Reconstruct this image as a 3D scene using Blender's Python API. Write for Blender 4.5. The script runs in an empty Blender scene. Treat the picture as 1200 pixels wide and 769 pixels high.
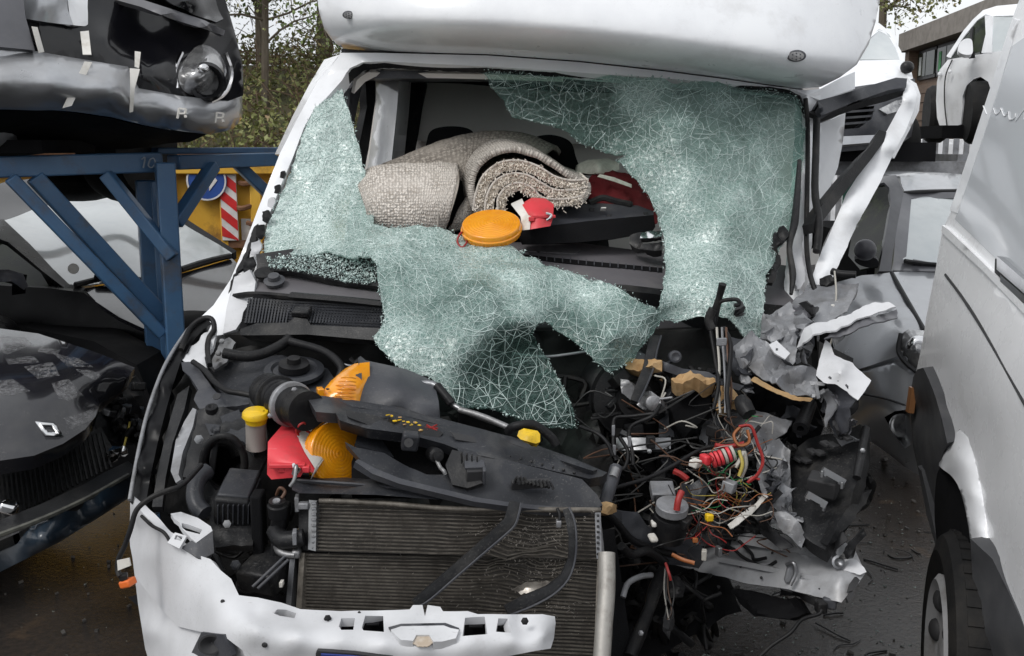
import bpy, bmesh, math, random
import numpy as np
from mathutils import Vector, Matrix, Euler, noise
from mathutils.geometry import delaunay_2d_cdt
R = math.radians
random.seed(7)
SC = bpy.context.scene
COL = SC.collection
# ------------------------------------------------------------------ camera
FPX, CX, CY, CAMH, PITCH = 1200.0, 600.0, 384.5, 1.65, R(10)
cam_d = bpy.data.cameras.new('camera'); cam_d.lens = 36; cam_d.sensor_width = 36
cam_d.clip_start = 0.05; cam_d.clip_end = 1000
cam = bpy.data.objects.new('camera', cam_d); COL.objects.link(cam)
cam.location = (0, 0, CAMH); cam.rotation_euler = (R(90) - PITCH, 0, 0)
SC.camera = cam
# ------------------------------------------------------------------ sky, sun, exposure
SUN_EL, SUN_AZ = R(50), R(226)          # azimuth from +Y clockwise: behind the camera
W = bpy.data.worlds.new("World"); SC.world = W; W.use_nodes = True
nt = W.node_tree; nt.nodes.clear()
wo = nt.nodes.new('ShaderNodeOutputWorld'); bg = nt.nodes.new('ShaderNodeBackground')
sky = nt.nodes.new('ShaderNodeTexSky'); sky.sky_type = 'NISHITA'; sky.sun_disc = False
sky.sun_elevation = SUN_EL; sky.sun_rotation = SUN_AZ; sky.dust_density = 4; sky.air_density = 1.5
hs = nt.nodes.new('ShaderNodeHueSaturation'); hs.inputs['Saturation'].default_value = 0.10
mx = nt.nodes.new('ShaderNodeMix'); mx.data_type = 'RGBA'; mx.inputs[0].default_value = 0.75
cl = nt.nodes.new('ShaderNodeTexNoise'); cl.inputs['Scale'].default_value = 2.2; cl.inputs['Detail'].default_value = 5
cr = nt.nodes.new('ShaderNodeValToRGB')
cr.color_ramp.elements[0].position = .3; cr.color_ramp.elements[0].color = (8.5, 8.9, 9.4, 1)
cr.color_ramp.elements[1].position = .75; cr.color_ramp.elements[1].color = (12.5, 12.7, 12.9, 1)
nt.links.new(sky.outputs[0], hs.inputs['Color']); nt.links.new(hs.outputs[0], mx.inputs[6])
nt.links.new(cl.outputs['Fac'], cr.inputs[0]); nt.links.new(cr.outputs[0], mx.inputs[7])
nt.links.new(mx.outputs[2], bg.inputs['Color']); bg.inputs['Strength'].default_value = 0.10
nt.links.new(bg.outputs[0], wo.inputs[0])
sl = bpy.data.lights.new('sun', 'SUN'); sl.energy = 1.3; sl.angle = R(22); sl.color = (1, .975, .94)
sun = bpy.data.objects.new('sun', sl); COL.objects.link(sun)
sd = Vector((math.sin(SUN_AZ)*math.cos(SUN_EL), math.cos(SUN_AZ)*math.cos(SUN_EL), math.sin(SUN_EL)))
sun.rotation_euler = sd.to_track_quat('Z', 'Y').to_euler(); sun.location = sd*30
SC.view_settings.view_transform = 'Standard'; SC.view_settings.look = 'None'
SC.view_settings.exposure = 0.12; SC.view_settings.gamma = 1.0
SC.cycles.use_denoising = True
SC.cycles.max_bounces = 8; SC.cycles.transparent_max_bounces = 12
SC.cycles.caustics_reflective = False; SC.cycles.caustics_refractive = False
# ------------------------------------------------------------------ points
CP, SP = math.cos(PITCH), math.sin(PITCH)
DSC = [1.0]                             # distance factor of the vehicle being built
def P(x, y, d):
    "a place seen at photo position x, y and d metres deep"
    d = d*DSC[0]
    u, v = (x-CX)/FPX*d, -(y-CY)/FPX*d
    return Vector((u, d*CP + v*SP, CAMH + v*CP - d*SP))
def DZ(x, y, z):
    "depth at which the line of sight meets height z"
    return (CAMH - z)/((y-CY)/FPX*CP + SP)
def PZ(x, y, z): return P(x, y, DZ(x, y, z))
def cat(pts, n=6, closed=False):
    "Catmull-Rom through pts"
    pts = [Vector(p) for p in pts]; N = len(pts)
    if N < 3 and not closed: 
        return [pts[0].lerp(pts[1], i/n) for i in range(n+1)]
    out = []
    for i in range(N if closed else N-1):
        if closed: a, b, c, e = pts[i-1], pts[i], pts[(i+1) % N], pts[(i+2) % N]
        else:
            b, c = pts[i], pts[i+1]
            a = pts[i-1] if i else b*2-c
            e = pts[i+2] if i+2 < N else c*2-b
        for k in range(n):
            t = k/n
            out.append(((b*2) + (c-a)*t + (a*2-b*5+c*4-e)*t*t + (b*3-a-c*3+e)*t**3)*.5)
    if not closed: out.append(pts[-1])
    return out
# ------------------------------------------------------------------ objects
ORG = {}
def props(o, label=None, cat_=None, group=None, kind=None):
    if label: o['label'] = label
    if cat_: o['category'] = cat_
    if group: o['group'] = group
    if kind: o['kind'] = kind
    return o
def thing(name, label, cat_, loc=(0, 0, 0), group=None):
    o = bpy.data.objects.new(name, None); COL.objects.link(o); o.location = loc
    o.empty_display_size = .1
    ORG[o] = Vector(loc)
    return props(o, label, cat_, group)
def link(name, me, mat, parent=None, smooth=35, bevel=0, bseg=2, subsurf=0, **kw):
    if mat is not None: me.materials.append(mat)
    me.polygons.foreach_set('use_smooth', [True]*len(me.polygons))
    if smooth and smooth < 180: me.set_sharp_from_angle(angle=R(smooth))
    o = bpy.data.objects.new(name, me); COL.objects.link(o)
    if parent is not None:
        o.parent = parent
    if subsurf:
        m = o.modifiers.new('subsurf', 'SUBSURF'); m.levels = m.render_levels = subsurf
    if bevel:
        m = o.modifiers.new('bevel', 'BEVEL'); m.width = bevel; m.segments = bseg; m.limit_method = 'ANGLE'; m.angle_limit = R(40)
    return props(o, kw.get('label'), kw.get('cat'), kw.get('group'), kw.get('kind'))
class MB:
    def __init__(s): s.v = []; s.f = []
    def add(s, vs, fs):
        o = len(s.v); s.v += [tuple(v) for v in vs]; s.f += [tuple(i+o for i in f) for f in fs]; return s
    def box(s, c, size, rot=None):
        c = Vector(c); M_ = (rot if isinstance(rot, Matrix) else Euler([R(a) for a in rot]).to_matrix()) if rot else Matrix.Identity(3)
        vs = [c + M_ @ Vector((x*size[0]/2, y*size[1]/2, z*size[2]/2)) for x in (-1, 1) for y in (-1, 1) for z in (-1, 1)]
        return s.add(vs, [(0, 1, 3, 2), (4, 6, 7, 5), (0, 4, 5, 1), (2, 3, 7, 6), (0, 2, 6, 4), (1, 5, 7, 3)])
    def bpx(s, x, y, d, w, h, dep, rot=None):
        "a box whose front is centred where x, y is seen, w by h photo pixels"
        k = d/FPX
        return s.box(P(x, y, d) + Vector((0, dep/2, 0)), (w*k, dep, h*k), rot)
    def tube(s, pts, r, seg=8, n=5, smooth=True, caps=True, flat=1.0):
        pts = [Vector(p) for p in pts]
        q = cat(pts, n) if smooth and len(pts) > 2 else pts
        N = len(q); rr = r if callable(r) else None
        if not rr:
            if isinstance(r, (list, tuple)):
                def rr(t, r=r):
                    u = t*(len(r)-1); i = min(int(u), len(r)-2); return r[i]+(r[i+1]-r[i])*(u-i)
            else: rr = lambda t: r
        up = None; vs = []; fs = []
        for i, p in enumerate(q):
            t = (q[min(i+1, N-1)] - q[max(i-1, 0)])
            t = t.normalized() if t.length > 1e-9 else Vector((0, 0, 1))
            if up is None: up = t.orthogonal().normalized()
            up = (up - t*up.dot(t)); up = up.normalized() if up.length > 1e-6 else t.orthogonal().normalized()
            b = t.cross(up); ra = rr(i/max(1, N-1))
            for k in range(seg):
                a = 2*math.pi*k/seg
                vs.append(p + up*math.cos(a)*ra + b*math.sin(a)*ra*flat)
        for i in range(N-1):
            for k in range(seg):
                a = i*seg+k; b_ = i*seg+(k+1) % seg
                fs.append((a, b_, b_+seg, a+seg))
        if caps: fs += [tuple(range(seg-1, -1, -1)), tuple((N-1)*seg+k for k in range(seg))]
        return s.add(vs, fs)
    def lathe(s, c, axis, prof, seg=24, caps=True, sx=1.0):
        "prof: list of (radius, distance along axis)"
        c = Vector(c); ax = Vector(axis).normalized(); u = ax.orthogonal().normalized()
        if abs(ax.z) < .9: u = ax.cross(Vector((0, 0, 1))).normalized()
        w = ax.cross(u); vs = []; fs = []
        for r, h in prof:
            for k in range(seg):
                a = 2*math.pi*k/seg; vs.append(c + ax*h + u*math.cos(a)*r*sx + w*math.sin(a)*r)
        for i in range(len(prof)-1):
            for k in range(seg):
                a = i*seg+k; b = i*seg+(k+1) % seg; fs.append((a, b, b+seg, a+seg))
        if caps: fs += [tuple(range(seg-1, -1, -1)), tuple((len(prof)-1)*seg+k for k in range(seg))]
        return s.add(vs, fs)
    def beam(s, a, b, w, h, up=(0, 0, 1), roll=0):
        a, b = Vector(a), Vector(b); t = (b-a).normalized(); u = Vector(up); u = (u-t*u.dot(t))
        u = u.normalized() if u.length > 1e-4 else t.orthogonal().normalized()
        if roll: u = Matrix.Rotation(R(roll), 3, t) @ u
        sd_ = t.cross(u); vs = []
        for p in (a, b):
            for i, j in ((-1, -1), (1, -1), (1, 1), (-1, 1)): vs.append(p + sd_*i*w/2 + u*j*h/2)
        return s.add(vs, [(0, 3, 2, 1), (4, 5, 6, 7), (0, 1, 5, 4), (1, 2, 6, 5), (2, 3, 7, 6), (3, 0, 4, 7)])
    def prism(s, pts, vec):
        pts = [Vector(p) for p in pts]; n = len(pts); vec = Vector(vec)
        return s.add(pts + [p+vec for p in pts], [tuple(range(n)), tuple(range(2*n-1, n-1, -1))] + [(i, i+n, (i+1) % n+n, (i+1) % n) for i in range(n)])
    def ell(s, c, rad, seg=16, ring=10, rot=None):
        c = Vector(c); M_ = Euler([R(a) for a in rot]).to_matrix() if rot else Matrix.Identity(3)
        vs = []; fs = []
        for i in range(ring+1):
            t = math.pi*i/ring
            for k in range(seg):
                a = 2*math.pi*k/seg
                vs.append(c + M_ @ Vector((rad[0]*math.sin(t)*math.cos(a), rad[1]*math.sin(t)*math.sin(a), rad[2]*math.cos(t))))
        for i in range(ring):
            for k in range(seg):
                a = i*seg+k; b = i*seg+(k+1) % seg; fs.append((a, a+seg, b+seg, b))
        return s.add(vs, fs)
    def obj(s, name, mat, parent=None, root=None, recalc=True, **kw):
        o = Vector((0, 0, 0)); q = parent
        while q is not None:
            if q in ORG: o = ORG[q]; break
            q = q.parent
        me = bpy.data.meshes.new(name)
        me.from_pydata([tuple(Vector(v)-o) for v in s.v], [], s.f)
        if recalc:
            b = bmesh.new(); b.from_mesh(me); bmesh.ops.remove_doubles(b, verts=b.verts, dist=1e-6)
            bmesh.ops.recalc_face_normals(b, faces=b.faces); b.to_mesh(me); b.free()
        me.update()
        return link(name, me, mat, parent, **kw)
# ------------------------------------------------------------------ skins drawn through control points
def tps(ctrl):
    "smooth inverse-depth field through (x, y, d) controls; flat things stay flat"
    c = np.array([(a[0]/100, a[1]/100, 1/a[2]) for a in ctrl], float)
    c = np.unique(c.round(5), axis=0)
    # drop duplicates in xy
    _, ix = np.unique(c[:, :2], axis=0, return_index=True); c = c[ix]
    n = len(c); r = np.linalg.norm(c[:, None, :2]-c[None, :, :2], axis=2)
    K = np.where(r > 0, r*r*np.log(np.maximum(r, 1e-9)), 0) + np.eye(n)*1e-4
    A = np.zeros((n+3, n+3)); A[:n, :n] = K; A[:n, n] = 1; A[:n, n+1:] = c[:, :2]; A[n, :n] = 1; A[n+1:, :n] = c[:, :2].T
    b = np.zeros(n+3); b[:n] = c[:, 2]
    s = np.linalg.lstsq(A, b, rcond=None)[0]
    def f(xy):
        xy = np.asarray(xy, float)/100
        r_ = np.linalg.norm(xy[:, None, :]-c[None, :, :2], axis=2)
        k_ = np.where(r_ > 0, r_*r_*np.log(np.maximum(r_, 1e-9)), 0)
        return 1/np.clip(k_ @ s[:n] + s[n] + xy @ s[n+1:], 1/60, 3)
    return f
def inside(p, poly):
    x, y = p; c = False; j = len(poly)-1
    for i in range(len(poly)):
        a, b = poly[i], poly[j]
        if (a[1] > y) != (b[1] > y) and x < (b[0]-a[0])*(y-a[1])/(b[1]-a[1])+a[0]: c = not c
        j = i
    return c
def dens(poly, step, jag=0, rnd=None, curve=False):
    if curve:
        q = cat([Vector((a[0], a[1], 0)) for a in poly], 5, closed=True); poly = [(a.x, a.y) for a in q]
    out = []
    for i in range(len(poly)):
        a, b = poly[i], poly[(i+1) % len(poly)]; L = math.hypot(b[0]-a[0], b[1]-a[1]); n = max(1, int(round(L/step)))
        for k in range(n):
            t = k/n; x = a[0]+(b[0]-a[0])*t; y = a[1]+(b[1]-a[1])*t
            if jag: x += rnd.uniform(-jag, jag); y += rnd.uniform(-jag, jag)
            out.append((x, y))
    return out
def panel(name, outline, mat, parent=None, th=.004, step=9, ctrl=(), holes=(), crump=0, cf=9, seed=1, jag=0, curve=False,
          ext=None, density=None, folds=0, smooth=40, warp=0, wf=3, fn=None, **kw):
    "a skin with real thickness: outline (x, y[, d]) in photo position and depth, bent smoothly through ctrl"
    rnd = random.Random(seed)
    cs = [o for o in outline if len(o) > 2] + list(ctrl)
    D = fn or tps(cs)
    poly = dens(outline, step, jag, rnd, curve)
    hs_ = [dens(h, max(3, step*.6)) for h in holes]
    xs = [p[0] for p in poly]; ys = [p[1] for p in poly]
    pts = list(poly); edges = [(i, (i+1) % len(poly)) for i in range(len(poly))]
    for h in hs_:
        o = len(pts); pts += h; edges += [(o+i, o+(i+1) % len(h)) for i in range(len(h))]
    arr = np.array(pts); y = min(ys)+step*.5; row = 0
    inner = []
    while y < max(ys):
        x = min(xs)+(step*.5 if row % 2 else 0)
        while x < max(xs):
            q = (x+rnd.uniform(-.15, .15)*step, y+rnd.uniform(-.15, .15)*step)
            if inside(q, poly) and not any(inside(q, h) for h in hs_):
                if ((arr-np.array(q))**2).sum(1).min() > (step*.45)**2: inner.append(q)
            x += step
        y += step*.87; row += 1
    pts += inner
    res = delaunay_2d_cdt([Vector(p) for p in pts], edges, [], 0, 1e-4)
    V2, F2 = res[0], res[2]
    F = []
    for f in F2:
        c = (sum(V2[i].x for i in f)/len(f), sum(V2[i].y for i in f)/len(f))
        if inside(c, poly) and not any(inside(c, h) for h in hs_): F.append(list(f))
    xy = np.array([(v.x, v.y) for v in V2]); dd = D(xy)
    V = [P(xy[i][0], xy[i][1], dd[i]) for i in range(len(xy))]
    cpos = Vector((0, 0, CAMH)); nrm = [Vector((0, 0, 0)) for _ in V]; F3 = []
    for f in F:
        a, b, c = V[f[0]], V[f[1]], V[f[2]]; n = (b-a).cross(c-a)
        if n.dot(cpos-a) < 0: f = f[::-1]; n = -n
        F3.append(f)
        for i in f: nrm[i] += n
    nrm = [n.normalized() if n.length > 0 else Vector((0, -1, 0)) for n in nrm]
    so = Vector((seed*3.1, seed*1.7, seed*.9))
    if folds:
        fl = []
        for k in range(4):
            a = rnd.uniform(0, math.pi); v = Vector((math.cos(a), rnd.uniform(-.6, .6), math.sin(a))).normalized()
            fl.append((v*rnd.uniform(.6, 1.3)*cf*.55, rnd.random(), (1, .7, .45, .3)[k]))
        for i in range(len(V)):
            dl = 0
            for v, ph, am in fl:
                t = (V[i].dot(v)+ph+.25*noise.noise(V[i]*cf*.6+so)) % 1; dl += am*(abs(t-.5)*2-.5)
            V[i] = V[i] + nrm[i]*(dl*folds+folds*.22*noise.noise(V[i]*cf*3+so))
    if crump or warp:
        for i in range(len(V)):
            dl = 0
            if crump:
                q = V[i]*cf+so
                dl += crump*((abs(noise.noise(q))*2-.6) + .5*(abs(noise.noise(q*2.3))*2-.6) + .25*noise.noise(q*5))
            if warp: dl += warp*noise.noise(V[i]*wf+so)
            V[i] = V[i] + nrm[i]*dl
    n = len(V); e = {}
    for f in F3:
        for k in range(len(f)):
            a, b = f[k], f[(k+1) % len(f)]; e[(a, b)] = 1
    rim = [(a, b) for (a, b) in e if (b, a) not in e]
    if ext is not None: B = [v + Vector(ext) for v in V]
    else: B = [V[i] - nrm[i]*th for i in range(n)]
    allF = [tuple(f) for f in F3] + [tuple(i+n for i in f[::-1]) for f in F3] + [(b, a, a+n, b+n) for a, b in rim]
    o = Vector((0, 0, 0)); q = parent
    while q is not None:
        if q in ORG: o = ORG[q]; break
        q = q.parent
    me = bpy.data.meshes.new(name); me.from_pydata([tuple(v-o) for v in V+B], [], allF); me.update()
    if density:
        g = density(xy); at = me.attributes.new('crack_amount', 'FLOAT', 'POINT')
        at.data.foreach_set('value', list(g)+list(g))
    return link(name, me, mat, parent, smooth=smooth, **kw)
# ------------------------------------------------------------------ materials
def N(nt_, t, **kw):
    n = nt_.nodes.new(t)
    for k, v in kw.items():
        if k in n.inputs.keys(): n.inputs[k].default_value = v
        else: setattr(n, k, v)
    return n
def ramp(nt_, src, a, b, ca=(0, 0, 0, 1), cb=(1, 1, 1, 1)):
    r = nt_.nodes.new('ShaderNodeValToRGB'); r.color_ramp.elements[0].position = a; r.color_ramp.elements[1].position = b
    r.color_ramp.elements[0].color = ca; r.color_ramp.elements[1].color = cb
    nt_.links.new(src, r.inputs[0]); return r.outputs[0]
def c4(c): return (c[0], c[1], c[2], 1)
def mixc(nt_, fac, a, b, mode='MIX'):
    m = nt_.nodes.new('ShaderNodeMix'); m.data_type = 'RGBA'; m.blend_type = mode
    for s_, v in ((0, fac), (6, a), (7, b)):
        if isinstance(v, bpy.types.NodeSocket): nt_.links.new(v, m.inputs[s_])
        elif s_ == 0: m.inputs[0].default_value = v
        else: m.inputs[s_].default_value = c4(v)
    return m.outputs[2]
MATS = {}
def mat(name, col, rough=.5, metal=0., coat=0., spec=.5, col2=None, ns=6, lo=.4, hi=.65, dirt=None, ds=2.2, dlo=.52, dhi=.72, damt=.8,
        bump=.0, bs=90, rv=.12, scr=0, scrc=(.6, .6, .6), trans=0, ior=1.45, speck=0, speckc=(.5, .5, .5), ani=None, sss=0):
    m = bpy.data.materials.new(name); m.use_nodes = True; t = m.node_tree; L = t.links
    b = t.nodes['Principled BSDF']; tc = N(t, 'ShaderNodeTexCoord'); src = tc.outputs['Object']
    if ani:
        mp = N(t, 'ShaderNodeMapping'); mp.inputs['Scale'].default_value = ani; L.new(src, mp.inputs[0]); nsrc = mp.outputs[0]
    else: nsrc = src
    n1 = N(t, 'ShaderNodeTexNoise', Scale=ns, Detail=6, Roughness=.6); L.new(nsrc, n1.inputs['Vector'])
    c = mixc(t, ramp(t, n1.outputs['Fac'], lo, hi), col, col2 or tuple(x*.8 for x in col))
    if dirt:
        n2 = N(t, 'ShaderNodeTexNoise', Scale=ds, Detail=9, Roughness=.68); L.new(src, n2.inputs['Vector'])
        f = ramp(t, n2.outputs['Fac'], dlo, dhi, (0, 0, 0, 1), (damt, damt, damt, 1)); c = mixc(t, f, c, dirt)
    if scr:
        mp2 = N(t, 'ShaderNodeMapping'); mp2.inputs['Scale'].default_value = (3, 3, 40); mp2.inputs['Rotation'].default_value = (.4, .7, .3)
        L.new(src, mp2.inputs[0]); n4 = N(t, 'ShaderNodeTexNoise', Scale=9, Detail=4); L.new(mp2.outputs[0], n4.inputs['Vector'])
        c = mixc(t, ramp(t, n4.outputs['Fac'], .70, .74, (0, 0, 0, 1), (scr, scr, scr, 1)), c, scrc)
    if speck:
        v = N(t, 'ShaderNodeTexNoise', Scale=170, Detail=4, Roughness=.65); L.new(src, v.inputs['Vector'])
        vm = N(t, 'ShaderNodeMath', operation='MULTIPLY'); L.new(ramp(t, v.outputs['Fac'], .58, .66, (0, 0, 0, 1), (speck, speck, speck, 1)), vm.inputs[0])
        vn = N(t, 'ShaderNodeTexNoise', Scale=6.5, Detail=5, Roughness=.6); L.new(src, vn.inputs['Vector']); L.new(ramp(t, vn.outputs['Fac'], .42, .62), vm.inputs[1])
        c = mixc(t, vm.outputs[0], c, speckc)
    L.new(c, b.inputs['Base Color'])
    n3 = N(t, 'ShaderNodeTexNoise', Scale=ns*2.3, Detail=5); L.new(src, n3.inputs['Vector'])
    mr = N(t, 'ShaderNodeMapRange'); mr.inputs[3].default_value = max(.02, rough-rv); mr.inputs[4].default_value = min(1, rough+rv)
    L.new(n3.outputs['Fac'], mr.inputs[0]); L.new(mr.outputs[0], b.inputs['Roughness'])
    b.inputs['Metallic'].default_value = metal; b.inputs['Specular IOR Level'].default_value = spec
    b.inputs['Coat Weight'].default_value = coat; b.inputs['Coat Roughness'].default_value = .06
    b.inputs['Transmission Weight'].default_value = trans; b.inputs['IOR'].default_value = ior
    if sss:
        b.inputs['Subsurface Weight'].default_value = sss; b.inputs['Subsurface Radius'].default_value = (.02, .01, .005)
    if bump:
        n5 = N(t, 'ShaderNodeTexNoise', Scale=bs, Detail=5); L.new(nsrc, n5.inputs['Vector'])
        bp = N(t, 'ShaderNodeBump', Strength=bump, Distance=.004); L.new(n5.outputs['Fac'], bp.inputs['Height']); L.new(bp.outputs[0], b.inputs['Normal'])
    MATS[name] = m
    return m
white = mat('white_paint', (.80, .81, .83), .32, coat=.5, col2=(.74, .75, .775), dirt=(.42, .40, .37), ds=3, dlo=.56, dhi=.80, damt=.45, speck=.12, speckc=(.3, .29, .27), bump=.03, bs=30)
white_dirty = mat('white_paint_dirty', (.60, .605, .625), .52, coat=.08, spec=.35, col2=(.52, .525, .54), dirt=(.24, .22, .2), ds=7, dlo=.60, dhi=.80, damt=.4, scr=.25, scrc=(.2, .19, .18), speck=.22, speckc=(.16, .15, .13), bump=.06, bs=40)
van_paint = mat('silver_white_paint', (.82, .825, .84), .28, coat=.8, metal=.0, col2=(.79, .795, .81), dirt=(.5, .49, .47), ds=2, dlo=.5, dhi=.85, damt=.3)
silver = mat('silver_paint', (.40, .41, .43), .32, coat=.7, metal=.55, col2=(.36, .37, .39), dirt=(.24, .22, .2), ds=3, damt=.35, speck=.08)
grey_paint = mat('grey_paint', (.11, .11, .122), .34, coat=.5, metal=.3, dirt=(.2, .19, .17), damt=.4)
black_paint = mat('black_paint', (.006, .006, .008), .2, coat=.55, spec=.3, dirt=(.05, .048, .045), ds=4, dlo=.5, dhi=.8, damt=.3, rv=.08)
black_dusty = mat('black_paint_dusty', (.008, .008, .012), .2, coat=.8, spec=.35, rv=.06, col2=(.014, .014, .016), ns=9, dirt=(.09, .088, .085), ds=5, dlo=.55, dhi=.75, damt=.3, speck=.2, speckc=(.2, .19, .18))
plastic = mat('black_plastic', (.011, .0113, .0125), .40, col2=(.021, .0213, .023), ns=5, dirt=(.10, .095, .088), spec=.26, ds=7, dlo=.52, dhi=.75, damt=.45, scr=.35, scrc=(.12, .12, .125), bump=.18, bs=220, speck=.55, speckc=(.11, .105, .098))
plastic_grey = mat('grey_plastic', (.044, .046, .054), .44, col2=(.064, .066, .074), spec=.35, dirt=(.14, .135, .128), ds=6, dlo=.5, dhi=.8, damt=.4, scr=.35, scrc=(.25, .25, .25), bump=.16, bs=260, speck=.4, speckc=(.17, .165, .16))
plastic_mid = mat('mid_grey_plastic', (.022, .0235, .028), .38, col2=(.036, .038, .044), dirt=(.13, .125, .118), spec=.32, ds=8, dlo=.5, dhi=.75, damt=.4, scr=.4, scrc=(.16, .16, .16), bump=.16, bs=230, speck=.5, speckc=(.16, .155, .148))
dark = mat('engine_grime', (.008, .008, .0085), .5, col2=(.014, .0135, .013), spec=.25, dirt=(.032, .029, .025), ds=9, damt=.6, bump=.4, bs=60)
rubber = mat('black_rubber', (.008, .008, .009), .42, col2=(.014, .014, .015), spec=.2, dirt=(.05, .047, .043), ds=8, damt=.5, bump=.2, bs=150, speck=.4, speckc=(.08, .076, .07))
steel = mat('bare_steel', (.24, .245, .26), .36, metal=.85, col2=(.26, .265, .27), dirt=(.15, .12, .09), ds=8, dlo=.5, dhi=.75, damt=.55, scr=.5, bump=.15, bs=60)
primer = mat('grey_primer_metal', (.20, .205, .22), .46, metal=.2, col2=(.29, .295, .31), ns=7, dirt=(.10, .095, .09), ds=9, dlo=.46, dhi=.70, damt=.75, scr=.6, scrc=(.6, .6, .6), bump=.4, bs=35, speck=.5, speckc=(.07, .06, .05))
alu = mat('cast_aluminium', (.27, .27, .28), .42, metal=.6, col2=(.19, .19, .19), dirt=(.12, .11, .10), ds=9, damt=.6, bump=.4, bs=120)
foam = mat('tan_foam', (.36, .22, .10), .95, col2=(.46, .31, .16), ns=18, dirt=(.10, .07, .04), ds=9, damt=.7, bump=.9, bs=70)
blue_paint = mat('blue_rack_paint', (.055, .135, .265), .42, col2=(.085, .185, .33), ns=3, dirt=(.10, .085, .07), ds=5, dlo=.52, dhi=.70, damt=.75, scr=.5, scrc=(.2, .24, .3), coat=.15, bump=.1, bs=60, speck=.25, speckc=(.13, .10, .075))
yellow_paint = mat('yellow_skip_paint', (.62, .34, .035), .5, col2=(.70, .42, .06), ns=2, dirt=(.16, .08, .03), ds=3.5, dlo=.54, dhi=.68, damt=.8, bump=.1, bs=40, scr=.3, scrc=(.2, .1, .05))
red_plas = mat('red_plastic', (.66, .05, .065), .42, col2=(.58, .04, .05), dirt=(.30, .08, .07), ds=18, dlo=.5, damt=.5, scr=.4, scrc=(.7, .25, .25), bump=.08, bs=200)
white_plas = mat('white_plastic', (.72, .70, .66), .45, dirt=(.38, .34, .28), ds=16, dlo=.48, dhi=.7, damt=.6)
yellow_plas = mat('yellow_plastic', (.78, .50, .012), .42, dirt=(.30, .19, .03), ds=24, dlo=.5, damt=.55, speck=.3, speckc=(.2, .13, .03))
orange_lens = mat('amber_lens', (1.0, .40, .012), .18, trans=.22, coat=.5, col2=(.95, .33, .008), ns=25, dirt=(.55, .25, .03), ds=22, damt=.3)
headlamp = mat('headlamp_lens', (.50, .50, .50), .12, metal=.6, coat=1, col2=(.15, .15, .16), ns=14)
chrome = mat('chrome', (.75, .75, .76), .12, metal=1, rv=.05)
dark_glass = mat('dark_window_glass', (.012, .016, .014), .08, coat=0, spec=.22, rv=.03, col2=(.03, .04, .02), ns=7)
sky_glass = mat('dusty_sky_windscreen_glass', (.40, .44, .455), .10, coat=1, spec=1, col2=(.52, .545, .55), ns=3, lo=.35, hi=.8, dirt=(.30, .32, .32), ds=5, damt=.35)  # pale base colour holds the reflected sky as well as dust
tyre_m = mat('tyre_rubber', (.010, .010, .0105), .7, spec=.2, col2=(.018, .0175, .017), dirt=(.045, .04, .035), ds=5, damt=.5, bump=.3, bs=80)
wire_r = mat('red_wire', (.30, .022, .02), .5, rv=.05); wire_o = mat('orange_wire', (.30, .10, .03), .5, rv=.05)
wire_y = mat('yellow_wire', (.48, .38, .08), .5, rv=.05); wire_w = mat('white_wire', (.42, .40, .36), .5, rv=.05)
wire_g = mat('green_wire', (.04, .28, .10), .5, rv=.05); wire_b = mat('brown_wire', (.10, .05, .03), .5, rv=.05); wire_k = mat('black_wire', (.02, .02, .02), .5, rv=.05)
interior = mat('beige_trim', (.74, .71, .68), .8, col2=(.70, .67, .64), bump=.1, bs=200)
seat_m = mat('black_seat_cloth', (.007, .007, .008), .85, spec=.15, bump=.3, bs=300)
# ================================================================== ground
def ground_mat():
    m = bpy.data.materials.new('wet_asphalt'); m.use_nodes = True; t = m.node_tree; L = t.links; b = t.nodes['Principled BSDF']
    tc = N(t, 'ShaderNodeTexCoord'); o = tc.outputs['Object']
    n1 = N(t, 'ShaderNodeTexNoise', Scale=1.3, Detail=8, Roughness=.65); L.new(o, n1.inputs['Vector'])
    n2 = N(t, 'ShaderNodeTexNoise', Scale=45, Detail=6, Roughness=.7); L.new(o, n2.inputs['Vector'])
    n3 = N(t, 'ShaderNodeTexNoise', Scale=3.1, Detail=7); L.new(o, n3.inputs['Vector'])
    c = mixc(t, ramp(t, n1.outputs['Fac'], .38, .62), (.036, .031, .028), (.052, .038, .028))
    c = mixc(t, ramp(t, n2.outputs['Fac'], .42, .62), c, (.026, .023, .021))
    c = mixc(t, ramp(t, n3.outputs['Fac'], .64, .78), c, (.12, .078, .045))
    L.new(c, b.inputs['Base Color'])
    L.new(ramp(t, n1.outputs['Fac'], .44, .66, (.06, .06, .06, 1), (.30, .30, .30, 1)), b.inputs['Roughness'])
    bp = N(t, 'ShaderNodeBump', Strength=.5, Distance=.006); L.new(n2.outputs['Fac'], bp.inputs['Height']); L.new(bp.outputs[0], b.inputs['Normal'])
    return m
g = MB(); nx = 40
for i in range(nx+1):
    for j in range(nx+1):
        x = (i/nx*2-1); y = (j/nx*2-1); g.v.append((x*abs(x)**1.5*250, y*abs(y)**1.5*250, 0))
for i in range(nx):
    for j in range(nx): a = i*(nx+1)+j; g.f.append((a, a+nx+1, a+nx+2, a+1))
g.obj('ground', ground_mat(), kind='structure', recalc=False)
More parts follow.
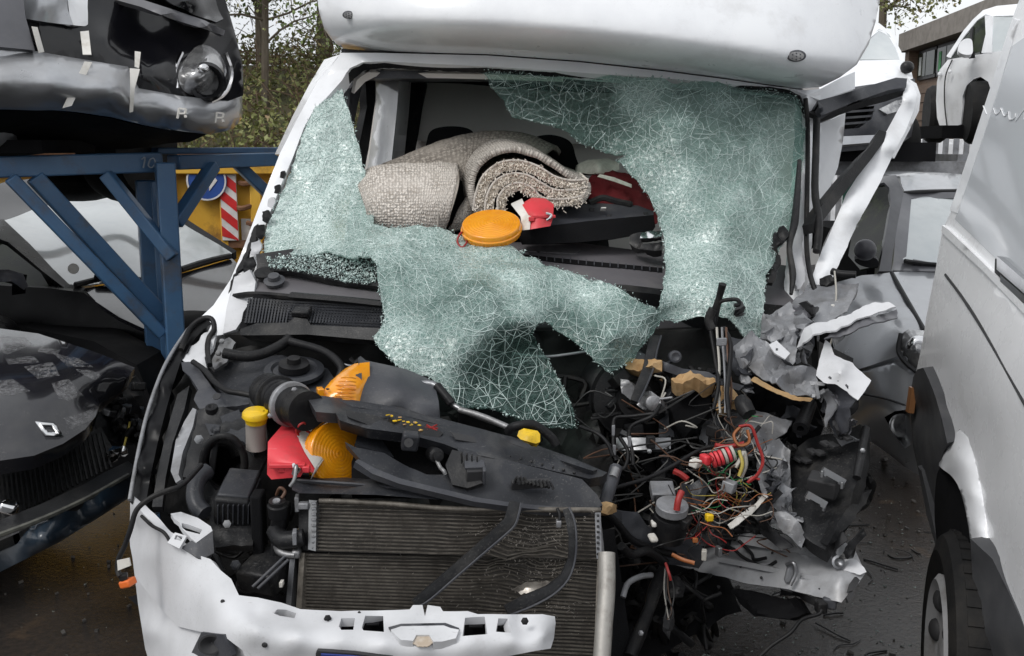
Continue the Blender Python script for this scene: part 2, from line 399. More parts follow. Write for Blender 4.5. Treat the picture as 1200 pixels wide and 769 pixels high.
# small grit and broken bits on the asphalt
g = MB(); rnd = random.Random(3)
for i in range(520):
    x, y = rnd.uniform(-1.9, 2.0), rnd.uniform(3.0, 6.4)
    s = rnd.uniform(.004, .014)
    if rnd.random() < .1: s *= 2.2
    g.box((x, y, s*.35), (s*rnd.uniform(.8, 2.2), s, s*.7), (rnd.uniform(-20, 20), rnd.uniform(-20, 20), rnd.uniform(0, 180)))
g.obj('grit', mat('grit', (.11, .10, .09), .8, col2=(.04, .04, .04), ns=30), kind='stuff')
g = MB()
for i in range(1500):
    x, y = (rnd.gauss(1.15, .45), rnd.gauss(4.0, .7)) if i % 3 else (rnd.uniform(-1.8, 1.8), rnd.uniform(3.0, 6.0))
    s = rnd.uniform(.0015, .006); p = Vector((x, y, s*.5))
    vs = [p+Vector((rnd.gauss(0, s), rnd.gauss(0, s), rnd.gauss(0, s*.4))) for _ in range(4)]; g.add(vs, [(0, 1, 2), (0, 3, 1), (1, 3, 2), (2, 3, 0)])
g.obj('glass_grit', mat('pale_glass_grit', (.45, .55, .52), .2, col2=(.2, .2, .19), ns=80), kind='stuff', smooth=0, recalc=False)
g = MB()
for i in range(70):
    x, y = rnd.gauss(1.25, .45), rnd.gauss(4.1, .7); a = rnd.uniform(0, 6.28); l = rnd.uniform(.01, .05); q = [Vector((x, y, .004))]
    for k in range(3): a += rnd.gauss(0, .6); q.append(q[-1]+Vector((math.cos(a)*l, math.sin(a)*l, rnd.uniform(-.002, .004))))
    g.tube(q, rnd.uniform(.0015, .004), seg=4, n=2)
g.obj('shredded_trim', mat('shredded_trim', (.02, .02, .021), .5), kind='stuff')
# ================================================================== bank, undergrowth and trees beyond the yard
def bank_z(x, y):
    t = max(0, min(1, (y-13)/8)); return 3.3*t*t*(3-2*t) + .25*noise.noise((x*.5, y*.5, 0))*t
g = MB(); nx, ny = 70, 26
for i in range(nx+1):
    for j in range(ny+1):
        x = -45+i/nx*47; y = 12.5+j/ny*40; g.v.append((x, y, bank_z(x, y)-.03))
for i in range(nx):
    for j in range(ny): a = i*(ny+1)+j; g.f.append((a, a+ny+1, a+ny+2, a+1))
g.obj('embankment', mat('bank_soil', (.075, .062, .038), .95, col2=(.06, .075, .03), ns=1.4, dirt=(.14, .095, .055), ds=3, bump=.6, bs=20), kind='structure')
def leaf_mat(name, a, b_, c_):
    m = bpy.data.materials.new(name); m.use_nodes = True; t = m.node_tree; L = t.links; b = t.nodes['Principled BSDF']
    at = N(t, 'ShaderNodeAttribute', attribute_name='tone')
    c = mixc(t, ramp(t, at.outputs['Fac'], 0, .55), a, b_); c = mixc(t, ramp(t, at.outputs['Fac'], .62, 1), c, c_)
    L.new(c, b.inputs['Base Color']); b.inputs['Roughness'].default_value = .6; b.inputs['Subsurface Weight'].default_value = 0
    return m
leaf_green = leaf_mat('leaf_green', (.07, .115, .03), (.165, .225, .062), (.26, .22, .10))
leaf_dry = leaf_mat('leaf_dry', (.10, .115, .035), (.215, .23, .075), (.32, .22, .12))
bark = mat('bark', (.095, .075, .055), .9, col2=(.15, .13, .10), ns=9, bump=.6, bs=30, ani=(1, 1, .3))
twig_m = mat('dry_twigs', (.15, .10, .065), .9, col2=(.09, .06, .04))
def leaves_obj(name, pts, size, m, parent, rnd, kind=None, stretch=1.5):
    V = []; Fc = []; tone = []
    for p in pts:
        a = Vector((rnd.gauss(0, 1), rnd.gauss(0, 1), rnd.gauss(0, 1))).normalized(); b = a.orthogonal().normalized()
        b = Matrix.Rotation(rnd.uniform(0, 6.28), 3, a) @ b
        s = size*rnd.uniform(.5, 1.3); o = len(V); cc = a.cross(b); tn = min(1, max(0, rnd.gauss(.42, .25)))
        V += [p-b*s*stretch*.5, p+cc*s*.5+a*s*.12, p+b*s*stretch*.5, p-cc*s*.5+a*s*.12]; Fc.append((o, o+1, o+2, o+3)); tone += [tn]*4
    og = Vector((0, 0, 0))
    q = parent
    while q is not None:
        if q in ORG: og = ORG[q]; break
        q = q.parent
    me = bpy.data.meshes.new(name); me.from_pydata([tuple(v-og) for v in V], [], Fc); me.update()
    at = me.attributes.new('tone', 'FLOAT', 'POINT'); at.data.foreach_set('value', tone)
    return link(name, me, m, parent, smooth=0, kind=kind)
rnd = random.Random(11); pts = []
for i in range(70000):
    x = rnd.uniform(-13, 1.0); y = 13.2+rnd.random()**.8*9
    if noise.noise((x*.9, y*.9, 3)) < rnd.uniform(-.5, .4): continue
    hgt = (.25+.9*max(0, noise.noise((x*.45, y*.45, 9))+.35))
    pts.append(Vector((x, y, bank_z(x, y)+rnd.random()**1.5*hgt)))
leaves_obj('undergrowth', pts, .052, leaf_dry, None, rnd, kind='stuff', stretch=2)
g = MB()
for i in range(1500):
    x = rnd.uniform(-12, .5); y = rnd.uniform(13.5, 22); p = Vector((x, y, bank_z(x, y)))
    d_ = Vector((rnd.uniform(-.6, .6), rnd.uniform(-.4, .2), rnd.uniform(.1, .6)))*rnd.uniform(.6, 1.7)
    g.tube([p, p+d_*.5+Vector((0, 0, .15)), p+d_], .008, seg=4, n=2, caps=False)
g.obj('bramble_stems', twig_m, kind='stuff', recalc=False)
def tree(name, label, x, y, h, spread, nleaf, lsize, lm, seed, group=None, lean=0, r0=.13, bare=.5):
    r_ = random.Random(seed); z0 = bank_z(x, y) if y > 12.5 else 0
    T = thing(name, label, 'tree', (x, y, z0), group)
    tips = []; tr = MB(); br = MB()
    top = Vector((x+lean, y, z0+h))
    base = Vector((x, y, z0-.2)); mid = base.lerp(top, .5)+Vector((r_.uniform(-.15, .15), 0, 0))
    spine = cat([base, mid, top], 8)
    tr.tube(spine, [r0, r0*.7, r0*.3], seg=8, smooth=False)
    def grow(p, d, L_, r, lev):
        q = [p]; dd = d.copy()
        for k in range(4):
            dd = (dd + Vector((r_.gauss(0, .22), r_.gauss(0, .22), r_.gauss(.03, .18)))).normalized(); q.append(q[-1]+dd*L_/4)
        br.tube(q, [r, r*.4], seg=5 if lev < 2 else 3, smooth=False, caps=False)
        if lev < 3:
            for k in range(4 if lev < 2 else 3):
                j = r_.randint(1, 4); nd = (dd*.6+Vector((r_.gauss(0, .6), r_.gauss(0, .6), r_.gauss(.1, .45)))).normalized()
                grow(q[j], nd, L_*r_.uniform(.45, .7), r*.5, lev+1)
        if lev >= 1: tips.extend(q[2:])
    for k in range(13):
        t = r_.uniform(.22, 1); i = min(len(spine)-1, int(t*(len(spine)-1))); a = r_.uniform(0, 6.28)
        grow(spine[i], Vector((math.cos(a), math.sin(a), r_.uniform(.1, .8))).normalized(), spread*r_.uniform(.6, 1.1)*(1.15-t*.6), r0*.33, 0)
    tr.obj('trunk', bark, T); br.obj('branches', bark, T, recalc=False)
    lp = []
    for k in range(nleaf):
        c = tips[r_.randrange(len(tips))]
        lp.append(c+Vector((r_.gauss(0, .16), r_.gauss(0, .16), r_.gauss(0, .14))))
    leaves_obj('crown', lp, lsize, lm, T, r_)
    return T
G_ = 'trees on the bank behind the yard'
tree('bank_tree', 'bare leaning tree with the thickest trunk beside the motorhome roof', -3.75, 21.0, 7, 2.3, 2300, .075, leaf_dry, 21, G_, lean=.5, r0=.17)
tree('bank_tree', 'thin half-bare tree with loose brown leaves midway along the bank', -4.75, 20.0, 6.5, 2.0, 3000, .07, leaf_dry, 22, G_, lean=-.2, r0=.12)
tree('bank_tree', 'leafy green tree on the bank next to the stacked silver car', -6.1, 20.5, 6, 2.0, 4200, .08, leaf_green, 23, G_, lean=.2, r0=.11)
tree('bank_tree', 'bushy tree on the bank hidden behind the stacked silver car', -8.2, 21.5, 7, 2.4, 4200, .08, leaf_green, 24, G_, r0=.14)
tree('bank_tree', 'tall twiggy sapling with sparse green leaves just left of the motorhome roof', -4.3, 18.2, 6.2, 1.7, 3400, .055, leaf_green, 26, G_, lean=.1, r0=.07)
tree('bank_tree', 'twiggy sapling with sparse rusty leaves between the leafy tree and the thin tree', -5.3, 18.6, 5.6, 1.8, 3200, .05, leaf_dry, 27, G_, lean=-.2, r0=.08)
tree('yard_tree', 'pale loose-leaved tree behind the white car and brown building', 9.1, 26.0, 6.0, 1.6, 4200, .075, leaf_dry, 25, None, r0=.12)
# ================================================================== yellow skip with warning board
S = thing('yellow_skip', 'rusty yellow steel skip behind the blue rack with a red and white striped board', 'skip', (-2.7, 8.3, 0))
def X8(x, d): return P(x, 200, d).x
yb = P(230, 240, 8.5).y
g = MB(); g.box((-2.85, yb+.75, .74), (4.1, 1.5, 1.44)); g.obj('body', yellow_paint, S, bevel=.01)
for i, px in enumerate((96, 150, 198, 262, 300, 352)):
    g = MB(); xx = X8(px, 8.45); g.box((xx, yb-.035, .72), (.09 if i != 3 else .06, 0.068, 1.38)); g.obj('rib', yellow_paint, S, bevel=.008)
g = MB(); g.box((-2.85, yb-.05, 1.48), (4.2, .14, .09)); g.obj('rim', yellow_paint, S, bevel=.01)
g = MB(); g.box((-2.85, yb-.035, .86), (4.1, .06, .06)); g.obj('rail', mat('rust', (.12, .055, .03), .8, col2=(.2, .1, .05), ns=14, bump=.4), S)
board_w = mat('board_white', (.72, .70, .68), .5, dirt=(.35, .3, .26), ds=8, damt=.6); board_r = mat('board_red', (.60, .03, .03), .45, dirt=(.3, .1, .08), ds=9, damt=.5)
bx0, bx1 = X8(254, 8.3), X8(273, 8.3); zt, zb = P(262, 196, 8.3).z, P(262, 284, 8.3).z; yf = yb-.085
g = MB(); g.box(((bx0+bx1)/2, yf+.012, (zt+zb)/2), (bx1-bx0, .02, zt-zb)); B = g.obj('marker_board', board_w, S)
hh = zt-zb; w_ = bx1-bx0
for k in range(4):
    z0 = zt-.02-k*hh/4*1.02; g = MB()
    q = [(bx0, z0+.0), (bx1, z0-.11), (bx1, z0-.11-.085), (bx0, z0-.085)]
    q = [(a, max(zb, min(zt, z))) for a, z in q]
    g.prism([Vector((a, yf-.002, z)) for a, z in q], (0, .004, 0)); g.obj('stripe', board_r, B)
c = P(239, 212, 8.3); c.y = yf-.004
g = MB(); g.lathe(c, (0, -1, 0), [(.001, 0), (.165, 0), (.165, .012), (.001, .012)], seg=32, caps=False); Bs = g.obj('sign_disc', mat('sign_blue', (.03, .08, .30), .4), S)
g = MB(); g.lathe(c+Vector((0, -.0125, 0)), (0, -1, 0), [(.150, 0), (.163, 0), (.163, .004), (.150, .004), (.150, 0)], seg=32, caps=False); g.obj('sign_ring', board_w, Bs)
g = MB(); q = [(-.045, .06), (.02, .06), (.02, .1), (.09, .0), (.02, -.085), (.02, -.05), (-.045, -.05)]
g.prism([c+Vector((a, -.018, b)) for a, b in q], (0, .005, 0)); g.obj('sign_arrow', board_w, Bs)
for px, py in ((283, 243), (288, 214), (296, 262)):
    g = MB(); q = P(px, py, 8.4); q.y = yb-.05; g.tube([q+Vector((-.06, 0, 0)), q+Vector((0, -.04, -.01)), q+Vector((.07, 0, .01))], .022, seg=6); g.obj('hook', MATS['rust'], S)
g = MB(); q = P(290, 272, 8.4); g.box((q.x, yb-.012, q.z), (.16, .02, .2)); g.obj('label_plate', board_w, S)
# ================================================================== brown building, fence and racks at the back right
wood = mat('brown_cladding', (.17, .115, .08), .7, col2=(.12, .08, .058), ns=3, dirt=(.07, .05, .035), ds=3, ani=(.4, .4, 9), bump=.2)
B = thing('brown_building', 'brown clad building with dark framed glass upper floor, far right behind stacked cars', 'building', (14, 30, 0))
d0 = 24
bl = P(1066, 40, d0).x; byy = P(1066, 100, d0).y
zt = P(1066, 40, d0).z; zs = P(1100, 90, d0).z
A0 = Vector((bl, byy, 0)); dirn = Vector((-.1, -.995, 0)).normalized()
nrm = Vector((-.995, .1, 0)).normalized()
def bq(g, s0, s1, z0, z1, o0, o1):
    "box on the facade from s0 to s1 along it, z0 to z1, o0 to o1 out of it"
    vs = [A0+dirn*s+nrm*o+Vector((0, 0, z)) for s in (s0, s1) for o in (o0, o1) for z in (z0, z1)]
    g.add(vs, [(0, 1, 3, 2), (4, 6, 7, 5), (0, 4, 5, 1), (2, 3, 7, 6), (0, 2, 6, 4), (1, 5, 7, 3)])
LEN = 11
zw0 = P(1075, 96, d0).z
g = MB(); bq(g, .02, LEN, 0, zt-.3, -6, -.12); g.obj('wall', wood, B)
k = 0; z = .05
while z < zw0-.12:
    g = MB(); bq(g, 0, LEN, z, z+.185, -.118, -.02+.012*(k % 2)); g.obj('plank', wood, B); z += .2; k += 1
g = MB(); bq(g, -.25, LEN, zt-.42, zt, -6, .25); g.obj('roof_fascia', mat('weathered_board', (.26, .235, .21), .7, col2=(.19, .17, .15)), B)
g = MB(); bq(g, -.1, .22, 0, zt-.42, -.4, .12); g.obj('corner_post', wood, B)
for k in range(7):
    s0 = .35+k*1.45
    g = MB(); bq(g, s0, s0+1.35, zw0, zt-.45, -.118, -.06)
    f = g.obj('window', plastic, B)
    for j in range(2):
        g = MB(); bq(g, s0+.05+j*.65, s0+.65+j*.65, zw0+.07, zt-.52, -.058, -.04); g.obj('pane', dark_glass, f)
    if k < 3:
        g = MB(); bq(g, s0+.2, s0+.36, zw0+.1, zt-.6, -.038, -.03); g.obj('curtain', [mat('pale_blind', (.5, .52, .5), .8), mat('green_blind', (.08, .3, .12), .7), MATS.get('pale_blind') or white][min(k, 1)], f)
F_ = thing('palisade_fence', 'pale steel palisade fence seen between the motorhome door and silver hatchback', 'fence', (4, 13.5, 0))
for k in range(34):
    x = 3.2+k*.135
    g = MB(); g.box((x, 13.5, .92), (.07, .02, 1.84)); g.obj('paling', primer, F_)
for z in (.35, 1.5):
    g = MB(); g.box((5.4, 13.53, z), (4.7, .03, .06)); g.obj('rail', primer, F_)
W_ = thing('white_container', 'plain white metal container behind the palisade fence', 'container', (5.2, 16, 0))
g = MB(); g.box((5.0, 17, 1.0), (4.6, 2.4, 1.55)); g.obj('body', white, W_, bevel=.02)
for k in range(17):
    g = MB(); g.box((2.85+k*.27, 15.78, 1.0), (.12, .04, 1.4)); g.obj('rib', white, W_)
g = MB()
for k in range(3): g.box((3.0+k*1.6, 16.4, .11), (.25, .8, .22))
g.obj('skid', plastic, W_)
K = thing('grey_car_rack', 'grey steel rack carrying the two cars at the back right', 'rack', (4.4, 9.6, 0))
for a, b in (((975, 188), (1112, 182)), ((975, 190), (1112, 185))):
    pass
zr = 1.47
for y0 in (9.15, 10.6):
    g = MB(); g.beam((2.6, y0, zr), (6.6, y0, zr), .09, .12); g.obj('beam', primer, K)
    for x0 in (2.75, 4.05, 6.5):
        g = MB(); g.beam((x0, y0, 0), (x0, y0, zr-.06), .1, .1, up=(0, 1, 0)); g.obj('post', primer, K)
    for k in range(10):
        pass
for x0 in (2.8, 4.0, 4.7, 6.45):
    g = MB(); g.beam((x0, 9.2, zr+.09), (x0, 10.58, zr+.09), .1, .06); g.obj('cross_rail', primer, K)
g = MB(); q = P(1107, 205, 8.6); g.box((q.x+.35, 10.7, 1.2), (1.1, .03, .75)); g.obj('mesh_panel', mat('green_sheet', (.05, .16, .12), .5), K)
# ================================================================== blue rack
K = thing('blue_car_rack', 'scuffed blue steel rack with diagonal braces carrying the silver and black wreck', 'rack', (-1.6, 4.3, 0))
def bm(name, a, b, w, h, **kw):
    g = MB(); g.beam(a, b, w, h, **kw); return g.obj(name, blue_paint, K, bevel=.006)
bm('cross_beam', P(-140, 200, 3.75), P(188, 190, 4.3), .085, .082)
bm('cross_beam', P(203, 190.5, 4.36), P(345, 186, 5.0), .08, .062)
bm('rear_beam', P(180, 177, 4.75), P(345, 176, 5.4), .07, .03)
rail = bm('side_rail', P(-60, 180, 5.6), P(330, 181, 6.2), .06, .05); rail.data.materials[0] = MATS['rust']
def vpost(px, py, d, w, h, rz, zt=1.59):
    q = P(px, py, d); g = MB()
    g.box((q.x, q.y, zt/2), (w, h, zt), (0, 0, rz)); return g.obj('post', blue_paint, K, bevel=.006)
p1 = vpost(197, 260, 4.22, .075, .09, 24); p2 = vpost(173, 260, 4.5, .08, .09, 24, 1.51)
vpost(184, 260, 4.40, .03, .03, 10, 1.51)
# welded foot plates
for p, d in ((P(197, 260, 4.22), 0), (P(173, 260, 4.5), 0)):
    g = MB(); g.box((p.x, p.y, .012), (.22, .22, .024), (0, 0, 24)); g.obj('foot_plate', blue_paint, K)
bm('brace', P(12, 208, 3.9), P(190, 392, 4.30), .055, .05); bm('brace', P(40, 207, 4.02), P(192, 372, 4.40), .06, .065)
bm('brace', P(124, 204, 4.15), P(203, 302, 4.2), .055, .05)
bm('brace', P(250, 194, 4.5), P(205, 262, 4.28), .055, .05); bm('brace', P(278, 192, 4.75), P(330, 242, 4.9), .05, .05)
# chalk number on the beam
g = MB(); c0 = P(168, 184, 4.18)
for pts in (((166, 186), (170, 183.5), (168, 196)), ((176, 186), (180, 184.5), (182, 190), (178, 195.5), (174, 193), (176, 186))):
    g.tube([P(x, y+1, 4.205) for x, y in pts], .0035, seg=4, n=3)
g.obj('chalk_mark', mat('chalk', (.33, .38, .45), .9), K)
g = MB(); g.beam((-5.2, 2.9, 1.56), P(-135, 200, 3.76), .085, .082); g.obj('cross_beam', blue_paint, K, bevel=.006)
for q in ((-3.9, 3.15), (-4.0, 5.2)):
    g = MB(); g.box((q[0], q[1], .77), (.09, .09, 1.5)); g.obj('post', blue_paint, K, bevel=.006)
# ================================================================== stacked silver and black wreck on the rack
C = thing('stacked_wrecked_car', 'silver and black crashed car with taped bumper stacked on the blue rack', 'car', (-1.7, 4.6, 1.78))
# black side and wing
panel('wing', [(-60, -70, 3.7), (60, -75, 3.8), (180, -50, 3.95), (262, -6, 4.15), (276, 40, 4.2), (284, 75, 4.25), (285, 112, 4.25), (268, 118, 4.12), (215, 115, 3.9), (160, 105, 3.8), (95, 70, 3.7), (40, 60, 3.62), (-60, 58, 3.52)],
      black_paint, C, ext=(-.42, 1.1, .05), step=8, curve=False, warp=.006, wf=4, seed=4,
      ctrl=[(120, 20, 3.78), (200, 60, 3.93), (200, 20, 3.98), (250, 60, 4.08), (160, 60, 3.84), (120, 50, 3.72), (40, 10, 3.62), (170, 85, 3.77), (225, 28, 4.06), (170, 40, 3.93)], smooth=60)
# folded bonnet edge with bright creases
panel('bonnet', [(140, -40, 3.95), (180, -8, 3.86), (215, 12, 3.9), (252, 28, 4.02), (262, 22, 4.08), (252, -8, 4.12), (232, -50, 4.3)], black_paint, C, th=.01, step=7, warp=.02, wf=7, seed=6, ctrl=[(222, 2, 3.88), (238, 8, 4.0), (205, -14, 3.92)])
panel('bonnet_edge', [(136, 0, 3.84), (165, 8, 3.80), (200, 22, 3.84), (240, 34, 3.96), (262, 42, 4.06), (264, 36, 4.07), (240, 24, 3.96), (205, 12, 3.86), (168, 0, 3.83), (150, -8, 3.86)], grey_paint, C, th=.02, step=6, ctrl=[(200, 17, 3.80), (240, 29, 3.92)])
# silver door with dark glass edge
panel('door', [(-60, -60, 3.45), (20, -60, 3.5), (30, 20, 3.5), (41, 59, 3.51), (0, 55, 3.44), (-60, 54, 3.4)], grey_paint, C, th=.03, step=12)
panel('torn_trim', [(22, -30, 3.62), (74, -30, 3.66), (80, 10, 3.66), (86, 29, 3.66), (60, 27, 3.62), (30, 22, 3.58)], silver, C, th=.012, step=8, crump=.006, ctrl=[(55, 5, 3.58)])
panel('torn_trim', [(74, -30, 3.7), (103, -30, 3.74), (103, 31, 3.72), (84, 29, 3.66)], van_paint, C, th=.012, step=8, crump=.006)
panel('wheel_arch_liner', [(30, 24, 3.60), (62, 28, 3.66), (90, 31, 3.7), (98, 68, 3.7), (50, 62, 3.62), (44, 58, 3.56)], seat_m, C, th=.06, step=8, ctrl=[(70, 48, 3.8)])
# silver bumper
bump_o = [(-60, 54, 3.42), (0, 56, 3.50), (42, 61, 3.55), (52, 63, 3.56), (95, 69, 3.62), (150, 78, 3.70), (163, 104, 3.72), (215, 113, 3.84), (250, 117, 4.02), (262, 112, 4.12), (270, 101, 4.18), (279, 102, 4.22), (284, 112, 4.3), (283, 138, 4.34), (272, 151, 4.28), (245, 158, 4.08), (190, 151, 3.90), (130, 137, 3.76), (60, 129, 3.6), (0, 129, 3.5), (-60, 130, 3.4)]
panel('bumper', bump_o, silver, C, ext=(-.36, .9, .07), step=7, warp=.006, wf=6, seed=3, ctrl=[(60, 98, 3.46), (130, 108, 3.56), (0, 95, 3.38), (160, 125, 3.66), (215, 134, 3.78), (255, 136, 3.98), (275, 128, 4.16), (100, 118, 3.56)], smooth=60)
# white tape strips on it
for o in ([(37, 31, 3.49), (44, 32, 3.5), (52, 61, 3.52), (46, 62, 3.5)], [(94, 37, 3.64), (104, 36, 3.66), (107, 64, 3.6), (97, 64, 3.6)], [(99, 72, 3.55), (108, 73, 3.555), (84, 124, 3.54), (73, 127, 3.53)],
          [(158, 60, 3.78), (165, 61, 3.79), (163, 80, 3.71), (158, 78, 3.70)], [(152, 80, 3.655), (164, 81, 3.67), (158, 104, 3.64), (156, 131, 3.66), (152, 132, 3.65), (153, 104, 3.63)]):
    panel('tape_strip', o, white_plas, C, th=.003, step=7)
for x, y in ((213, 133), (257, 138)):
    g = MB(); d_ = 3.765 if x < 230 else 3.965
    for a, b in (((-5, 6), (-3, -6)), ((-3, -6), (5, -5)), ((5, -5), (4, 0)), ((-3, 0), (4, 0)), ((4, 2), (5, 5))):
        g.beam(P(x+a[0], y+a[1], d_), P(x+b[0], y+b[1], d_), .008, .006)
    g.obj('white_mark', white_plas, C)  # white letter-shaped strokes on the bumper
# headlight
c = P(236, 90, 4.03); ax = (P(600, 300, .1)-c).normalized()+Vector((.25, 0, 0)); ax = ax.normalized()
hl = panel('headlight', [(208, 62, 4.02), (228, 50, 4.05), (252, 53, 4.12), (268, 70, 4.2), (269, 96, 4.2), (258, 112, 4.12), (235, 116, 3.99), (206, 113, 3.92), (198, 95, 3.91), (200, 75, 3.95)], headlamp, C, th=.04, step=6, ctrl=[(236, 86, 3.86), (215, 90, 3.87), (255, 88, 4.0)], smooth=60)
g = MB(); g.lathe(P(243, 96, 3.93), ax, [(.068, -.08), (.075, .0), (.062, .012), (.05, -.02), (.001, -.05)], seg=24, sx=.95); g.obj('lamp_bowl', black_paint, hl)
g = MB(); g.ell(P(238, 80, 3.86), (.022, .02, .018)); g.obj('bulb', chrome, hl)
g = MB(); g.tube([P(213, 62, 3.96), P(206, 80, 3.9), P(208, 104, 3.88)], .008, seg=6); g.obj('lamp_trim', chrome, hl)
g = MB(); g.tube([P(264, 62, 4.14), P(271, 86, 4.17), P(264, 108, 4.12), P(246, 119, 3.99)], .011, seg=6); g.obj('lamp_trim', chrome, hl)
# underside, wheel and sills resting on the rack
panel('under_tray', [(-60, 128, 3.45), (60, 128, 3.62), (130, 136, 3.78), (190, 150, 3.92), (246, 156, 4.1), (222, 166, 4.3), (180, 172, 4.5), (100, 176, 4.4), (0, 186, 4.2), (-60, 190, 4.1)], seat_m, C, ext=(-.3, .8, .03), step=14, warp=.02)
g = MB(); g.lathe(P(150, 168, 4.75)+Vector((0, 0, .02)), (1, -.2, 0), [(.18, -.1), (.27, -.1), (.29, -.05), (.29, .05), (.27, .1), (.18, .1)], seg=30); g.obj('tyre', tyre_m, C, parent_=None) if False else g.obj('tyre', tyre_m, C)
g = MB(); g.ell(P(95, 212, 5.0), (.21, .3, .1)); g.obj('spare_wheel_well', tyre_m, C)
g = MB(); g.box(P(-20, 172, 4.1), (.7, .5, .05)); g.obj('sill', seat_m, C)
g = MB(); g.box((-3.45, 4.1, 1.86), (3.0, 1.25, .46), (0, 0, 14)); g.obj('body_shell', silver, C, bevel=.12, bseg=4)
g = MB(); g.box((-3.6, 4.3, 2.25), (2.6, 1.1, .5), (0, 0, 14)); g.obj('cabin_shell', black_paint, C, bevel=.15, bseg=4)
# ================================================================== black estate under the rack
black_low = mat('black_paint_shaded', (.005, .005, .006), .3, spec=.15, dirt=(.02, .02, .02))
C = thing('black_parked_car', 'dusty black car with frosted pale windscreen parked under the blue rack', 'car', (-2.3, 5.6, 0))
ws = [(4, 258, 5.55), (40, 245, 5.85), (88, 226, 6.15), (130, 216, 6.3), (168, 222, 6.3), (212, 259, 6.1), (273, 296, 5.85), (265, 303, 5.7), (215, 318, 5.35), (150, 328, 5.15), (95, 335, 5.02), (80, 333, 5.0), (62, 316, 5.08), (36, 288, 5.3)]
panel('windscreen', ws, sky_glass, C, th=.006, step=10, ctrl=[(140, 275, 5.55)])
panel('roof', [(-80, 238, 5.6), (4, 214, 5.9), (70, 205, 6.3), (130, 206, 6.6), (168, 215, 6.55), (168, 223, 6.29), (130, 217, 6.29), (88, 227, 6.14), (40, 246, 5.84), (4, 259, 5.54), (-80, 280, 5.2)], black_dusty, C, ext=(0, .25, -.05), step=10)
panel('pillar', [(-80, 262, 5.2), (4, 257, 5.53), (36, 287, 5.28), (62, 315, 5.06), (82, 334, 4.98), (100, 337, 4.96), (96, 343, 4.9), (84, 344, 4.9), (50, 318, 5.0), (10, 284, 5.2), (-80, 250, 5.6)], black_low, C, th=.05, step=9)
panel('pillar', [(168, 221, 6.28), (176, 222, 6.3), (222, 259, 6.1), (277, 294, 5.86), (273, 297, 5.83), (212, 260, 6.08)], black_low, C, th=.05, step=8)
panel('side_window', [(-80, 255, 5.4), (8, 288, 5.17), (48, 320, 4.98), (60, 340, 4.9), (-80, 335, 4.9)], dark_glass, C, th=.01, step=12)
panel('bonnet', [(92, 339, 4.98), (150, 330, 5.12), (215, 320, 5.32), (272, 303, 5.7), (300, 330, 5.4), (262, 395, 4.75), (205, 402, 4.6), (140, 372, 4.72), (110, 352, 4.86)], black_dusty, C, th=.02, step=9, ctrl=[(200, 350, 4.98)])
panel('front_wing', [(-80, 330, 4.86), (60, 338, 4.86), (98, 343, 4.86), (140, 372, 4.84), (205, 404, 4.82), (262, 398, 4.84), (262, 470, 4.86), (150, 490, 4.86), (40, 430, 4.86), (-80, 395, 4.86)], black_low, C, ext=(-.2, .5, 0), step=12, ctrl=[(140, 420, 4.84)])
g = MB(); g.tube([P(88, 334, 4.96), P(125, 326, 5.1), P(165, 328, 5.1), P(178, 327, 5.12)], .014, seg=6); g.tube([P(112, 324, 5.05), P(150, 333, 5.04)], .018, seg=6); g.obj('wiper', rubber, C)
g = MB(); g.tube([P(212, 316, 5.3), P(240, 307, 5.5), P(270, 300, 5.68)], .016, seg=6); g.obj('wiper', rubber, C)
g = MB(); g.lathe(P(86, 315, 5.02), P(86, 315, 4)-P(86, 315, 5), [(.02, 0), (.026, .002), (.02, .004)], seg=20); g.lathe(P(86, 315, 5.02), P(86, 315, 4)-P(86, 315, 5), [(.001, 0), (.008, .004), (.001, .005)], seg=12, caps=False); g.obj('windscreen_sticker', white_plas, C)
mr = panel('mirror', [(-70, 318, 4.3), (10, 316, 4.42), (27, 321, 4.46), (33, 335, 4.48), (28, 340, 4.48), (14, 330, 4.42), (-70, 334, 4.3)], grey_paint, C, th=.09, step=7, ctrl=[(5, 323, 4.38)])
panel('mirror_foot', [(14, 330, 4.5), (30, 334, 4.52), (30, 344, 4.6), (14, 346, 4.58)], black_low, C, th=.05, step=7)
g = MB(); g.lathe(P(232, 440, 4.9), (1, -.3, 0), [(.16, -.1), (.29, -.1), (.31, -.06), (.31, .06), (.29, .1), (.16, .1)], seg=28); g.obj('tyre', tyre_m, C)
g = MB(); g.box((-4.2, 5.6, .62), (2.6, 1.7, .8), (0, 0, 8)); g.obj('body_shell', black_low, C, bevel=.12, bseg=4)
g = MB(); g.box((-4.4, 6.0, 1.18), (2.2, 1.3, .55), (0, 0, 8)); g.obj('cabin_shell', black_low, C, bevel=.18, bseg=4)
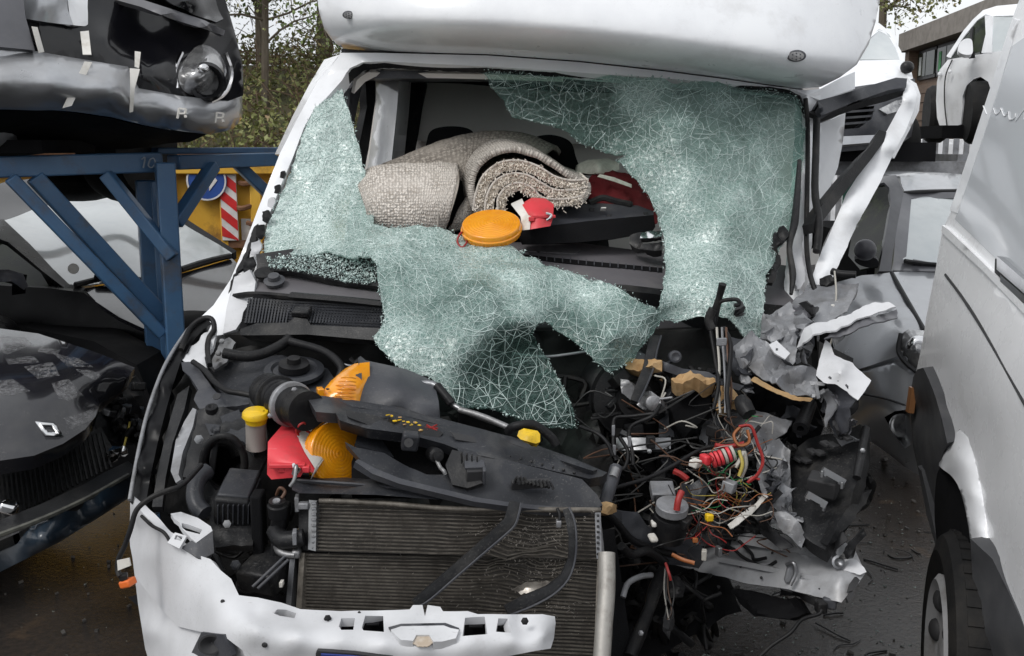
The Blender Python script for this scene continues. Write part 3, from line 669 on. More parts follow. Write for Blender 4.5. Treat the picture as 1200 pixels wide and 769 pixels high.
# ================================================================== dark hatchback without its nose
C = thing('dark_hatchback', 'dark hatchback with silver diamond badge on its dusty bonnet and its bumper skin missing', 'car', (-1.7, 3.5, 0))
def bz(x, y, z): return (x, y, DZ(x, y, z))
bon = [bz(*q) for q in ((-60, 383, .99), (0, 385, .99), (45, 391, .98), (110, 412, .955), (158, 431, .90), (151, 441, .88), (133, 456, .85), (118, 470, .825), (112, 488, .80), (100, 503, .78), (74, 520, .755), (40, 534, .74), (0, 540, .735), (-60, 541, .735))]
bctl = [bz(*q) for q in ((40, 440, .918), (90, 440, .915), (120, 440, .905), (0, 425, .94), (60, 412, .958))]
panel('bonnet', bon, black_dusty, C, ext=(-.02, .02, -.05), step=8, ctrl=bctl, smooth=60)
def patch_mat():
    m = bpy.data.materials.new('pale_film'); m.use_nodes = True; t = m.node_tree; L = t.links; b = t.nodes['Principled BSDF']; b.inputs['Base Color'].default_value = (.30, .30, .31, 1); b.inputs['Roughness'].default_value = .8
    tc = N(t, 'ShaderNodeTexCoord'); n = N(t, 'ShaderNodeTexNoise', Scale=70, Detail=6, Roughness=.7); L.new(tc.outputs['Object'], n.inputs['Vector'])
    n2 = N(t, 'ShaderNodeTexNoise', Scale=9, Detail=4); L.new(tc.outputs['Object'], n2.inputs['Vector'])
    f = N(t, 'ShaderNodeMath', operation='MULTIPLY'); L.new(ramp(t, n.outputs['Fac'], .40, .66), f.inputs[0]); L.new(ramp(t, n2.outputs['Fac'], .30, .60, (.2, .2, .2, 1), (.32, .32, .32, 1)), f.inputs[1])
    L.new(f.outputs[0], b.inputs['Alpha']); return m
patch_film = patch_mat()
_unused = (lambda *a, **k: None)('pale_film', (.16, .16, .165), .6, col2=(.045, .045, .048), ns=60, lo=.40, hi=.62)
fn_b = tps(bon+bctl)
def onb(q): 
    d_ = fn_b(np.array(q, float)); return [(a[0], a[1], float(e)-.0015) for a, e in zip(q, d_)]
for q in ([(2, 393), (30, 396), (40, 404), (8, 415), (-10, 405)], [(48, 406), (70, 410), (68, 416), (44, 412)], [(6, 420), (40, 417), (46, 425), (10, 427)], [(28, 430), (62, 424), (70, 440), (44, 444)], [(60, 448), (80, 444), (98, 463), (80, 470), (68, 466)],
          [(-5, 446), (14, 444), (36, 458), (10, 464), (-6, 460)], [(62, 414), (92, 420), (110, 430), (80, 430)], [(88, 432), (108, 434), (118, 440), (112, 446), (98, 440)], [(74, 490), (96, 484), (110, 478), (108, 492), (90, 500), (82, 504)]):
    panel('pale_patch', q, patch_film, C, th=.0004, step=5, jag=.5, seed=len(q), fn=lambda xy: fn_b(xy)-.0016, smooth=180)  # pale speckled see-through film in patches on the bonnet
def badge(pts): return [P(x, y, d) for x, y, d in pts]
cb = P(58, 502, 3.33); nb = (P(58, 502, 3.30)-P(58, 502, 3.33)).normalized()
L1 = [(42, 494), (63, 496), (73, 511), (52, 509)]; L2 = [(49, 499), (60, 500), (66, 507), (55, 506)]
L1 = [(41, 494), (63, 495), (75, 511), (53, 511)]; L2 = [(51, 498.5), (60, 499), (65, 506.5), (56, 506.5)]
o_ = [P(x, y, float(fn_b(np.array([(x, y)]))[0])-.003) for x, y in L1]; i_ = [P(x, y, float(fn_b(np.array([(x, y)]))[0])-.003) for x, y in L2]
mid_ = [a.lerp(b, .5)+nb*.014 for a, b in zip(o_, i_)]
g = MB(); g.add(o_+mid_+i_, [(k, (k+1) % 4, (k+1) % 4+4, k+4) for k in range(4)]+[(k+4, (k+1) % 4+4, (k+1) % 4+8, k+8) for k in range(4)])
g.obj('badge', chrome, C, smooth=0, recalc=False)
panel('slam_panel', [(110, 492, 3.62), (133, 458, 3.78), (160, 440, 4.0), (172, 470, 4.0), (168, 500, 3.9), (150, 520, 3.7), (120, 512, 3.6)], plastic, C, th=.04, step=6, crump=.02, cf=14, seed=9)
panel('radiator', [(-60, 545, 3.35), (40, 540, 3.42), (82, 522, 3.5), (118, 500, 3.62), (135, 530, 3.6), (100, 570, 3.45), (50, 600, 3.35), (-60, 640, 3.2)], mat('mesh_dark', (.015, .015, .016), .6, col2=(.05, .05, .052), ns=90, ani=(.2, 1, 1)), C, th=.05, step=10)
rr = random.Random(5)
for k in range(26):
    t = k/25; a = P(-20+135*t+4, 552-46*t, 3.34+.2*t); b = P(-10+140*t, 618-70*t, 3.2+.3*t)
    g = MB(); g.beam(a, b, .006, .012); g.obj('radiator_fin', plastic, C)
panel('bumper_carrier', [(-60, 628, 3.0), (20, 604, 3.1), (90, 570, 3.3), (150, 540, 3.5), (158, 546, 3.46), (152, 556, 3.4), (100, 588, 3.2), (40, 618, 3.02), (-60, 660, 2.85)], plastic, C, th=.03, step=8, warp=.01, wf=8)
tb = mat('dark_blue_bumper', (.012, .022, .035), .35, coat=.5, dirt=(.08, .08, .08), damt=.5)
panel('bumper_beam', [(-60, 652, 2.85), (40, 616, 3.02), (100, 587, 3.2), (153, 556, 3.4), (157, 560, 3.42), (155, 578, 3.42), (100, 614, 3.2), (45, 648, 3.0), (-60, 700, 2.8)], tb, C, ext=(0, .12, -.02), step=8, ctrl=[(50, 630, 2.95), (120, 592, 3.22)], smooth=60)
g = MB(); g.tube([P(-60, 648, 2.83), P(40, 612, 3.0), P(100, 585, 3.18), P(150, 557, 3.38)], .008, seg=6); g.obj('bumper_lip', mat('worn_edge', (.10, .10, .085), .6, col2=(.03, .03, .03), ns=20), C)
hl = panel('headlight_unit', [(118, 532, 3.55), (128, 524, 3.55), (145, 522, 3.6), (150, 532, 3.6), (138, 542, 3.55), (124, 540, 3.55)], chrome, C, th=.04, step=5, crump=.015, cf=30, ctrl=[(134, 531, 3.48)])
g = MB(); g.tube([P(145, 524, 3.6), P(150, 505, 3.65), P(152, 495, 3.7)], .004, seg=5); g.obj('lamp_wire', wire_y, C)
for k in range(12):
    x, y = rr.uniform(112, 166), rr.uniform(450, 522); g = MB()
    g.tube([P(x+rr.uniform(-14, 14), y+rr.uniform(-9, 9), 3.62+rr.uniform(0, .2)) for _ in range(4)], rr.uniform(.005, .014), seg=6, n=4); g.obj('hose', rubber, C)
for k in range(9):
    x, y = rr.uniform(110, 165), rr.uniform(455, 530); g = MB()
    g.bpx(x, y, 3.66+rr.uniform(0, .1), rr.uniform(8, 20), rr.uniform(5, 12), .05, (rr.uniform(-20, 20), rr.uniform(-30, 30), rr.uniform(-40, 40))); g.obj('bracket', [plastic, plastic_grey, steel][k % 3] if k % 5 == 0 else plastic, C, bevel=.004)
g = MB(); g.bpx(6, 598, 3.1, 20, 14, .05, (0, 20, 10)); g.obj('fog_lamp', chrome, C, bevel=.01)
panel('body_side', [(-60, 384, 4.75), (30, 384, 4.75), (110, 400, 4.5), (160, 428, 4.2), (178, 470, 4.2), (178, 560, 4.2), (100, 600, 4.2), (-60, 640, 4.2)], seat_m, C, ext=(0, .3, 0), step=20, ctrl=[(100, 480, 4.3)])
g = MB(); g.lathe(P(-30, 560, 4.4), (1, 0, 0), [(.16, -.1), (.28, -.1), (.30, -.06), (.30, .06), (.28, .1), (.16, .1)], seg=28); g.obj('tyre', tyre_m, C)
g = MB(); g.box((-3.3, 3.75, .58), (2.4, 1.5, .66), (0, 0, 10)); g.obj('body_shell', black_low, C, bevel=.12, bseg=4)
# ================================================================== white and silver van at the right edge
def vd(x, off=0): return 1.19/((x-600)/1200.-.122) + off
V = thing('silver_white_van', 'silver white van at the right edge with black cladding and a pale wheel arch', 'van', (1.75, 4.0, 0))
DSC[0] = .8
def vp(pts, off=0): return [(x, y, vd(max(x, 1040), off) if len(r) == 0 else r[0]) for x, y, *r in pts]
# lower side panels
low = [(1105, 266), (1096, 320), (1086, 370), (1080, 408), (1074, 436), (1082, 432), (1096, 466), (1110, 520), (1124, 503), (1134, 512), (1144, 548), (1152, 592), (1163, 654), (1180, 694), (1215, 770), (1330, 800), (1330, 500), (1200, 362), (1150, 310), (1112, 274)]
lean = lambda y: .24*max(-.25, min(1, (520-y)/300.))
fv = tps([(x, y, vd(max(x, 1072))+lean(y)) for x, y in low]+[(1130, 400, vd(1130)+.03), (1160, 470, vd(1160)-.02), (1250, 600, vd(1250)-.05), (1096, 400, vd(1096)+.06)])
panel('body_side', vp(low), van_paint, V, th=.05, step=10, fn=fv, warp=.004, wf=3, smooth=70)
def onv(q, o=-.01):
    d_ = fv(np.array([(a[0], a[1]) for a in q], float)); return [(a[0], a[1], float(e)+o) for a, e in zip(q, d_)]
up = [(1206, -30), (1192, 6), (1180, 40), (1164, 92), (1140, 168), (1116, 245), (1106, 266), (1113, 273), (1151, 309), (1201, 361), (1330, 480), (1330, -30)]
UP = [(x, y, vd(max(x, 1080), .19+.30*max(-.2, (300-y)/300.))) for x, y in up]
fu = tps(UP)
panel('upper_side', UP, van_paint, V, th=.05, step=12, smooth=70)
glass_o = [(1212, 36), (1186, 54), (1164, 124), (1142, 190), (1119, 257), (1200, 335), (1330, 450), (1330, 40)]
vg = mat('tinted_van_glass', (.56, .58, .61), .12, coat=1, metal=.0, col2=(.60, .62, .65), ns=1.6, lo=.3, hi=.75)
gg = panel('side_glass', [(x, y, float(fu(np.array([(x, y)]))[0])-.006) for x, y in glass_o], vg, V, th=.004, step=12, fn=lambda xy: fu(xy)-.006)
panel('window_seal', [(x, y, float(fu(np.array([(x, y)]))[0])-.010) for x, y in [(1187, 22), (1194, 24), (1170, 104), (1146, 178), (1122, 250), (1113, 247), (1138, 172), (1162, 98)]], white, V, th=.02, step=7)
panel('belt_moulding', [(x, y, float(fv(np.array([(x, y)]))[0])-.03) for x, y in [(1104, 264), (1112, 270), (1150, 306), (1200, 357), (1260, 416), (1330, 486), (1330, 494), (1200, 368), (1150, 316), (1110, 279), (1103, 272)]], van_paint, V, th=.03, step=8, smooth=60)
# chalked lettering on the glass
def fud(x, y): return float(fu(np.array([(x, y)]))[0])-.012
g = MB()
for st in (((1152, 124), (1156, 134)), ((1164, 127), (1167, 134), (1172, 130), (1173, 127), (1177, 136), (1182, 131)), ((1182, 131), (1183, 140), (1189, 138), (1190, 133)), ((1190, 142), (1196, 134), (1201, 128), (1200, 140))):
    g.tube([P(x, y, fud(x, y)) for x, y in st], .0015, seg=4, n=4)
g.obj('marker_scrawl', van_paint, V)
# door seam, handle
seam = mat('panel_gap', (.03, .03, .032), .7)
sx = onv([(1108, 322), (1130, 352), (1160, 400), (1200, 472), (1230, 530)], -.003)
g = MB(); g.tube([P(*q) for q in sx], .0045, seg=6); g.obj('panel_seam', seam, V)
sx = [(1113, 247), (1130, 268), (1165, 300), (1210, 345)]
H_ = panel('handle_recess', onv([(1166, 303), (1200, 334), (1230, 362), (1230, 392), (1200, 358), (1165, 328)], -.008), seam, V, th=.02, step=7)
panel('door_handle', onv([(1168, 300), (1200, 328), (1230, 356), (1230, 370), (1200, 344), (1168, 316)], -.045), chrome, V, th=.02, step=6)
panel('handle_grip', onv([(1172, 322), (1200, 346), (1230, 374), (1230, 384), (1200, 356), (1172, 330)], -.03), steel, V, th=.02, step=6)
# black corner cladding ahead of the wheel, pale wheel arch, rocker
clad = mat('cladding_plastic', (.055, .056, .060), .5, col2=(.075, .076, .08), spec=.3, dirt=(.12, .115, .11), ds=6, damt=.4, bump=.1, bs=200)
panel('corner_cladding', [(1082, 431, 4.15), (1075, 433, 4.3), (1070, 442, 4.4), (1068, 456, 4.46), (1067, 476, 4.5), (1068, 500, 4.5), (1070, 524, 4.48), (1075, 546, 4.42), (1080, 566, 4.38), (1085, 590, 4.33), (1091, 612, 4.28), (1095, 602, 4.2), (1098, 580, 4.14), (1100, 556, 4.08), (1102, 541, 4.0), (1106, 528, 3.9), (1110, 519, 3.8), (1104, 492, 3.88), (1096, 464, 3.98), (1089, 446, 4.06)],
      clad, V, ext=(.2, .1, 0), step=4, smooth=70, ctrl=[(1085, 500, 4.26), (1092, 530, 4.14), (1078, 480, 4.4)])
panel('lower_trim', [(1075, 546, 4.34), (1080, 552, 4.3), (1092, 606, 4.12), (1101, 645, 4.02), (1097, 642, 4.05), (1086, 604, 4.2)], clad, V, th=.03, step=6)
g = MB(); g.bpx(1070, 470, 4.42, 5, 24, .03, (0, 4, 0)); g.obj('side_reflector', mat('reflector_amber', (.30, .14, .06), .3), V)
arch = [(1101, 541), (1106, 524), (1118, 507), (1127, 503), (1135, 510), (1144, 540), (1152, 585), (1163, 655), (1150, 644), (1137, 632), (1133, 612), (1128, 586), (1122, 566), (1113, 553), (1104, 550)]
af = tps([(1101, 541, 4.05), (1118, 507, 3.72), (1127, 503, 3.6), (1144, 540, 3.45), (1163, 655, 3.33), (1137, 632, 3.42), (1122, 566, 3.66), (1104, 550, 4.02)])
def fve(x, y, o): return (x, y, float(fv(np.array([(x, y)]))[0])+o)
def c2(q, n=5): return [(p.x, p.y) for p in cat([Vector((a, b, 0)) for a, b in q], n)]
ao = c2([(1100, 546), (1103, 528), (1111, 513), (1122, 504), (1133, 509), (1142, 530), (1149, 562), (1156, 606), (1164, 656)])
ai = c2([(1137, 634), (1134, 612), (1129, 588), (1123, 570), (1115, 558), (1106, 551)])
am = [(1112, 530), (1122, 528), (1131, 542), (1139, 578), (1146, 620), (1150, 640)]
panel('wheel_arch', [fve(x, y, .012) for x, y in ao]+[fve(x, y, -.075) for x, y in ai], white, V, ext=(.10, .05, 0), step=3.5, smooth=80, ctrl=[fve(x, y, -.068) for x, y in am])
li = c2([(1137, 634), (1134, 612), (1129, 588), (1123, 570), (1115, 557), (1106, 549), (1098, 556), (1095, 600), (1099, 650)])
panel('arch_liner', [fve(x, y, .03) for x, y in li]+[(1098, 700, 4.2), (1110, 800, 4.0), (1215, 800, 3.5), (1150, 700, 3.6)], seat_m, V, ext=(.45, .2, 0), step=8)
panel('rocker', [(1137, 631), (1150, 643), (1163, 655), (1182, 694), (1215, 768), (1240, 830), (1160, 830), (1152, 770), (1141, 700)], plastic, V, th=.08, step=8, fn=tps([(1137, 631, 3.4), (1163, 655, 3.28), (1215, 768, 3.05), (1152, 770, 3.4), (1240, 830, 3.0), (1141, 700, 3.5), (1180, 740, 3.12)]), smooth=50) if False else \
panel('rocker', [(1137, 631, 3.42), (1150, 643, 3.35), (1163, 655, 3.30), (1182, 694, 3.2), (1215, 768, 3.05), (1240, 830, 3.0), (1160, 830, 3.35), (1152, 770, 3.4), (1141, 700, 3.46)], clad, V, th=.08, step=8, ctrl=[(1175, 740, 3.2)], smooth=50)
wax = Vector((-math.cos(R(16)), math.sin(R(16)), 0)); DSC[0] = 1.0; wc = P(1141, 772, 2.98); DSC[0] = .8
tt = MB(); tt.lathe(wc, wax, [(.22, -.1), (.33, -.1), (.36, -.07), (.362, .07), (.345, .095), (.30, .11), (.235, .09), (.215, .06)], seg=48); ty = tt.obj('tyre', tyre_m, V, smooth=30)
for k in range(44):
    a = 2*math.pi*k/44; u = Vector((-wax.y, wax.x, 0)).normalized(); q = wc+(u*math.cos(a)+Vector((0, 0, 1))*math.sin(a))*.362
    g = MB(); g.beam(q-wax*.07, q+wax*.07, .030, .008, up=(q-wc)); 
    if k == 0: proto = g.obj('tread_block', tyre_m, ty); pm = proto
    else: g.obj('tread_block', tyre_m, ty)
rm = mat('wheel_trim_silver', (.42, .42, .43), .45, metal=.3, dirt=(.12, .10, .08), ds=6, damt=.7)
g = MB(); g.lathe(wc, wax, [(.225, .06), (.232, .098), (.215, .11), (.18, .085), (.12, .075), (.06, .09), (.001, .092)], seg=40, caps=False); hub = g.obj('wheel_trim', rm, V)
for k in range(8):
    a = 2*math.pi*k/8; u = Vector((-wax.y, wax.x, 0)).normalized(); q = wc+wax*.084+(u*math.cos(a)+Vector((0, 0, 1))*math.sin(a))*.165
    g = MB(); g.ell(q, (.02, .035, .035), 12, 8); g.obj('trim_hole', seam, hub)
# solid body behind the skin so the van reads from any side
g = MB(); g.box((2.40, 1.55, .98), (1.95, 2.9, 1.0), (0, 0, -7)); g.obj('body_core', van_paint, V, bevel=.06)
g = MB(); g.box((2.62, 1.3, 1.95), (1.9, 2.5, 1.1), (0, 4, -7)); g.obj('upper_core', van_paint, V, bevel=.08)
g = MB(); g.box((2.10, .95, .90), (1.95, 1.9, 1.0), (0, 0, -7)); g.obj('rear_body', van_paint, V, bevel=.03)
g = MB(); g.box((2.17, .95, 1.90), (1.9, 1.9, 1.02), (0, 3, -7)); g.obj('rear_body', van_paint, V, bevel=.06)
DSC[0] = 1.0
# ================================================================== silver hatchback
C = thing('silver_hatchback', 'silver hatchback with dented front corner between the motorhome and the van', 'car', (2.4, 6.0, 0))
panel('roof', [(1055, 207, 6.78), (1066, 203.5, 7.0), (1085, 203, 7.1), (1130, 204, 7.2), (1130, 224, 6.75), (1112, 223.5, 6.7), (1061, 227, 6.6), (1056, 215, 6.66)], silver, C, ext=(.4, 1.6, -.02), step=6, ctrl=[(1090, 212, 6.95)], smooth=60)
g = MB(); g.tube([P(1060, 226, 6.6), P(1080, 224.5, 6.62), P(1125, 223.5, 6.68)], .012, seg=6); g.obj('roof_seam', seam, C)
panel('windscreen', [(1064, 230, 6.6), (1118, 228, 6.65), (1118, 312, 6.05), (1098, 310, 6.02), (1058, 304, 6.0)], sky_glass, C, th=.006, step=9)
panel('screen_frame', [(1058, 226, 6.58), (1130, 225, 6.62), (1130, 232, 6.6), (1068, 233, 6.57), (1062, 302, 6.02), (1098, 309, 6.0), (1130, 311, 6.02), (1130, 319, 5.96), (1046, 317, 5.9), (1050, 270, 6.2)], grey_paint, C, th=.02, step=7)
g = MB(); g.tube([P(1060, 306, 5.96), P(1080, 309, 5.97), P(1105, 311, 5.98)], .014, seg=6); g.obj('wiper', rubber, C)
pillar_m = mat('dark_grey_pillar', (.05, .05, .058), .4, coat=.3, spec=.3)
panel('pillar', [(1026, 216, 6.6), (1036, 206, 6.75), (1050, 205, 6.7), (1059, 226, 6.56), (1052, 262, 6.25), (1046, 300, 6.0), (1044, 318, 5.88), (1030, 318, 5.84), (1036, 285, 6.02), (1044, 240, 6.35), (1042, 220, 6.5), (1036, 214, 6.56)], pillar_m, C, th=.05, step=6, smooth=60)
hatch_glass = mat('hatch_side_glass', (.006, .008, .006), .12, spec=.12, col2=(.03, .04, .015), ns=9, lo=.5, hi=.7, rv=.03)
panel('side_window', [(1012, 240, 6.6), (1026, 216, 6.62), (1036, 213, 6.6), (1043, 221, 6.5), (1043, 242, 6.35), (1036, 283, 6.05), (1028, 312, 5.86), (1008, 316, 5.9), (994, 300, 6.2), (1000, 262, 6.5)], hatch_glass, C, th=.01, step=8)
g = MB(); g.ell(P(1014, 293, 5.7), (.062, .05, .060), 20, 14, (0, 12, 0)); g.obj('mirror', pillar_m, C, smooth=180)
panel('mirror_foot', [(1002, 304, 5.8), (1024, 302, 5.76), (1030, 310, 5.78), (1022, 314, 5.8), (1008, 311, 5.82)], plastic, C, th=.03, step=3, curve=True)
panel('bonnet', [(1046, 319, 5.86), (1062, 318, 5.92), (1110, 320, 5.95), (1140, 322, 6.0), (1140, 400, 5.1), (1084, 388, 5.12), (1064, 352, 5.5)], silver, C, th=.02, step=9, ctrl=[(1095, 350, 5.55)], smooth=60)
g = MB(); g.tube([P(1045, 320, 5.84), P(1063, 352, 5.47), P(1083, 387, 5.10)], .012, seg=6); g.obj('bonnet_gap', seam, C)
panel('front_wing', [(980, 330, 5.9), (1010, 322, 5.86), (1044, 319, 5.84), (1063, 353, 5.48), (1082, 388, 5.11), (1060, 388, 5.12), (1053, 396, 5.12), (1052, 418, 5.1), (1010, 432, 5.25), (985, 440, 5.5), (975, 400, 5.7)], silver, C, th=.03, step=8, warp=.012, wf=5, ctrl=[(1030, 370, 5.45)], smooth=60)
hl = panel('headlight', [(1056, 392, 5.08), (1064, 386, 5.08), (1092, 388, 5.06), (1092, 436, 5.0), (1076, 436, 5.0), (1064, 426, 5.02), (1054, 414, 5.06)], headlamp, C, th=.06, step=6, ctrl=[(1072, 408, 4.96)], smooth=60)
g = MB(); g.tube([P(1056, 391, 5.05), P(1053, 412, 5.04), P(1063, 427, 5.0), (P(1076, 437, 4.98))], .012, seg=6); g.obj('lamp_seal', seam, hl)
g = MB(); g.ell(P(1076, 405, 5.0), (.055, .03, .05)); g.obj('lamp_bowl', chrome, hl)
panel('bumper', [(1012, 434, 5.26), (1048, 427, 5.08), (1066, 437, 5.0), (1092, 442, 4.92), (1092, 560, 4.9), (1078, 557, 4.95), (1058, 546, 5.02), (1030, 524, 5.15), (990, 497, 5.35), (982, 470, 5.5)], silver, C, ext=(.1, .5, 0), step=7, warp=.01, wf=5, ctrl=[(1045, 480, 5.0), (1070, 510, 4.9)], holes=[[(1036, 489), (1048, 482), (1064, 480), (1069, 482), (1069, 520), (1060, 526), (1046, 508)]], smooth=60)
panel('bumper_vent', [(1032, 486, 5.2), (1050, 478, 5.16), (1074, 477, 5.1), (1074, 530, 5.1), (1056, 530, 5.16), (1040, 508, 5.2)], plastic, C, th=.05, step=6)
g = MB(); g.lathe(P(1056, 498, 5.1), (-.1, -1, .1), [(.06, 0), (.062, .012), (.05, .016), (.001, .002)], seg=24); g.obj('fog_lamp', headlamp, C)
g = MB(); g.tube([P(1012, 462, 5.16), P(1040, 468, 5.02), P(1066, 477, 4.93)], .006, seg=6); g.obj('bumper_seam', seam, C)
g = MB(); g.lathe(P(1000, 440, 5.75), (-1, -.4, 0), [(.16, -.1), (.29, -.1), (.31, -.06), (.31, .06), (.29, .1), (.16, .1)], seg=28); g.obj('tyre', tyre_m, C)
g = MB(); g.box((2.95, 7.4, .7), (1.3, 1.6, .75)); g.obj('body_core', seat_m, C)
# ================================================================== white car stacked behind, nose towards us
C = thing('white_stacked_car', 'white car with dark lower grille on the rear rack just right of the motorhome roof', 'car', (3.2, 9.6, 1.75))
panel('windscreen', [(1005, 70, 9.3), (1015, 46, 9.6), (1030, 34, 9.9), (1042, 40, 9.9), (1051, 56, 9.6), (1055, 70, 9.35)], sky_glass, C, th=.006, step=6)
panel('roof_frame', [(985, 60, 9.8), (1005, 36, 10), (1030, 27, 10.2), (1044, 38, 9.95), (1056, 60, 9.55), (1060, 72, 9.3), (1055, 71, 9.3), (1050, 57, 9.56), (1041, 42, 9.86), (1030, 36, 9.86), (1015, 48, 9.55), (1006, 71, 9.25), (985, 80, 9.2)], white, C, th=.05, step=5)
panel('bonnet', [(960, 90, 9.0), (985, 76, 9.15), (1006, 71, 9.25), (1055, 70, 9.3), (1066, 76, 9.3), (1070, 92, 9.0), (1060, 96, 8.8), (1020, 100, 8.7), (960, 110, 8.7)], white, C, th=.04, step=7, ctrl=[(1020, 84, 8.95)], smooth=60)
panel('bumper', [(960, 108, 8.7), (1020, 99, 8.68), (1060, 95, 8.78), (1072, 92, 9.0), (1074, 125, 8.95), (1068, 160, 8.8), (1050, 172, 8.65), (1010, 176, 8.55), (960, 180, 8.5)], plastic_grey, C, ext=(0, 1.2, 0), step=8, ctrl=[(1020, 140, 8.45)], holes=[[(985, 128), (1025, 124), (1022, 140), (1008, 150), (985, 152)]], smooth=60)
panel('grille', [(975, 120, 8.62), (1035, 118, 8.62), (1030, 156, 8.62), (975, 160, 8.62)], seat_m, C, th=.04, step=9)
for k in range(3):
    g = MB(); g.beam(P(980, 132+7*k, 8.5), P(1024-3*k, 129+7*k, 8.5), .04, .018); g.obj('grille_bar', plastic_grey, C)
panel('headlight', [(1030, 128, 8.5), (1050, 118, 8.55), (1062, 116, 8.62), (1060, 128, 8.6), (1040, 134, 8.5)], headlamp, C, th=.03, step=5)
panel('bumper_lip', [(985, 160, 8.42), (1030, 158, 8.44), (1060, 148, 8.6), (1064, 154, 8.62), (1035, 166, 8.44), (985, 170, 8.4)], silver, C, th=.04, step=6)
g = MB(); g.ell(P(1063, 79, 9.0), (.06, .05, .055)); g.obj('mirror', plastic, C)
g = MB(); g.box(P(1005, 178, 9.2), (1.0, 1.0, .16)); g.obj('under_tray', seat_m, C)
g = MB(); g.lathe(P(1055, 170, 9.5), (1, 0, 0), [(.14, -.09), (.26, -.09), (.28, -.05), (.28, .05), (.26, .09), (.14, .09)], seg=24); g.obj('tyre', tyre_m, C)
# ================================================================== white car on the rack at the top right
C = thing('white_raised_car', 'white hatchback high on the rear rack at the top right, seen from its front corner', 'car', (4.6, 9.8, 1.7))
panel('body_side', [(1111, 70, 10.25), (1101, 82, 10.4), (1098, 96, 10.46), (1097, 118, 10.46), (1098, 138, 10.42), (1101, 147, 10.38), (1113, 150, 10.25), (1126, 146, 10.08), (1128, 128, 10.02), (1128, 113, 10.0), (1133, 100, 9.9), (1141, 93, 9.8), (1149, 90, 9.72), (1158, 96, 9.6), (1166, 120, 9.5), (1170, 160, 9.45), (1240, 180, 9.0), (1240, 60, 8.9), (1170, 60, 9.45), (1160, 62, 9.56), (1140, 65, 9.8)], white, C, th=.05, step=5, ctrl=[(1112, 110, 10.2), (1140, 78, 9.78)], smooth=60)
panel('roof', [(1109, 66, 10.32), (1120, 50, 10.28), (1129, 36, 10.2), (1140, 23, 10.1), (1152, 12, 9.98), (1168, 7, 9.8), (1200, 4, 9.5), (1240, 4, 9.2), (1240, 18, 9.0), (1200, 18, 9.35), (1163, 19, 9.7), (1155, 17, 9.82), (1145, 24, 9.92), (1131, 41, 10.04), (1121, 56, 10.14), (1114, 68, 10.22)], white, C, th=.06, step=4, smooth=60)
panel('side_window', [(1113, 69, 10.24), (1121, 56, 10.16), (1131, 41, 10.06), (1138, 33, 10.0), (1134, 64, 9.9), (1122, 68, 10.1)], dark_glass, C, th=.01, step=4)
panel('side_window', [(1140, 31, 9.98), (1146, 24, 9.92), (1154, 18, 9.84), (1155, 40, 9.72), (1150, 60, 9.70), (1137, 64, 9.86)], dark_glass, C, th=.01, step=4)
panel('pillar', [(1137, 34, 9.98), (1140, 31, 9.95), (1137, 64, 9.83), (1134, 64, 9.87)], seam, C, th=.02, step=3)
panel('pillar', [(1154, 18, 9.82), (1163, 19, 9.68), (1162, 62, 9.53), (1150, 62, 9.68), (1155, 40, 9.70)], white, C, th=.04, step=4)
panel('windscreen', [(1164, 20, 9.68), (1240, 19, 9.0), (1240, 60, 8.9), (1163, 61, 9.52)], sky_glass, C, th=.006, step=6)
panel('mirror', [(1123, 60, 9.6), (1124, 52, 9.6), (1130, 46, 9.58), (1138, 46, 9.56), (1140, 54, 9.56), (1139, 63, 9.56), (1130, 64, 9.58)], white, C, th=.1, step=3, curve=True, smooth=70)
panel('mirror_foot', [(1132, 64, 9.66), (1142, 60, 9.7), (1143, 68, 9.74), (1136, 69, 9.74)], plastic, C, th=.03, step=3)
for x, y, d in ((1113, 84, 10.1), (1101, 87, 10.36)):
    g = MB(); g.beam(P(x-2, y, d), P(x+2, y-.3, d-.02), .03, .03); g.obj('door_handle', white, C, bevel=.006)
g = MB(); g.tube([P(1116, 70, 10.14), P(1108, 90, 10.2), P(1107, 120, 10.22), P(1110, 149, 10.2)], .007, seg=5); g.obj('door_gap', seam, C)
panel('arch_liner', [(1127, 114, 10.06), (1133, 101, 9.96), (1141, 94, 9.86), (1150, 91, 9.78), (1160, 100, 9.7), (1168, 160, 9.6), (1127, 160, 10.1)], seat_m, C, th=.05, step=6)
g = MB(); g.lathe(P(1146, 132, 9.86), (-.97, .22, 0), [(.16, -.1), (.27, -.1), (.3, -.06), (.3, .06), (.27, .1), (.16, .1)], seg=28); g.obj('tyre', tyre_m, C)
g = MB(); g.lathe(P(1097, 134, 10.9), (-.97, .22, 0), [(.16, -.1), (.27, -.1), (.3, -.06), (.3, .06), (.27, .1), (.16, .1)], seg=28); g.obj('tyre', tyre_m, C)
g = MB(); g.box(P(1125, 155, 10.4), (.7, .8, .12)); g.obj('under_tray', seat_m, C)
# ================================================================== the crashed motorhome
M = thing('crashed_motorhome', 'white motorhome with torn open front end and shattered windscreen, in the middle', 'motorhome', (0, 3.2, 0))
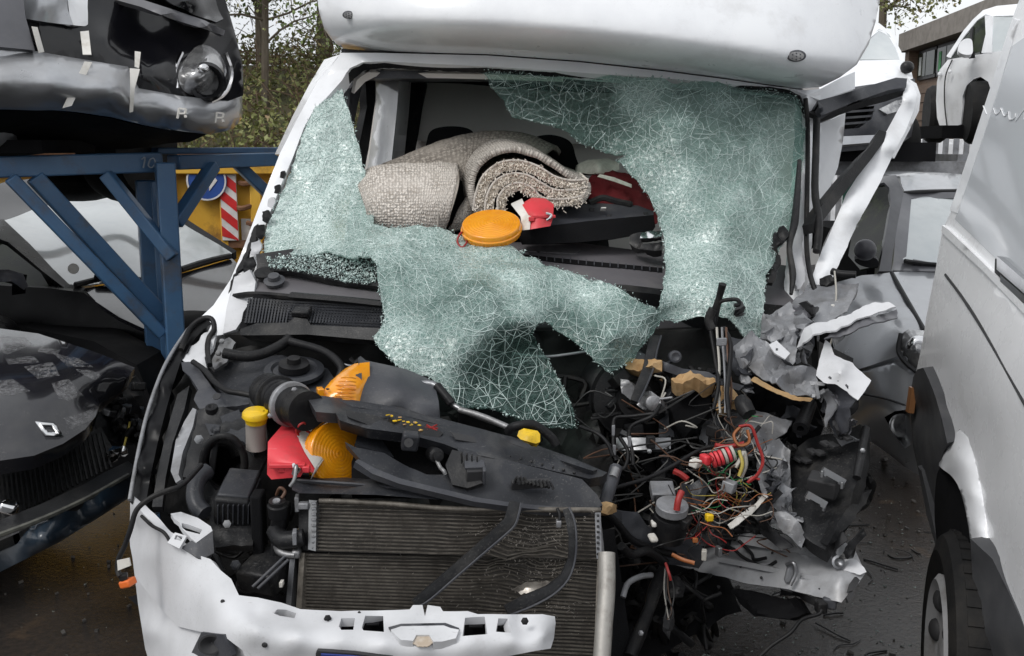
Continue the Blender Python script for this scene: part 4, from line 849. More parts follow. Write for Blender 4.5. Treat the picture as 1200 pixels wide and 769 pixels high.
# --- overcab nose, one closed shell reaching back over the cab
oc = [(372, -260), (372, 0), (374, 14), (380, 34), (391, 50), (404, 58), (440, 60), (570, 63), (680, 71), (780, 82), (850, 91), (905, 99), (938, 104), (962, 102), (984, 91), (1004, 76), (1018, 52), (1026, 26), (1031, 0), (1034, -260)]
def oc_fn(xy):
    x, y = xy[:, 0], xy[:, 1]
    yb = np.interp(x, [372, 404, 570, 680, 780, 850, 905, 938, 1034], [57, 58, 63, 71, 82, 91, 99, 104, 112])
    q = np.clip((x-372)/662, 0, 1); u = (q-.5)*2; plan = 3.40 + .10*u**2 + .38*np.abs(u)**6
    h = np.clip(yb-y, 0, 500)
    under = .36*np.exp(-h/15) - .36*np.exp(-500/15.)
    back = .0011*np.clip(h-38, 0, 500) + .0000018*np.clip(h-38, 0, 500)**2
    return plan + under + back
panel('overcab', oc, white, M, ext=(0, 2.6, .12), step=5, smooth=75, fn=oc_fn)
for x, y, d in ((409, 17.5, float(oc_fn(np.array([(409, 17.5)]))[0])-.002), (933, 65.5, float(oc_fn(np.array([(933, 65.5)]))[0])-.002)):
    c = P(x, y, d); ax = (P(600, 384, .1)-c).normalized(); ax = (ax+Vector((0, -.3, -.15))).normalized()
    sx = 1.7; k = .0125 if x < 600 else .0175
    g = MB(); g.lathe(c, ax, [(.001, -.01), (k*1.1, -.01), (k*1.1, .010), (k*.92, .014)], seg=28, sx=sx); l = g.obj('marker_lamp', plastic_grey, M, smooth=50)
    g = MB(); g.lathe(c, ax, [(.001, .012), (k*.9, .012), (k*.85, .017), (.001, .018)], seg=28, sx=sx, caps=False); g.obj('lens', headlamp, l, smooth=60)
    u = ax.cross(Vector((0, 0, 1))).normalized(); w = ax.cross(u)
    for i in range(3):
        for j in range(2 if i != 1 else 3):
            g = MB(); g.ell(c+ax*.0175+u*(i-1)*k*.75+w*((j-.5)*k*.7 if i != 1 else (j-1)*k*.55), (.0028,)*3, 6, 4); g.obj('lens_stud', plastic_grey, l)
panel('drip_seam', [(400, 57, 3.93), (440, 60, 3.9), (570, 63, 3.84), (680, 71, 3.82), (780, 82, 3.82), (850, 91, 3.84), (905, 99, 3.88), (940, 104, 3.92), (940, 107, 3.9), (905, 102, 3.87), (850, 94, 3.83), (780, 85, 3.81), (680, 74, 3.81), (570, 66, 3.83), (440, 63, 3.88), (404, 61, 3.92)], seam, M, th=.03, step=10)
# --- windscreen surround
panel('windscreen_header', [(399, 62, 3.93), (440, 62, 3.88), (570, 65, 3.82), (680, 73, 3.80), (780, 84, 3.80), (850, 93, 3.82), (905, 101, 3.86), (945, 106, 3.92), (962, 104, 3.98), (962, 118, 3.94), (946, 112, 3.9), (925, 103, 3.86), (850, 98, 3.81), (780, 92, 3.79), (650, 83, 3.79), (570, 78, 3.81), (450, 72, 3.86), (425, 73, 3.88), (410, 80, 3.9), (402, 92, 3.91), (388, 104, 3.9), (376, 104, 3.92)], white, M, th=.05, step=7, smooth=50)
panel('header_seal', [(404, 94, 3.92), (411, 82, 3.91), (426, 75, 3.89), (450, 74, 3.87), (570, 80, 3.82), (650, 85, 3.80), (780, 93, 3.80), (850, 99, 3.82), (922, 105, 3.86), (938, 113, 3.88), (942, 124, 3.88), (942, 138, 3.87), (936, 124, 3.89), (918, 113, 3.88), (850, 104, 3.84), (780, 98, 3.82), (650, 90, 3.82), (570, 86, 3.84), (450, 80, 3.89), (428, 82, 3.91), (415, 92, 3.93), (406, 103, 3.94)], rubber, M, th=.03, step=5, jag=.5)
panel('roof_lining_edge', [(418, 94, 3.96), (430, 85, 3.95), (570, 87, 3.88), (660, 91, 3.87), (660, 96, 3.88), (570, 93, 3.90), (440, 90, 3.97), (428, 96, 3.98), (415, 110, 3.98)], interior, M, th=.03, step=8)
panel('left_pillar', [(399, 64, 3.95), (410, 78, 3.91), (401, 94, 3.89), (385, 112, 3.84), (367, 130, 3.80), (356, 150, 3.77), (343, 185, 3.70), (330, 215, 3.63), (314, 255, 3.54), (304, 285, 3.47), (300, 320, 3.40), (297, 350, 3.33), (284, 382, 3.25), (262, 392, 3.22), (240, 396, 3.20), (222, 384, 3.22), (250, 358, 3.30), (270, 328, 3.38), (284, 294, 3.46), (302, 246, 3.56), (328, 180, 3.72), (348, 140, 3.82), (372, 96, 3.93)],
      white, M, th=.05, step=7, ctrl=[(330, 190, 3.66), (300, 270, 3.47), (275, 345, 3.30)], smooth=50)
panel('pillar_outer', [(398, 64, 4.02), (372, 97, 3.97), (348, 141, 3.86), (328, 181, 3.76), (322, 181, 3.84), (343, 136, 3.94), (362, 100, 4.04), (380, 70, 4.1)], van_paint, M, th=.06, step=7)
# black body-flange gaps and clips along the pillar
rr = random.Random(2)
for i, (x, y, d) in enumerate(((331, 205, 3.60), (325, 222, 3.56), (318, 238, 3.53), (312, 254, 3.49), (305, 272, 3.45), (300, 292, 3.41), (292, 312, 3.37), (286, 332, 3.33), (279, 352, 3.28))):
    s = 3+i*.7
    panel('pillar_clip', [(x-s*.9, y-s*1.2, d-.012), (x+s*.6, y-s*1.6, d-.014), (x+s, y-s*.2, d-.014), (x+s*.2, y+s*1.5, d-.012), (x-s, y+s, d-.012)], [plastic, rubber, white_dirty][i % 3], M, th=.012, step=3, jag=.6, seed=i, crump=.004, cf=40)
panel('pillar_gap', [(303, 262, 3.478), (300, 280, 3.44), (291, 296, 3.405), (287, 312, 3.375), (279, 318, 3.36), (272, 336, 3.325), (266, 350, 3.30), (270, 330, 3.33), (283, 305, 3.40), (292, 284, 3.44), (297, 266, 3.47)], rubber, M, th=.01, step=4, jag=.8, seed=3)
panel('pillar_gusset', [(275, 325, 3.28), (292, 316, 3.27), (299, 330, 3.26), (296, 356, 3.22), (276, 386, 3.17), (262, 392, 3.17), (266, 360, 3.22)], white_dirty, M, th=.015, step=4, folds=.010, cf=12, seed=8, smooth=30)
panel('pillar_trim', [(396, 122, 3.92), (384, 150, 3.86), (362, 200, 3.74), (345, 232, 3.66), (352, 200, 3.72), (368, 160, 3.81), (384, 126, 3.88)], plastic_grey, M, th=.02, step=6)
panel('right_pillar', [(946, 112, 3.89), (962, 106, 3.96), (961, 145, 3.94), (957, 200, 3.86), (954, 250, 3.76), (950, 300, 3.62), (948, 340, 3.5), (956, 368, 3.42), (940, 366, 3.36), (935, 330, 3.44), (938, 290, 3.56), (941, 240, 3.70), (944, 180, 3.8), (945, 140, 3.87)], white, M, th=.05, step=6, crump=.004, cf=10, smooth=50)
panel('pillar_inner_flange', [(942, 190, 3.74), (946, 230, 3.68), (944, 268, 3.6), (940, 300, 3.52), (944, 330, 3.44), (934, 340, 3.4), (926, 318, 3.44), (930, 290, 3.53), (922, 274, 3.56), (934, 240, 3.66)], white_dirty, M, th=.012, step=4, folds=.012, cf=14, seed=4, jag=1, smooth=30)
g = MB(); g.tube([P(944, 116, 3.86), P(946.5, 150, 3.83), P(946, 220, 3.68), P(945, 280, 3.53), P(948, 315, 3.42), P(955, 340, 3.36), (P(962, 353, 3.35))], .009, seg=8); g.obj('hanging_seal', rubber, M)
g = MB(); g.tube([P(937, 188, 3.68), P(934, 230, 3.6), P(931, 262, 3.52), P(925, 290, 3.46), P(929, 322, 3.4), P(927, 345, 3.36)], [.008, .012, .014, .01, .012, .006], seg=7); g.obj('torn_sealant', plastic, M)
panel('torn_plastic', [(918, 262, 3.5), (926, 272, 3.48), (912, 290, 3.44), (915, 310, 3.4), (906, 330, 3.36), (892, 332, 3.36), (902, 312, 3.4), (901, 296, 3.44), (905, 275, 3.48)], rubber, M, th=.015, step=5, crump=.02, cf=15, jag=1.5, seed=5)
# --- cab interior
panel('bulkhead', [(440, 60, 5.2), (800, 60, 5.2), (960, 60, 5.2), (960, 420, 4.9), (380, 420, 4.9)], interior, M, ext=(0, .06, 0), step=60)
panel('locker_face', [(482, 96, 4.9), (720, 100, 4.9), (800, 100, 4.9), (800, 170, 4.85), (482, 165, 4.85)], interior, M, ext=(0, .25, 0), step=40, ctrl=[(600, 130, 4.86)])
panel('cab_ceiling', [(425, 92, 4.0), (570, 92, 3.92), (760, 100, 3.9), (935, 112, 3.95), (960, 122, 5.2), (420, 98, 5.2)], plastic_grey, M, th=.03, step=30)
panel('ceiling_strip', [(470, 90, 4.6), (700, 95, 4.6), (800, 99, 4.6), (800, 112, 4.62), (640, 107, 4.62), (540, 98, 4.62), (470, 96, 4.62)], seat_m, M, th=.06, step=15)
panel('door_pillar', [(440, 92, 4.66), (468, 92, 4.44), (465, 130, 4.40), (458, 196, 4.34), (450, 260, 4.26), (420, 260, 4.5), (432, 190, 4.6), (441, 120, 4.66)], white, M, ext=(.03, .22, 0), step=9, smooth=60)
panel('door_seal', [(428, 92, 4.46), (440, 92, 4.5), (440, 118, 4.48), (432, 175, 4.4), (424, 215, 4.33), (416, 214, 4.3), (421, 170, 4.36), (430, 125, 4.44)], rubber, M, th=.05, step=7)
panel('door_edge', [(410, 104, 4.2), (420, 96, 4.3), (426, 98, 4.4), (422, 110, 4.38), (415, 145, 4.3), (413, 165, 4.24), (408, 150, 4.22)], plastic_grey, M, th=.03, step=6)
panel('belt_column', [(469, 93, 4.62), (480, 95, 4.62), (474, 150, 4.58), (466, 200, 4.5), (458, 230, 4.46), (457, 200, 4.48), (466, 130, 4.58)], seat_m, M, th=.04, step=8)
panel('side_post', [(482, 96, 4.85), (500, 96, 4.85), (490, 160, 4.8), (476, 230, 4.75), (462, 230, 4.72), (474, 160, 4.78)], plastic, M, th=.05, step=10)
for hx, hy, wd, d, tl in ((529, 172, 30, 4.35, 0), (646, 182, 29, 4.25, 3)):
    st = panel('seat', [(hx-60, 230, d+.1), (hx-36, 206, d+.08), (hx+36, 208, d+.08), (hx+62, 236, d+.1), (hx+72, 330, d), (hx-70, 330, d)], seat_m, M, ext=(0, .16, 0), step=14, ctrl=[(hx, 250, d-.06)], smooth=70)
    panel('headrest', [(hx-wd, hy+24, d), (hx-wd+1, hy-6, d), (hx-wd+8, hy-20, d), (hx, hy-24, d), (hx+wd-8, hy-20+tl, d), (hx+wd-1, hy-4+tl, d), (hx+wd, hy+24, d)], seat_m, st, ext=(0, .1, 0), step=4, curve=True, smooth=70)
panel('cab_floor', [(300, 420, 4.9), (1000, 420, 4.9), (960, 400, 3.5), (300, 400, 3.5)], dark, M, ext=(0, 0, -.1), step=60)
panel('cab_side', [(285, 390, 3.4), (308, 310, 3.55), (330, 300, 3.8), (345, 290, 4.6), (320, 420, 4.6)], plastic, M, th=.05, step=20)
panel('cab_side', [(955, 330, 3.7), (958, 420, 3.55), (960, 400, 4.6), (955, 310, 4.8)], plastic, M, th=.05, step=20)
g = MB(); g.box((.30, 7.0, 1.65), (1.96, 3.4, 2.2)); g.obj('living_box', white, M, bevel=.05)
g = MB(); g.box((.2, 6.4, .38), (1.1, 5.0, .2)); g.obj('chassis', dark, M)
for sx in (-.55, 1.15):
    g = MB(); g.lathe((sx, 7.6, .33), (1, 0, 0), [(.18, -.1), (.31, -.1), (.33, -.06), (.33, .06), (.31, .1), (.18, .1)], seg=28); g.obj('tyre', tyre_m, M)
g = MB(); g.lathe((-.68, 3.75, .33), (1, 0.1, 0), [(.18, -.1), (.31, -.1), (.33, -.06), (.33, .06), (.31, .1), (.18, .1)], seg=28); g.obj('tyre', tyre_m, M)
# --- dashboard and cowl
dash_m = mat('dashboard_plastic', (.105, .10, .108), .55, col2=(.12, .115, .122), spec=.35, dirt=(.18, .17, .16), ds=8, damt=.35, bump=.12, bs=300)
panel('dashboard', [(300, 318, 3.36), (310, 304, 3.42), (440, 292, 3.55), (560, 286, 3.62), (630, 283, 3.66), (682, 285, 3.68), (776, 297, 3.66), (930, 312, 3.6), (940, 360, 3.4), (776, 346, 3.30), (735, 340, 3.29), (600, 338, 3.26), (450, 346, 3.24), (305, 338, 3.28)], dash_m, M, ext=(0, .02, -.16), step=11, ctrl=[(690, 312, 3.46), (560, 315, 3.42), (400, 322, 3.35), (860, 335, 3.44)], smooth=60)
fd = tps([(300, 318, 3.36), (310, 304, 3.42), (440, 292, 3.55), (560, 286, 3.62), (630, 283, 3.66), (682, 285, 3.68), (776, 297, 3.66), (930, 312, 3.6), (940, 360, 3.4), (776, 346, 3.30), (735, 340, 3.29), (600, 338, 3.26), (450, 346, 3.24), (305, 338, 3.28), (690, 312, 3.46), (560, 315, 3.42), (400, 322, 3.35), (860, 335, 3.44)])
def ond(q, o=-.008): return [(x, y, float(fd(np.array([(x, y)]))[0])+o) for x, y in q]
panel('demister_slot', ond([(614, 298), (650, 302), (700, 307), (776, 314), (776, 319), (700, 312), (650, 307), (613, 302)]), seat_m, M, th=.01, step=5)
g = MB()
for k in range(17):
    x = 622+k*9.3; y = 300.5+k*.95; q = ond([(x, y-2.6), (x, y+2.6)], -.016); g.beam(P(*q[0]), P(*q[1]), .004, .004)
g.obj('slot_vane', plastic_grey, M, kind='stuff')
panel('dash_lid', ond([(607, 287), (676, 288), (681, 291), (679, 295), (676, 297), (612, 294)], -.012), dash_m, M, th=.012, step=6)
panel('dash_front', [(600, 338, 3.25), (735, 341, 3.28), (778, 346, 3.29), (940, 360, 3.39), (940, 400, 3.4), (778, 380, 3.34), (700, 374, 3.32), (600, 370, 3.3)], plastic, M, th=.05, step=9)
panel('cowl_shelf', [(305, 324, 3.32), (330, 326, 3.32), (380, 334, 3.28), (446, 343, 3.22), (452, 360, 3.16), (380, 356, 3.18), (300, 350, 3.22), (296, 340, 3.26)], dash_m, M, th=.02, step=7, ctrl=[(330, 335, 3.27)])
g = MB(); g.lathe(P(322, 332, 3.27), (0, -.5, 1), [(.03, 0), (.034, .012), (.02, .016), (.018, .03), (.001, .032)], seg=20); g.obj('wiper_spindle', plastic_grey, M)
g = MB(); g.lathe(P(310, 322, 3.30), (0, -.5, 1), [(.03, 0), (.032, .01), (.02, .012), (.001, .004)], seg=20); g.obj('grommet', rubber, M)
# scuttle grille with real bars
gr = panel('scuttle_grille', [(299, 344, 3.19), (340, 349, 3.17), (400, 353, 3.13), (450, 358, 3.08), (456, 374, 3.03), (449, 388, 3.0), (360, 386, 3.05), (300, 388, 3.09), (281, 386, 3.12), (285, 366, 3.17)], seat_m, M, th=.02, step=7)
fg = tps([(299, 344, 3.19), (340, 349, 3.17), (400, 353, 3.13), (450, 358, 3.08), (456, 374, 3.03), (449, 388, 3.0), (360, 386, 3.05), (300, 388, 3.09), (281, 386, 3.12)])
def ongr(x, y): return P(x, y, float(fg(np.array([(x, y)]))[0])-.012)
g = MB()
for k in range(44):
    x = 291+k*3.6; top = 348+max(0, (x-299))*.085+2; bot = 379
    if 338 < x < 352: bot = 366
    g.beam(ongr(x+2, top), ongr(x-3, bot), .0045, .006)
for k in range(9):
    y = 352+k*3.3; g.beam(ongr(291-k*.6, y-1), ongr(452, y+7), .0045, .006)
g.obj('grille_mesh', plastic_mid, gr, kind='stuff')
panel('grille_frame', [(281, 386, 3.10), (300, 379, 3.09), (338, 378, 3.06), (345, 372, 3.06), (360, 374, 3.05), (364, 381, 3.03), (452, 385, 2.98), (450, 394, 2.97), (440, 399, 2.97), (360, 392, 3.02), (300, 393, 3.06), (282, 393, 3.09)], plastic, M, th=.035, step=6)
g = MB(); g.tube([P(272, 348, 3.26), P(300, 345, 3.2), P(350, 349, 3.14), P(400, 353, 3.08), P(452, 358, 3.03)], .010, seg=6); g.tube([P(340, 346, 3.13), P(400, 351, 3.07), P(448, 356, 3.02)], .013, seg=5, flat=.5); w_ = g.obj('wiper', rubber, M)
for x, y, w, h in ((352, 367, 22, 9),):
    g = MB(); g.bpx(x, y, 3.05, w, h, .04, (20, 0, -8)); g.obj('grille_bracket', plastic, M, bevel=.006)
# ================================================================== shattered laminated windscreen
def glass_mat():
    m = bpy.data.materials.new('shattered_laminated_glass'); m.use_nodes = True; t = m.node_tree; L = t.links
    t.nodes.clear(); out = N(t, 'ShaderNodeOutputMaterial'); b = N(t, 'ShaderNodeBsdfPrincipled'); tr = N(t, 'ShaderNodeBsdfTransparent')
    tr.inputs[0].default_value = (.80, .92, .88, 1)
    tc = N(t, 'ShaderNodeTexCoord'); o = tc.outputs['Object']
    wn = N(t, 'ShaderNodeTexNoise', Scale=14, Detail=3); L.new(o, wn.inputs['Vector'])
    sub = N(t, 'ShaderNodeVectorMath', operation='MULTIPLY_ADD'); sub.inputs[1].default_value = (.035, .035, .035); L.new(wn.outputs['Color'], sub.inputs[0]); L.new(o, sub.inputs[2])
    def layer(scale, wid, vec, rot=(0, 0, 0), st=(1, 1, 1)):
        mp = N(t, 'ShaderNodeMapping'); mp.inputs['Rotation'].default_value = rot; mp.inputs['Scale'].default_value = st; L.new(vec, mp.inputs[0])
        v = N(t, 'ShaderNodeTexVoronoi', feature='DISTANCE_TO_EDGE', Scale=scale); L.new(mp.outputs[0], v.inputs['Vector'])
        return ramp(t, v.outputs['Distance'], wid*.35, wid, (1, 1, 1, 1), (0, 0, 0, 1))
    l1 = layer(58, .055, sub.outputs[0]); l2 = layer(38, .036, sub.outputs[0], (.5, .3, .9), (1, 2.6, .8)); l3 = layer(135, .16, sub.outputs[0], (1.1, .2, .4)); l4 = layer(30, .03, sub.outputs[0], (.2, .9, -.6), (2.8, .7, 1)); l5 = layer(15, .012, sub.outputs[0], (.8, .1, .3), (1, 1.6, 1))
    pn = N(t, 'ShaderNodeTexNoise', Scale=5, Detail=6, Roughness=.62); L.new(o, pn.inputs['Vector'])
    pn2 = N(t, 'ShaderNodeTexNoise', Scale=22, Detail=4); L.new(o, pn2.inputs['Vector'])
    at = N(t, 'ShaderNodeAttribute', attribute_name='crack_amount')
    def mth(op, a, c_=None):
        q = N(t, 'ShaderNodeMath', operation=op); q.use_clamp = True
        for i, v in enumerate((a, c_)):
            if v is None: continue
            if isinstance(v, (int, float)): q.inputs[i].default_value = v
            else: L.new(v, q.inputs[i])
        return q.outputs[0]
    # density broken up by noise
    dn = mth('ADD', at.outputs['Fac'], mth('MULTIPLY', mth('SUBTRACT', pn.outputs['Fac'], .44), 1.4))
    dn = mth('MULTIPLY', dn, mth('ADD', .55, mth('MULTIPLY', pn2.outputs['Fac'], .9)))
    fine = mth('MULTIPLY', l3, mth('MULTIPLY', dn, .75)); wk = mth('ADD', .22, mth('MULTIPLY', dn, .6))
    mid = mth('MULTIPLY', l1, mth('ADD', .10, mth('MULTIPLY', dn, 1.1)))
    lines = mth('MAXIMUM', mth('MAXIMUM', fine, mid), mth('MAXIMUM', mth('MULTIPLY', l2, wk), mth('MAXIMUM', mth('MULTIPLY', l4, wk), mth('MULTIPLY', l5, .45))))
    fac = mth('MAXIMUM', mth('MULTIPLY', lines, .92), mth('MULTIPLY', dn, .84))
    fac = mth('ADD', fac, .06)
    pn3 = N(t, 'ShaderNodeTexNoise', Scale=2.6, Detail=4); L.new(sub.outputs[0], pn3.inputs['Vector'])
    tone = mth('ADD', mth('MULTIPLY', dn, .45), mth('MULTIPLY', mth('SUBTRACT', pn3.outputs['Fac'], .25), 1.1))
    cell = mixc(t, tone, (.065, .15, .135), (.29, .43, .395)); cell = mixc(t, ramp(t, pn2.outputs['Fac'], .30, .70, (0, 0, 0, 1), (.5, .5, .5, 1)), cell, (.09, .185, .168))
    col = mixc(t, lines, cell, (.76, .86, .83))
    L.new(col, b.inputs['Base Color']); b.inputs['Roughness'].default_value = .22; b.inputs['Specular IOR Level'].default_value = .7
    vb = N(t, 'ShaderNodeTexVoronoi', Scale=60); L.new(sub.outputs[0], vb.inputs['Vector'])
    bp = N(t, 'ShaderNodeBump', Strength=.55, Distance=.006); L.new(vb.outputs['Distance'], bp.inputs['Height']); L.new(bp.outputs[0], b.inputs['Normal'])
    mx_ = N(t, 'ShaderNodeMixShader'); L.new(fac, mx_.inputs[0]); L.new(tr.outputs[0], mx_.inputs[1]); L.new(b.outputs[0], mx_.inputs[2]); L.new(mx_.outputs[0], out.inputs[0])
    return m
shat = glass_mat()
top = [(567, 84), (640, 85), (720, 88), (790, 94), (850, 99), (922, 107), (940, 120), (943, 150), (942, 195), (935, 240), (924, 272), (910, 300), (898, 322), (896, 345), (894, 370), (897, 392), (884, 401), (872, 394), (866, 386), (857, 374), (838, 370), (815, 371), (792, 378), (777, 374)]
low_r = [(772, 380), (765, 390), (745, 418), (728, 432), (715, 438), (702, 428), (690, 415), (672, 400), (650, 386), (642, 376), (630, 380), (623, 390), (630, 404), (642, 422), (652, 440), (662, 458), (670, 478), (677, 500), (661, 501), (640, 500), (622, 497), (602, 488), (580, 480), (558, 474), (540, 479), (528, 466), (515, 452), (498, 440), (476, 438), (464, 428), (452, 416), (442, 404), (437, 395), (446, 384), (451, 372), (447, 350), (442, 330), (441, 305), (432, 298)]
left = [(405, 300), (380, 296), (350, 298), (328, 300), (309, 297), (311, 275), (322, 245), (343, 195), (357, 152), (370, 124), (388, 112), (401, 103), (404, 114), (412, 142), (420, 170), (428, 205), (434, 238), (438, 263)]
mid_t = [(460, 266), (490, 264), (520, 268), (540, 276), (572, 282), (606, 292), (640, 310), (672, 321), (698, 327), (720, 334), (745, 350), (768, 362), (774, 366)]
hole_r = [(774, 352), (777, 338), (780, 310), (778, 280), (770, 250), (758, 226), (745, 209), (732, 196), (722, 186), (736, 181), (724, 179), (704, 176), (684, 170), (672, 160), (658, 150), (640, 145), (614, 140), (600, 134), (590, 118), (577, 103)]
outl = top+low_r+left+mid_t+hole_r
ctl = [(405, 95, 3.90), (567, 84, 3.80), (720, 88, 3.77), (850, 99, 3.81), (940, 120, 3.87), (943, 150, 3.83), (942, 195, 3.75), (924, 272, 3.52), (896, 345, 3.26), (894, 370, 3.16), (866, 386, 3.1), (792, 378, 3.12), (777, 374, 3.1), (780, 310, 3.30), (770, 250, 3.46), (735, 190, 3.6), (640, 145, 3.70), (600, 120, 3.76),
       (840, 180, 3.56), (900, 180, 3.70), (870, 300, 3.36), (700, 115, 3.80), (640, 108, 3.79), (860, 260, 3.38), (830, 320, 3.2), (760, 130, 3.68), (790, 145, 3.58), (800, 230, 3.48), (880, 150, 3.72), (860, 340, 3.14), (840, 135, 3.7), (900, 210, 3.66), (820, 285, 3.36),
       (400, 105, 3.88), (370, 124, 3.80), (343, 195, 3.68), (311, 285, 3.44), (420, 170, 3.76), (432, 235, 3.60), (438, 263, 3.48), (385, 200, 3.68), (380, 275, 3.42), (400, 296, 3.28), (350, 298, 3.34), (370, 240, 3.58),
       (441, 305, 3.13), (490, 264, 3.38), (540, 276, 3.36), (606, 292, 3.3), (672, 321, 3.2), (720, 334, 3.14), (768, 362, 3.06), (500, 310, 3.16), (560, 330, 3.06), (640, 345, 3.04), (447, 350, 3.0), (500, 370, 2.94), (437, 395, 2.9), (476, 438, 2.86), (520, 420, 2.82), (585, 380, 2.90), (630, 378, 2.96), (690, 380, 2.98), (680, 350, 3.08),
       (715, 437, 2.92), (740, 415, 2.98), (650, 386, 2.98), (600, 420, 2.98), (640, 420, 3.0), (560, 440, 2.88), (677, 500, 2.9), (622, 497, 2.82), (540, 478, 2.78), (600, 460, 2.88), (650, 455, 2.94), (560, 400, 2.84), (720, 395, 2.9)]
dctl = [(385, 140, .95), (360, 220, 1.2), (345, 250, 1.1), (330, 270, 1.0), (375, 255, 1.0), (415, 170, .7), (430, 240, .55), (400, 255, .6), (340, 285, .6), (380, 180, 1.1), (420, 290, .5), (470, 275, .55), (540, 300, .60), (470, 330, .22), (520, 340, .2), (600, 320, .62), (690, 335, .62), (560, 360, .2), (620, 360, .6), (480, 400, .42), (450, 395, .5), (560, 400, .3), (520, 420, .5), (600, 400, -.4), (640, 420, -.45), (590, 450, -.3), (640, 470, -.35), (560, 460, -.1), (660, 490, -.2), (660, 390, -.08), (700, 410, .05), (720, 380, .3), (745, 370, .25), (600, 105, -.45), (650, 115, -.4), (625, 92, -.4), (690, 110, -.3), (700, 140, .0), (715, 110, -.1), (670, 95, -.4), (730, 110, .32), (780, 110, .3), (850, 120, .22), (800, 170, .26), (870, 160, .14), (900, 200, .16), (840, 140, .2), (880, 240, .25), (800, 240, .58), (860, 230, .30), (760, 200, .36), (820, 300, .68), (860, 350, .62), (800, 350, .66), (910, 260, .25), (930, 200, -.05), (880, 390, .6), (640, 130, -.3)]
dfield_c = np.array(dctl)
def dens_field(xy):
    d2 = ((xy[:, None, :]-dfield_c[None, :, :2])**2).sum(2)+60
    w = 1/d2**1.6; return (w*dfield_c[None, :, 2]).sum(1)/w.sum(1)
GLASS = panel('shattered_windscreen', outl, shat, M, th=.006, step=5.5, ctrl=ctl, jag=1.1, seed=12, crump=.010, cf=8, warp=.009, wf=14, density=dens_field, smooth=25)
from mathutils.bvhtree import BVHTree
def bvh_of(ob):
    o_ = ORG[M]; return BVHTree.FromPolygons([v.co+o_ for v in ob.data.vertices], [tuple(p.vertices) for p in ob.data.polygons])
GB = bvh_of(GLASS); EYE = Vector((0, 0, CAMH))
def onglass(x, y, o=.0015):
    d_ = (P(x, y, 1)-EYE).normalized(); h = GB.ray_cast(EYE, d_)
    return h[0]-d_*o if h[0] is not None else None
rr = random.Random(77); g = MB(); n_ = 0; opoly = [(o[0], o[1]) for o in outl]
impact = [(805, 300), (700, 150), (560, 330), (400, 250), (640, 440), (880, 170), (520, 400)]
while n_ < 240:
    x, y = rr.uniform(305, 945), rr.uniform(84, 502)
    if not inside((x, y), opoly): continue
    n_ += 1; ix, iy = min(impact, key=lambda q: (q[0]-x)**2+(q[1]-y)**2); a = math.atan2(y-iy, x-ix)
    a += rr.choice((0, 0, math.pi/2, math.pi/2, rr.uniform(0, 3.1)))+rr.gauss(0, .30); curl = rr.gauss(0, .05); L_ = rr.uniform(8, 40); st = 2.6; pts = []
    for k in range(int(L_/st)):
        p = onglass(x, y) if inside((x, y), opoly) else None
        if p is None: break
        pts.append(p); a += curl*.5+rr.gauss(0, .07); x += math.cos(a)*st; y += math.sin(a)*st
    if len(pts) > 2: g.tube(pts, rr.uniform(.0006, .0012), seg=3, smooth=False, caps=False)
# connected net of small cracked cells, finer where the sheet is more crushed
cellp = []; grid_ = {}
for k in range(26000):
    x, y = rr.uniform(305, 946), rr.uniform(84, 503)
    if not inside((x, y), opoly): continue
    dn = float(dens_field(np.array([(x, y)]))[0]); sp_ = 4.6+3.8*max(0, min(1, .75-dn))*rr.uniform(.5, 1.5)
    gx, gy = int(x//12), int(y//12)
    if all((x-a)**2+(y-b)**2 > sp_*sp_ for i in (-1, 0, 1) for j in (-1, 0, 1) for a, b in grid_.get((gx+i, gy+j), ())):
        cellp.append((x, y)); grid_.setdefault((gx, gy), []).append((x, y))
tri = delaunay_2d_cdt([Vector(p) for p in cellp], [], [], 0, 1e-4); seen_ = set()
for f_ in tri[2]:
    for k in range(3):
        e_ = tuple(sorted((f_[k], f_[(k+1) % 3])))
        if e_ in seen_: continue
        seen_.add(e_)
        if rr.random() < .17: continue
        a, b = tri[0][e_[0]], tri[0][e_[1]]; L_ = (b-a).length
        if L_ > 17 or not inside(((a.x+b.x)/2, (a.y+b.y)/2), opoly): continue
        q_ = [onglass(a.x, a.y), onglass((a.x+b.x)/2+rr.gauss(0, .5), (a.y+b.y)/2+rr.gauss(0, .5)), onglass(b.x, b.y)]
        if any(p is None for p in q_) or max((q_[0]-q_[1]).length, (q_[1]-q_[2]).length) > .08: continue
        g.tube(q_, rr.choice((.00035, .0005, .0006, .0009)), seg=3, smooth=False, caps=False)
crack_m = mat('crack_edges', (.68, .79, .765), .25, spec=.6)
g.obj('crack_edges', crack_m, M, kind='stuff', recalc=False, smooth=0)
# curled rim of torn interlayer along the ragged edges
shard_m = mat('glass_crumbs', (.62, .74, .71), .15, col2=(.30, .42, .40), ns=60, spec=.8, coat=.4)
fgl = tps(ctl); rr = random.Random(17)
def crumbs(name, n, gen, smin, smax):
    g = MB()
    for i in range(n):
        p = gen(); s = rr.uniform(smin, smax)
        vs = [p+Vector((rr.gauss(0, s), rr.gauss(0, s), rr.gauss(0, s))) for _ in range(4)]
        g.add(vs, [(0, 1, 2), (0, 3, 1), (1, 3, 2), (2, 3, 0)])
    g.obj(name, shard_m, M, kind='stuff', smooth=0, recalc=False)
edge = dens([(o[0], o[1]) for o in outl], 1.0)
def ge():
    a = edge[rr.randrange(len(edge))]; x, y = a[0]+rr.gauss(0, 1.2), a[1]+rr.gauss(0, 1.2); return P(x, y, float(fgl(np.array([(x, y)]))[0])-.004)
crumbs('rim_crumbs', 1500, ge, .0015, .0035)
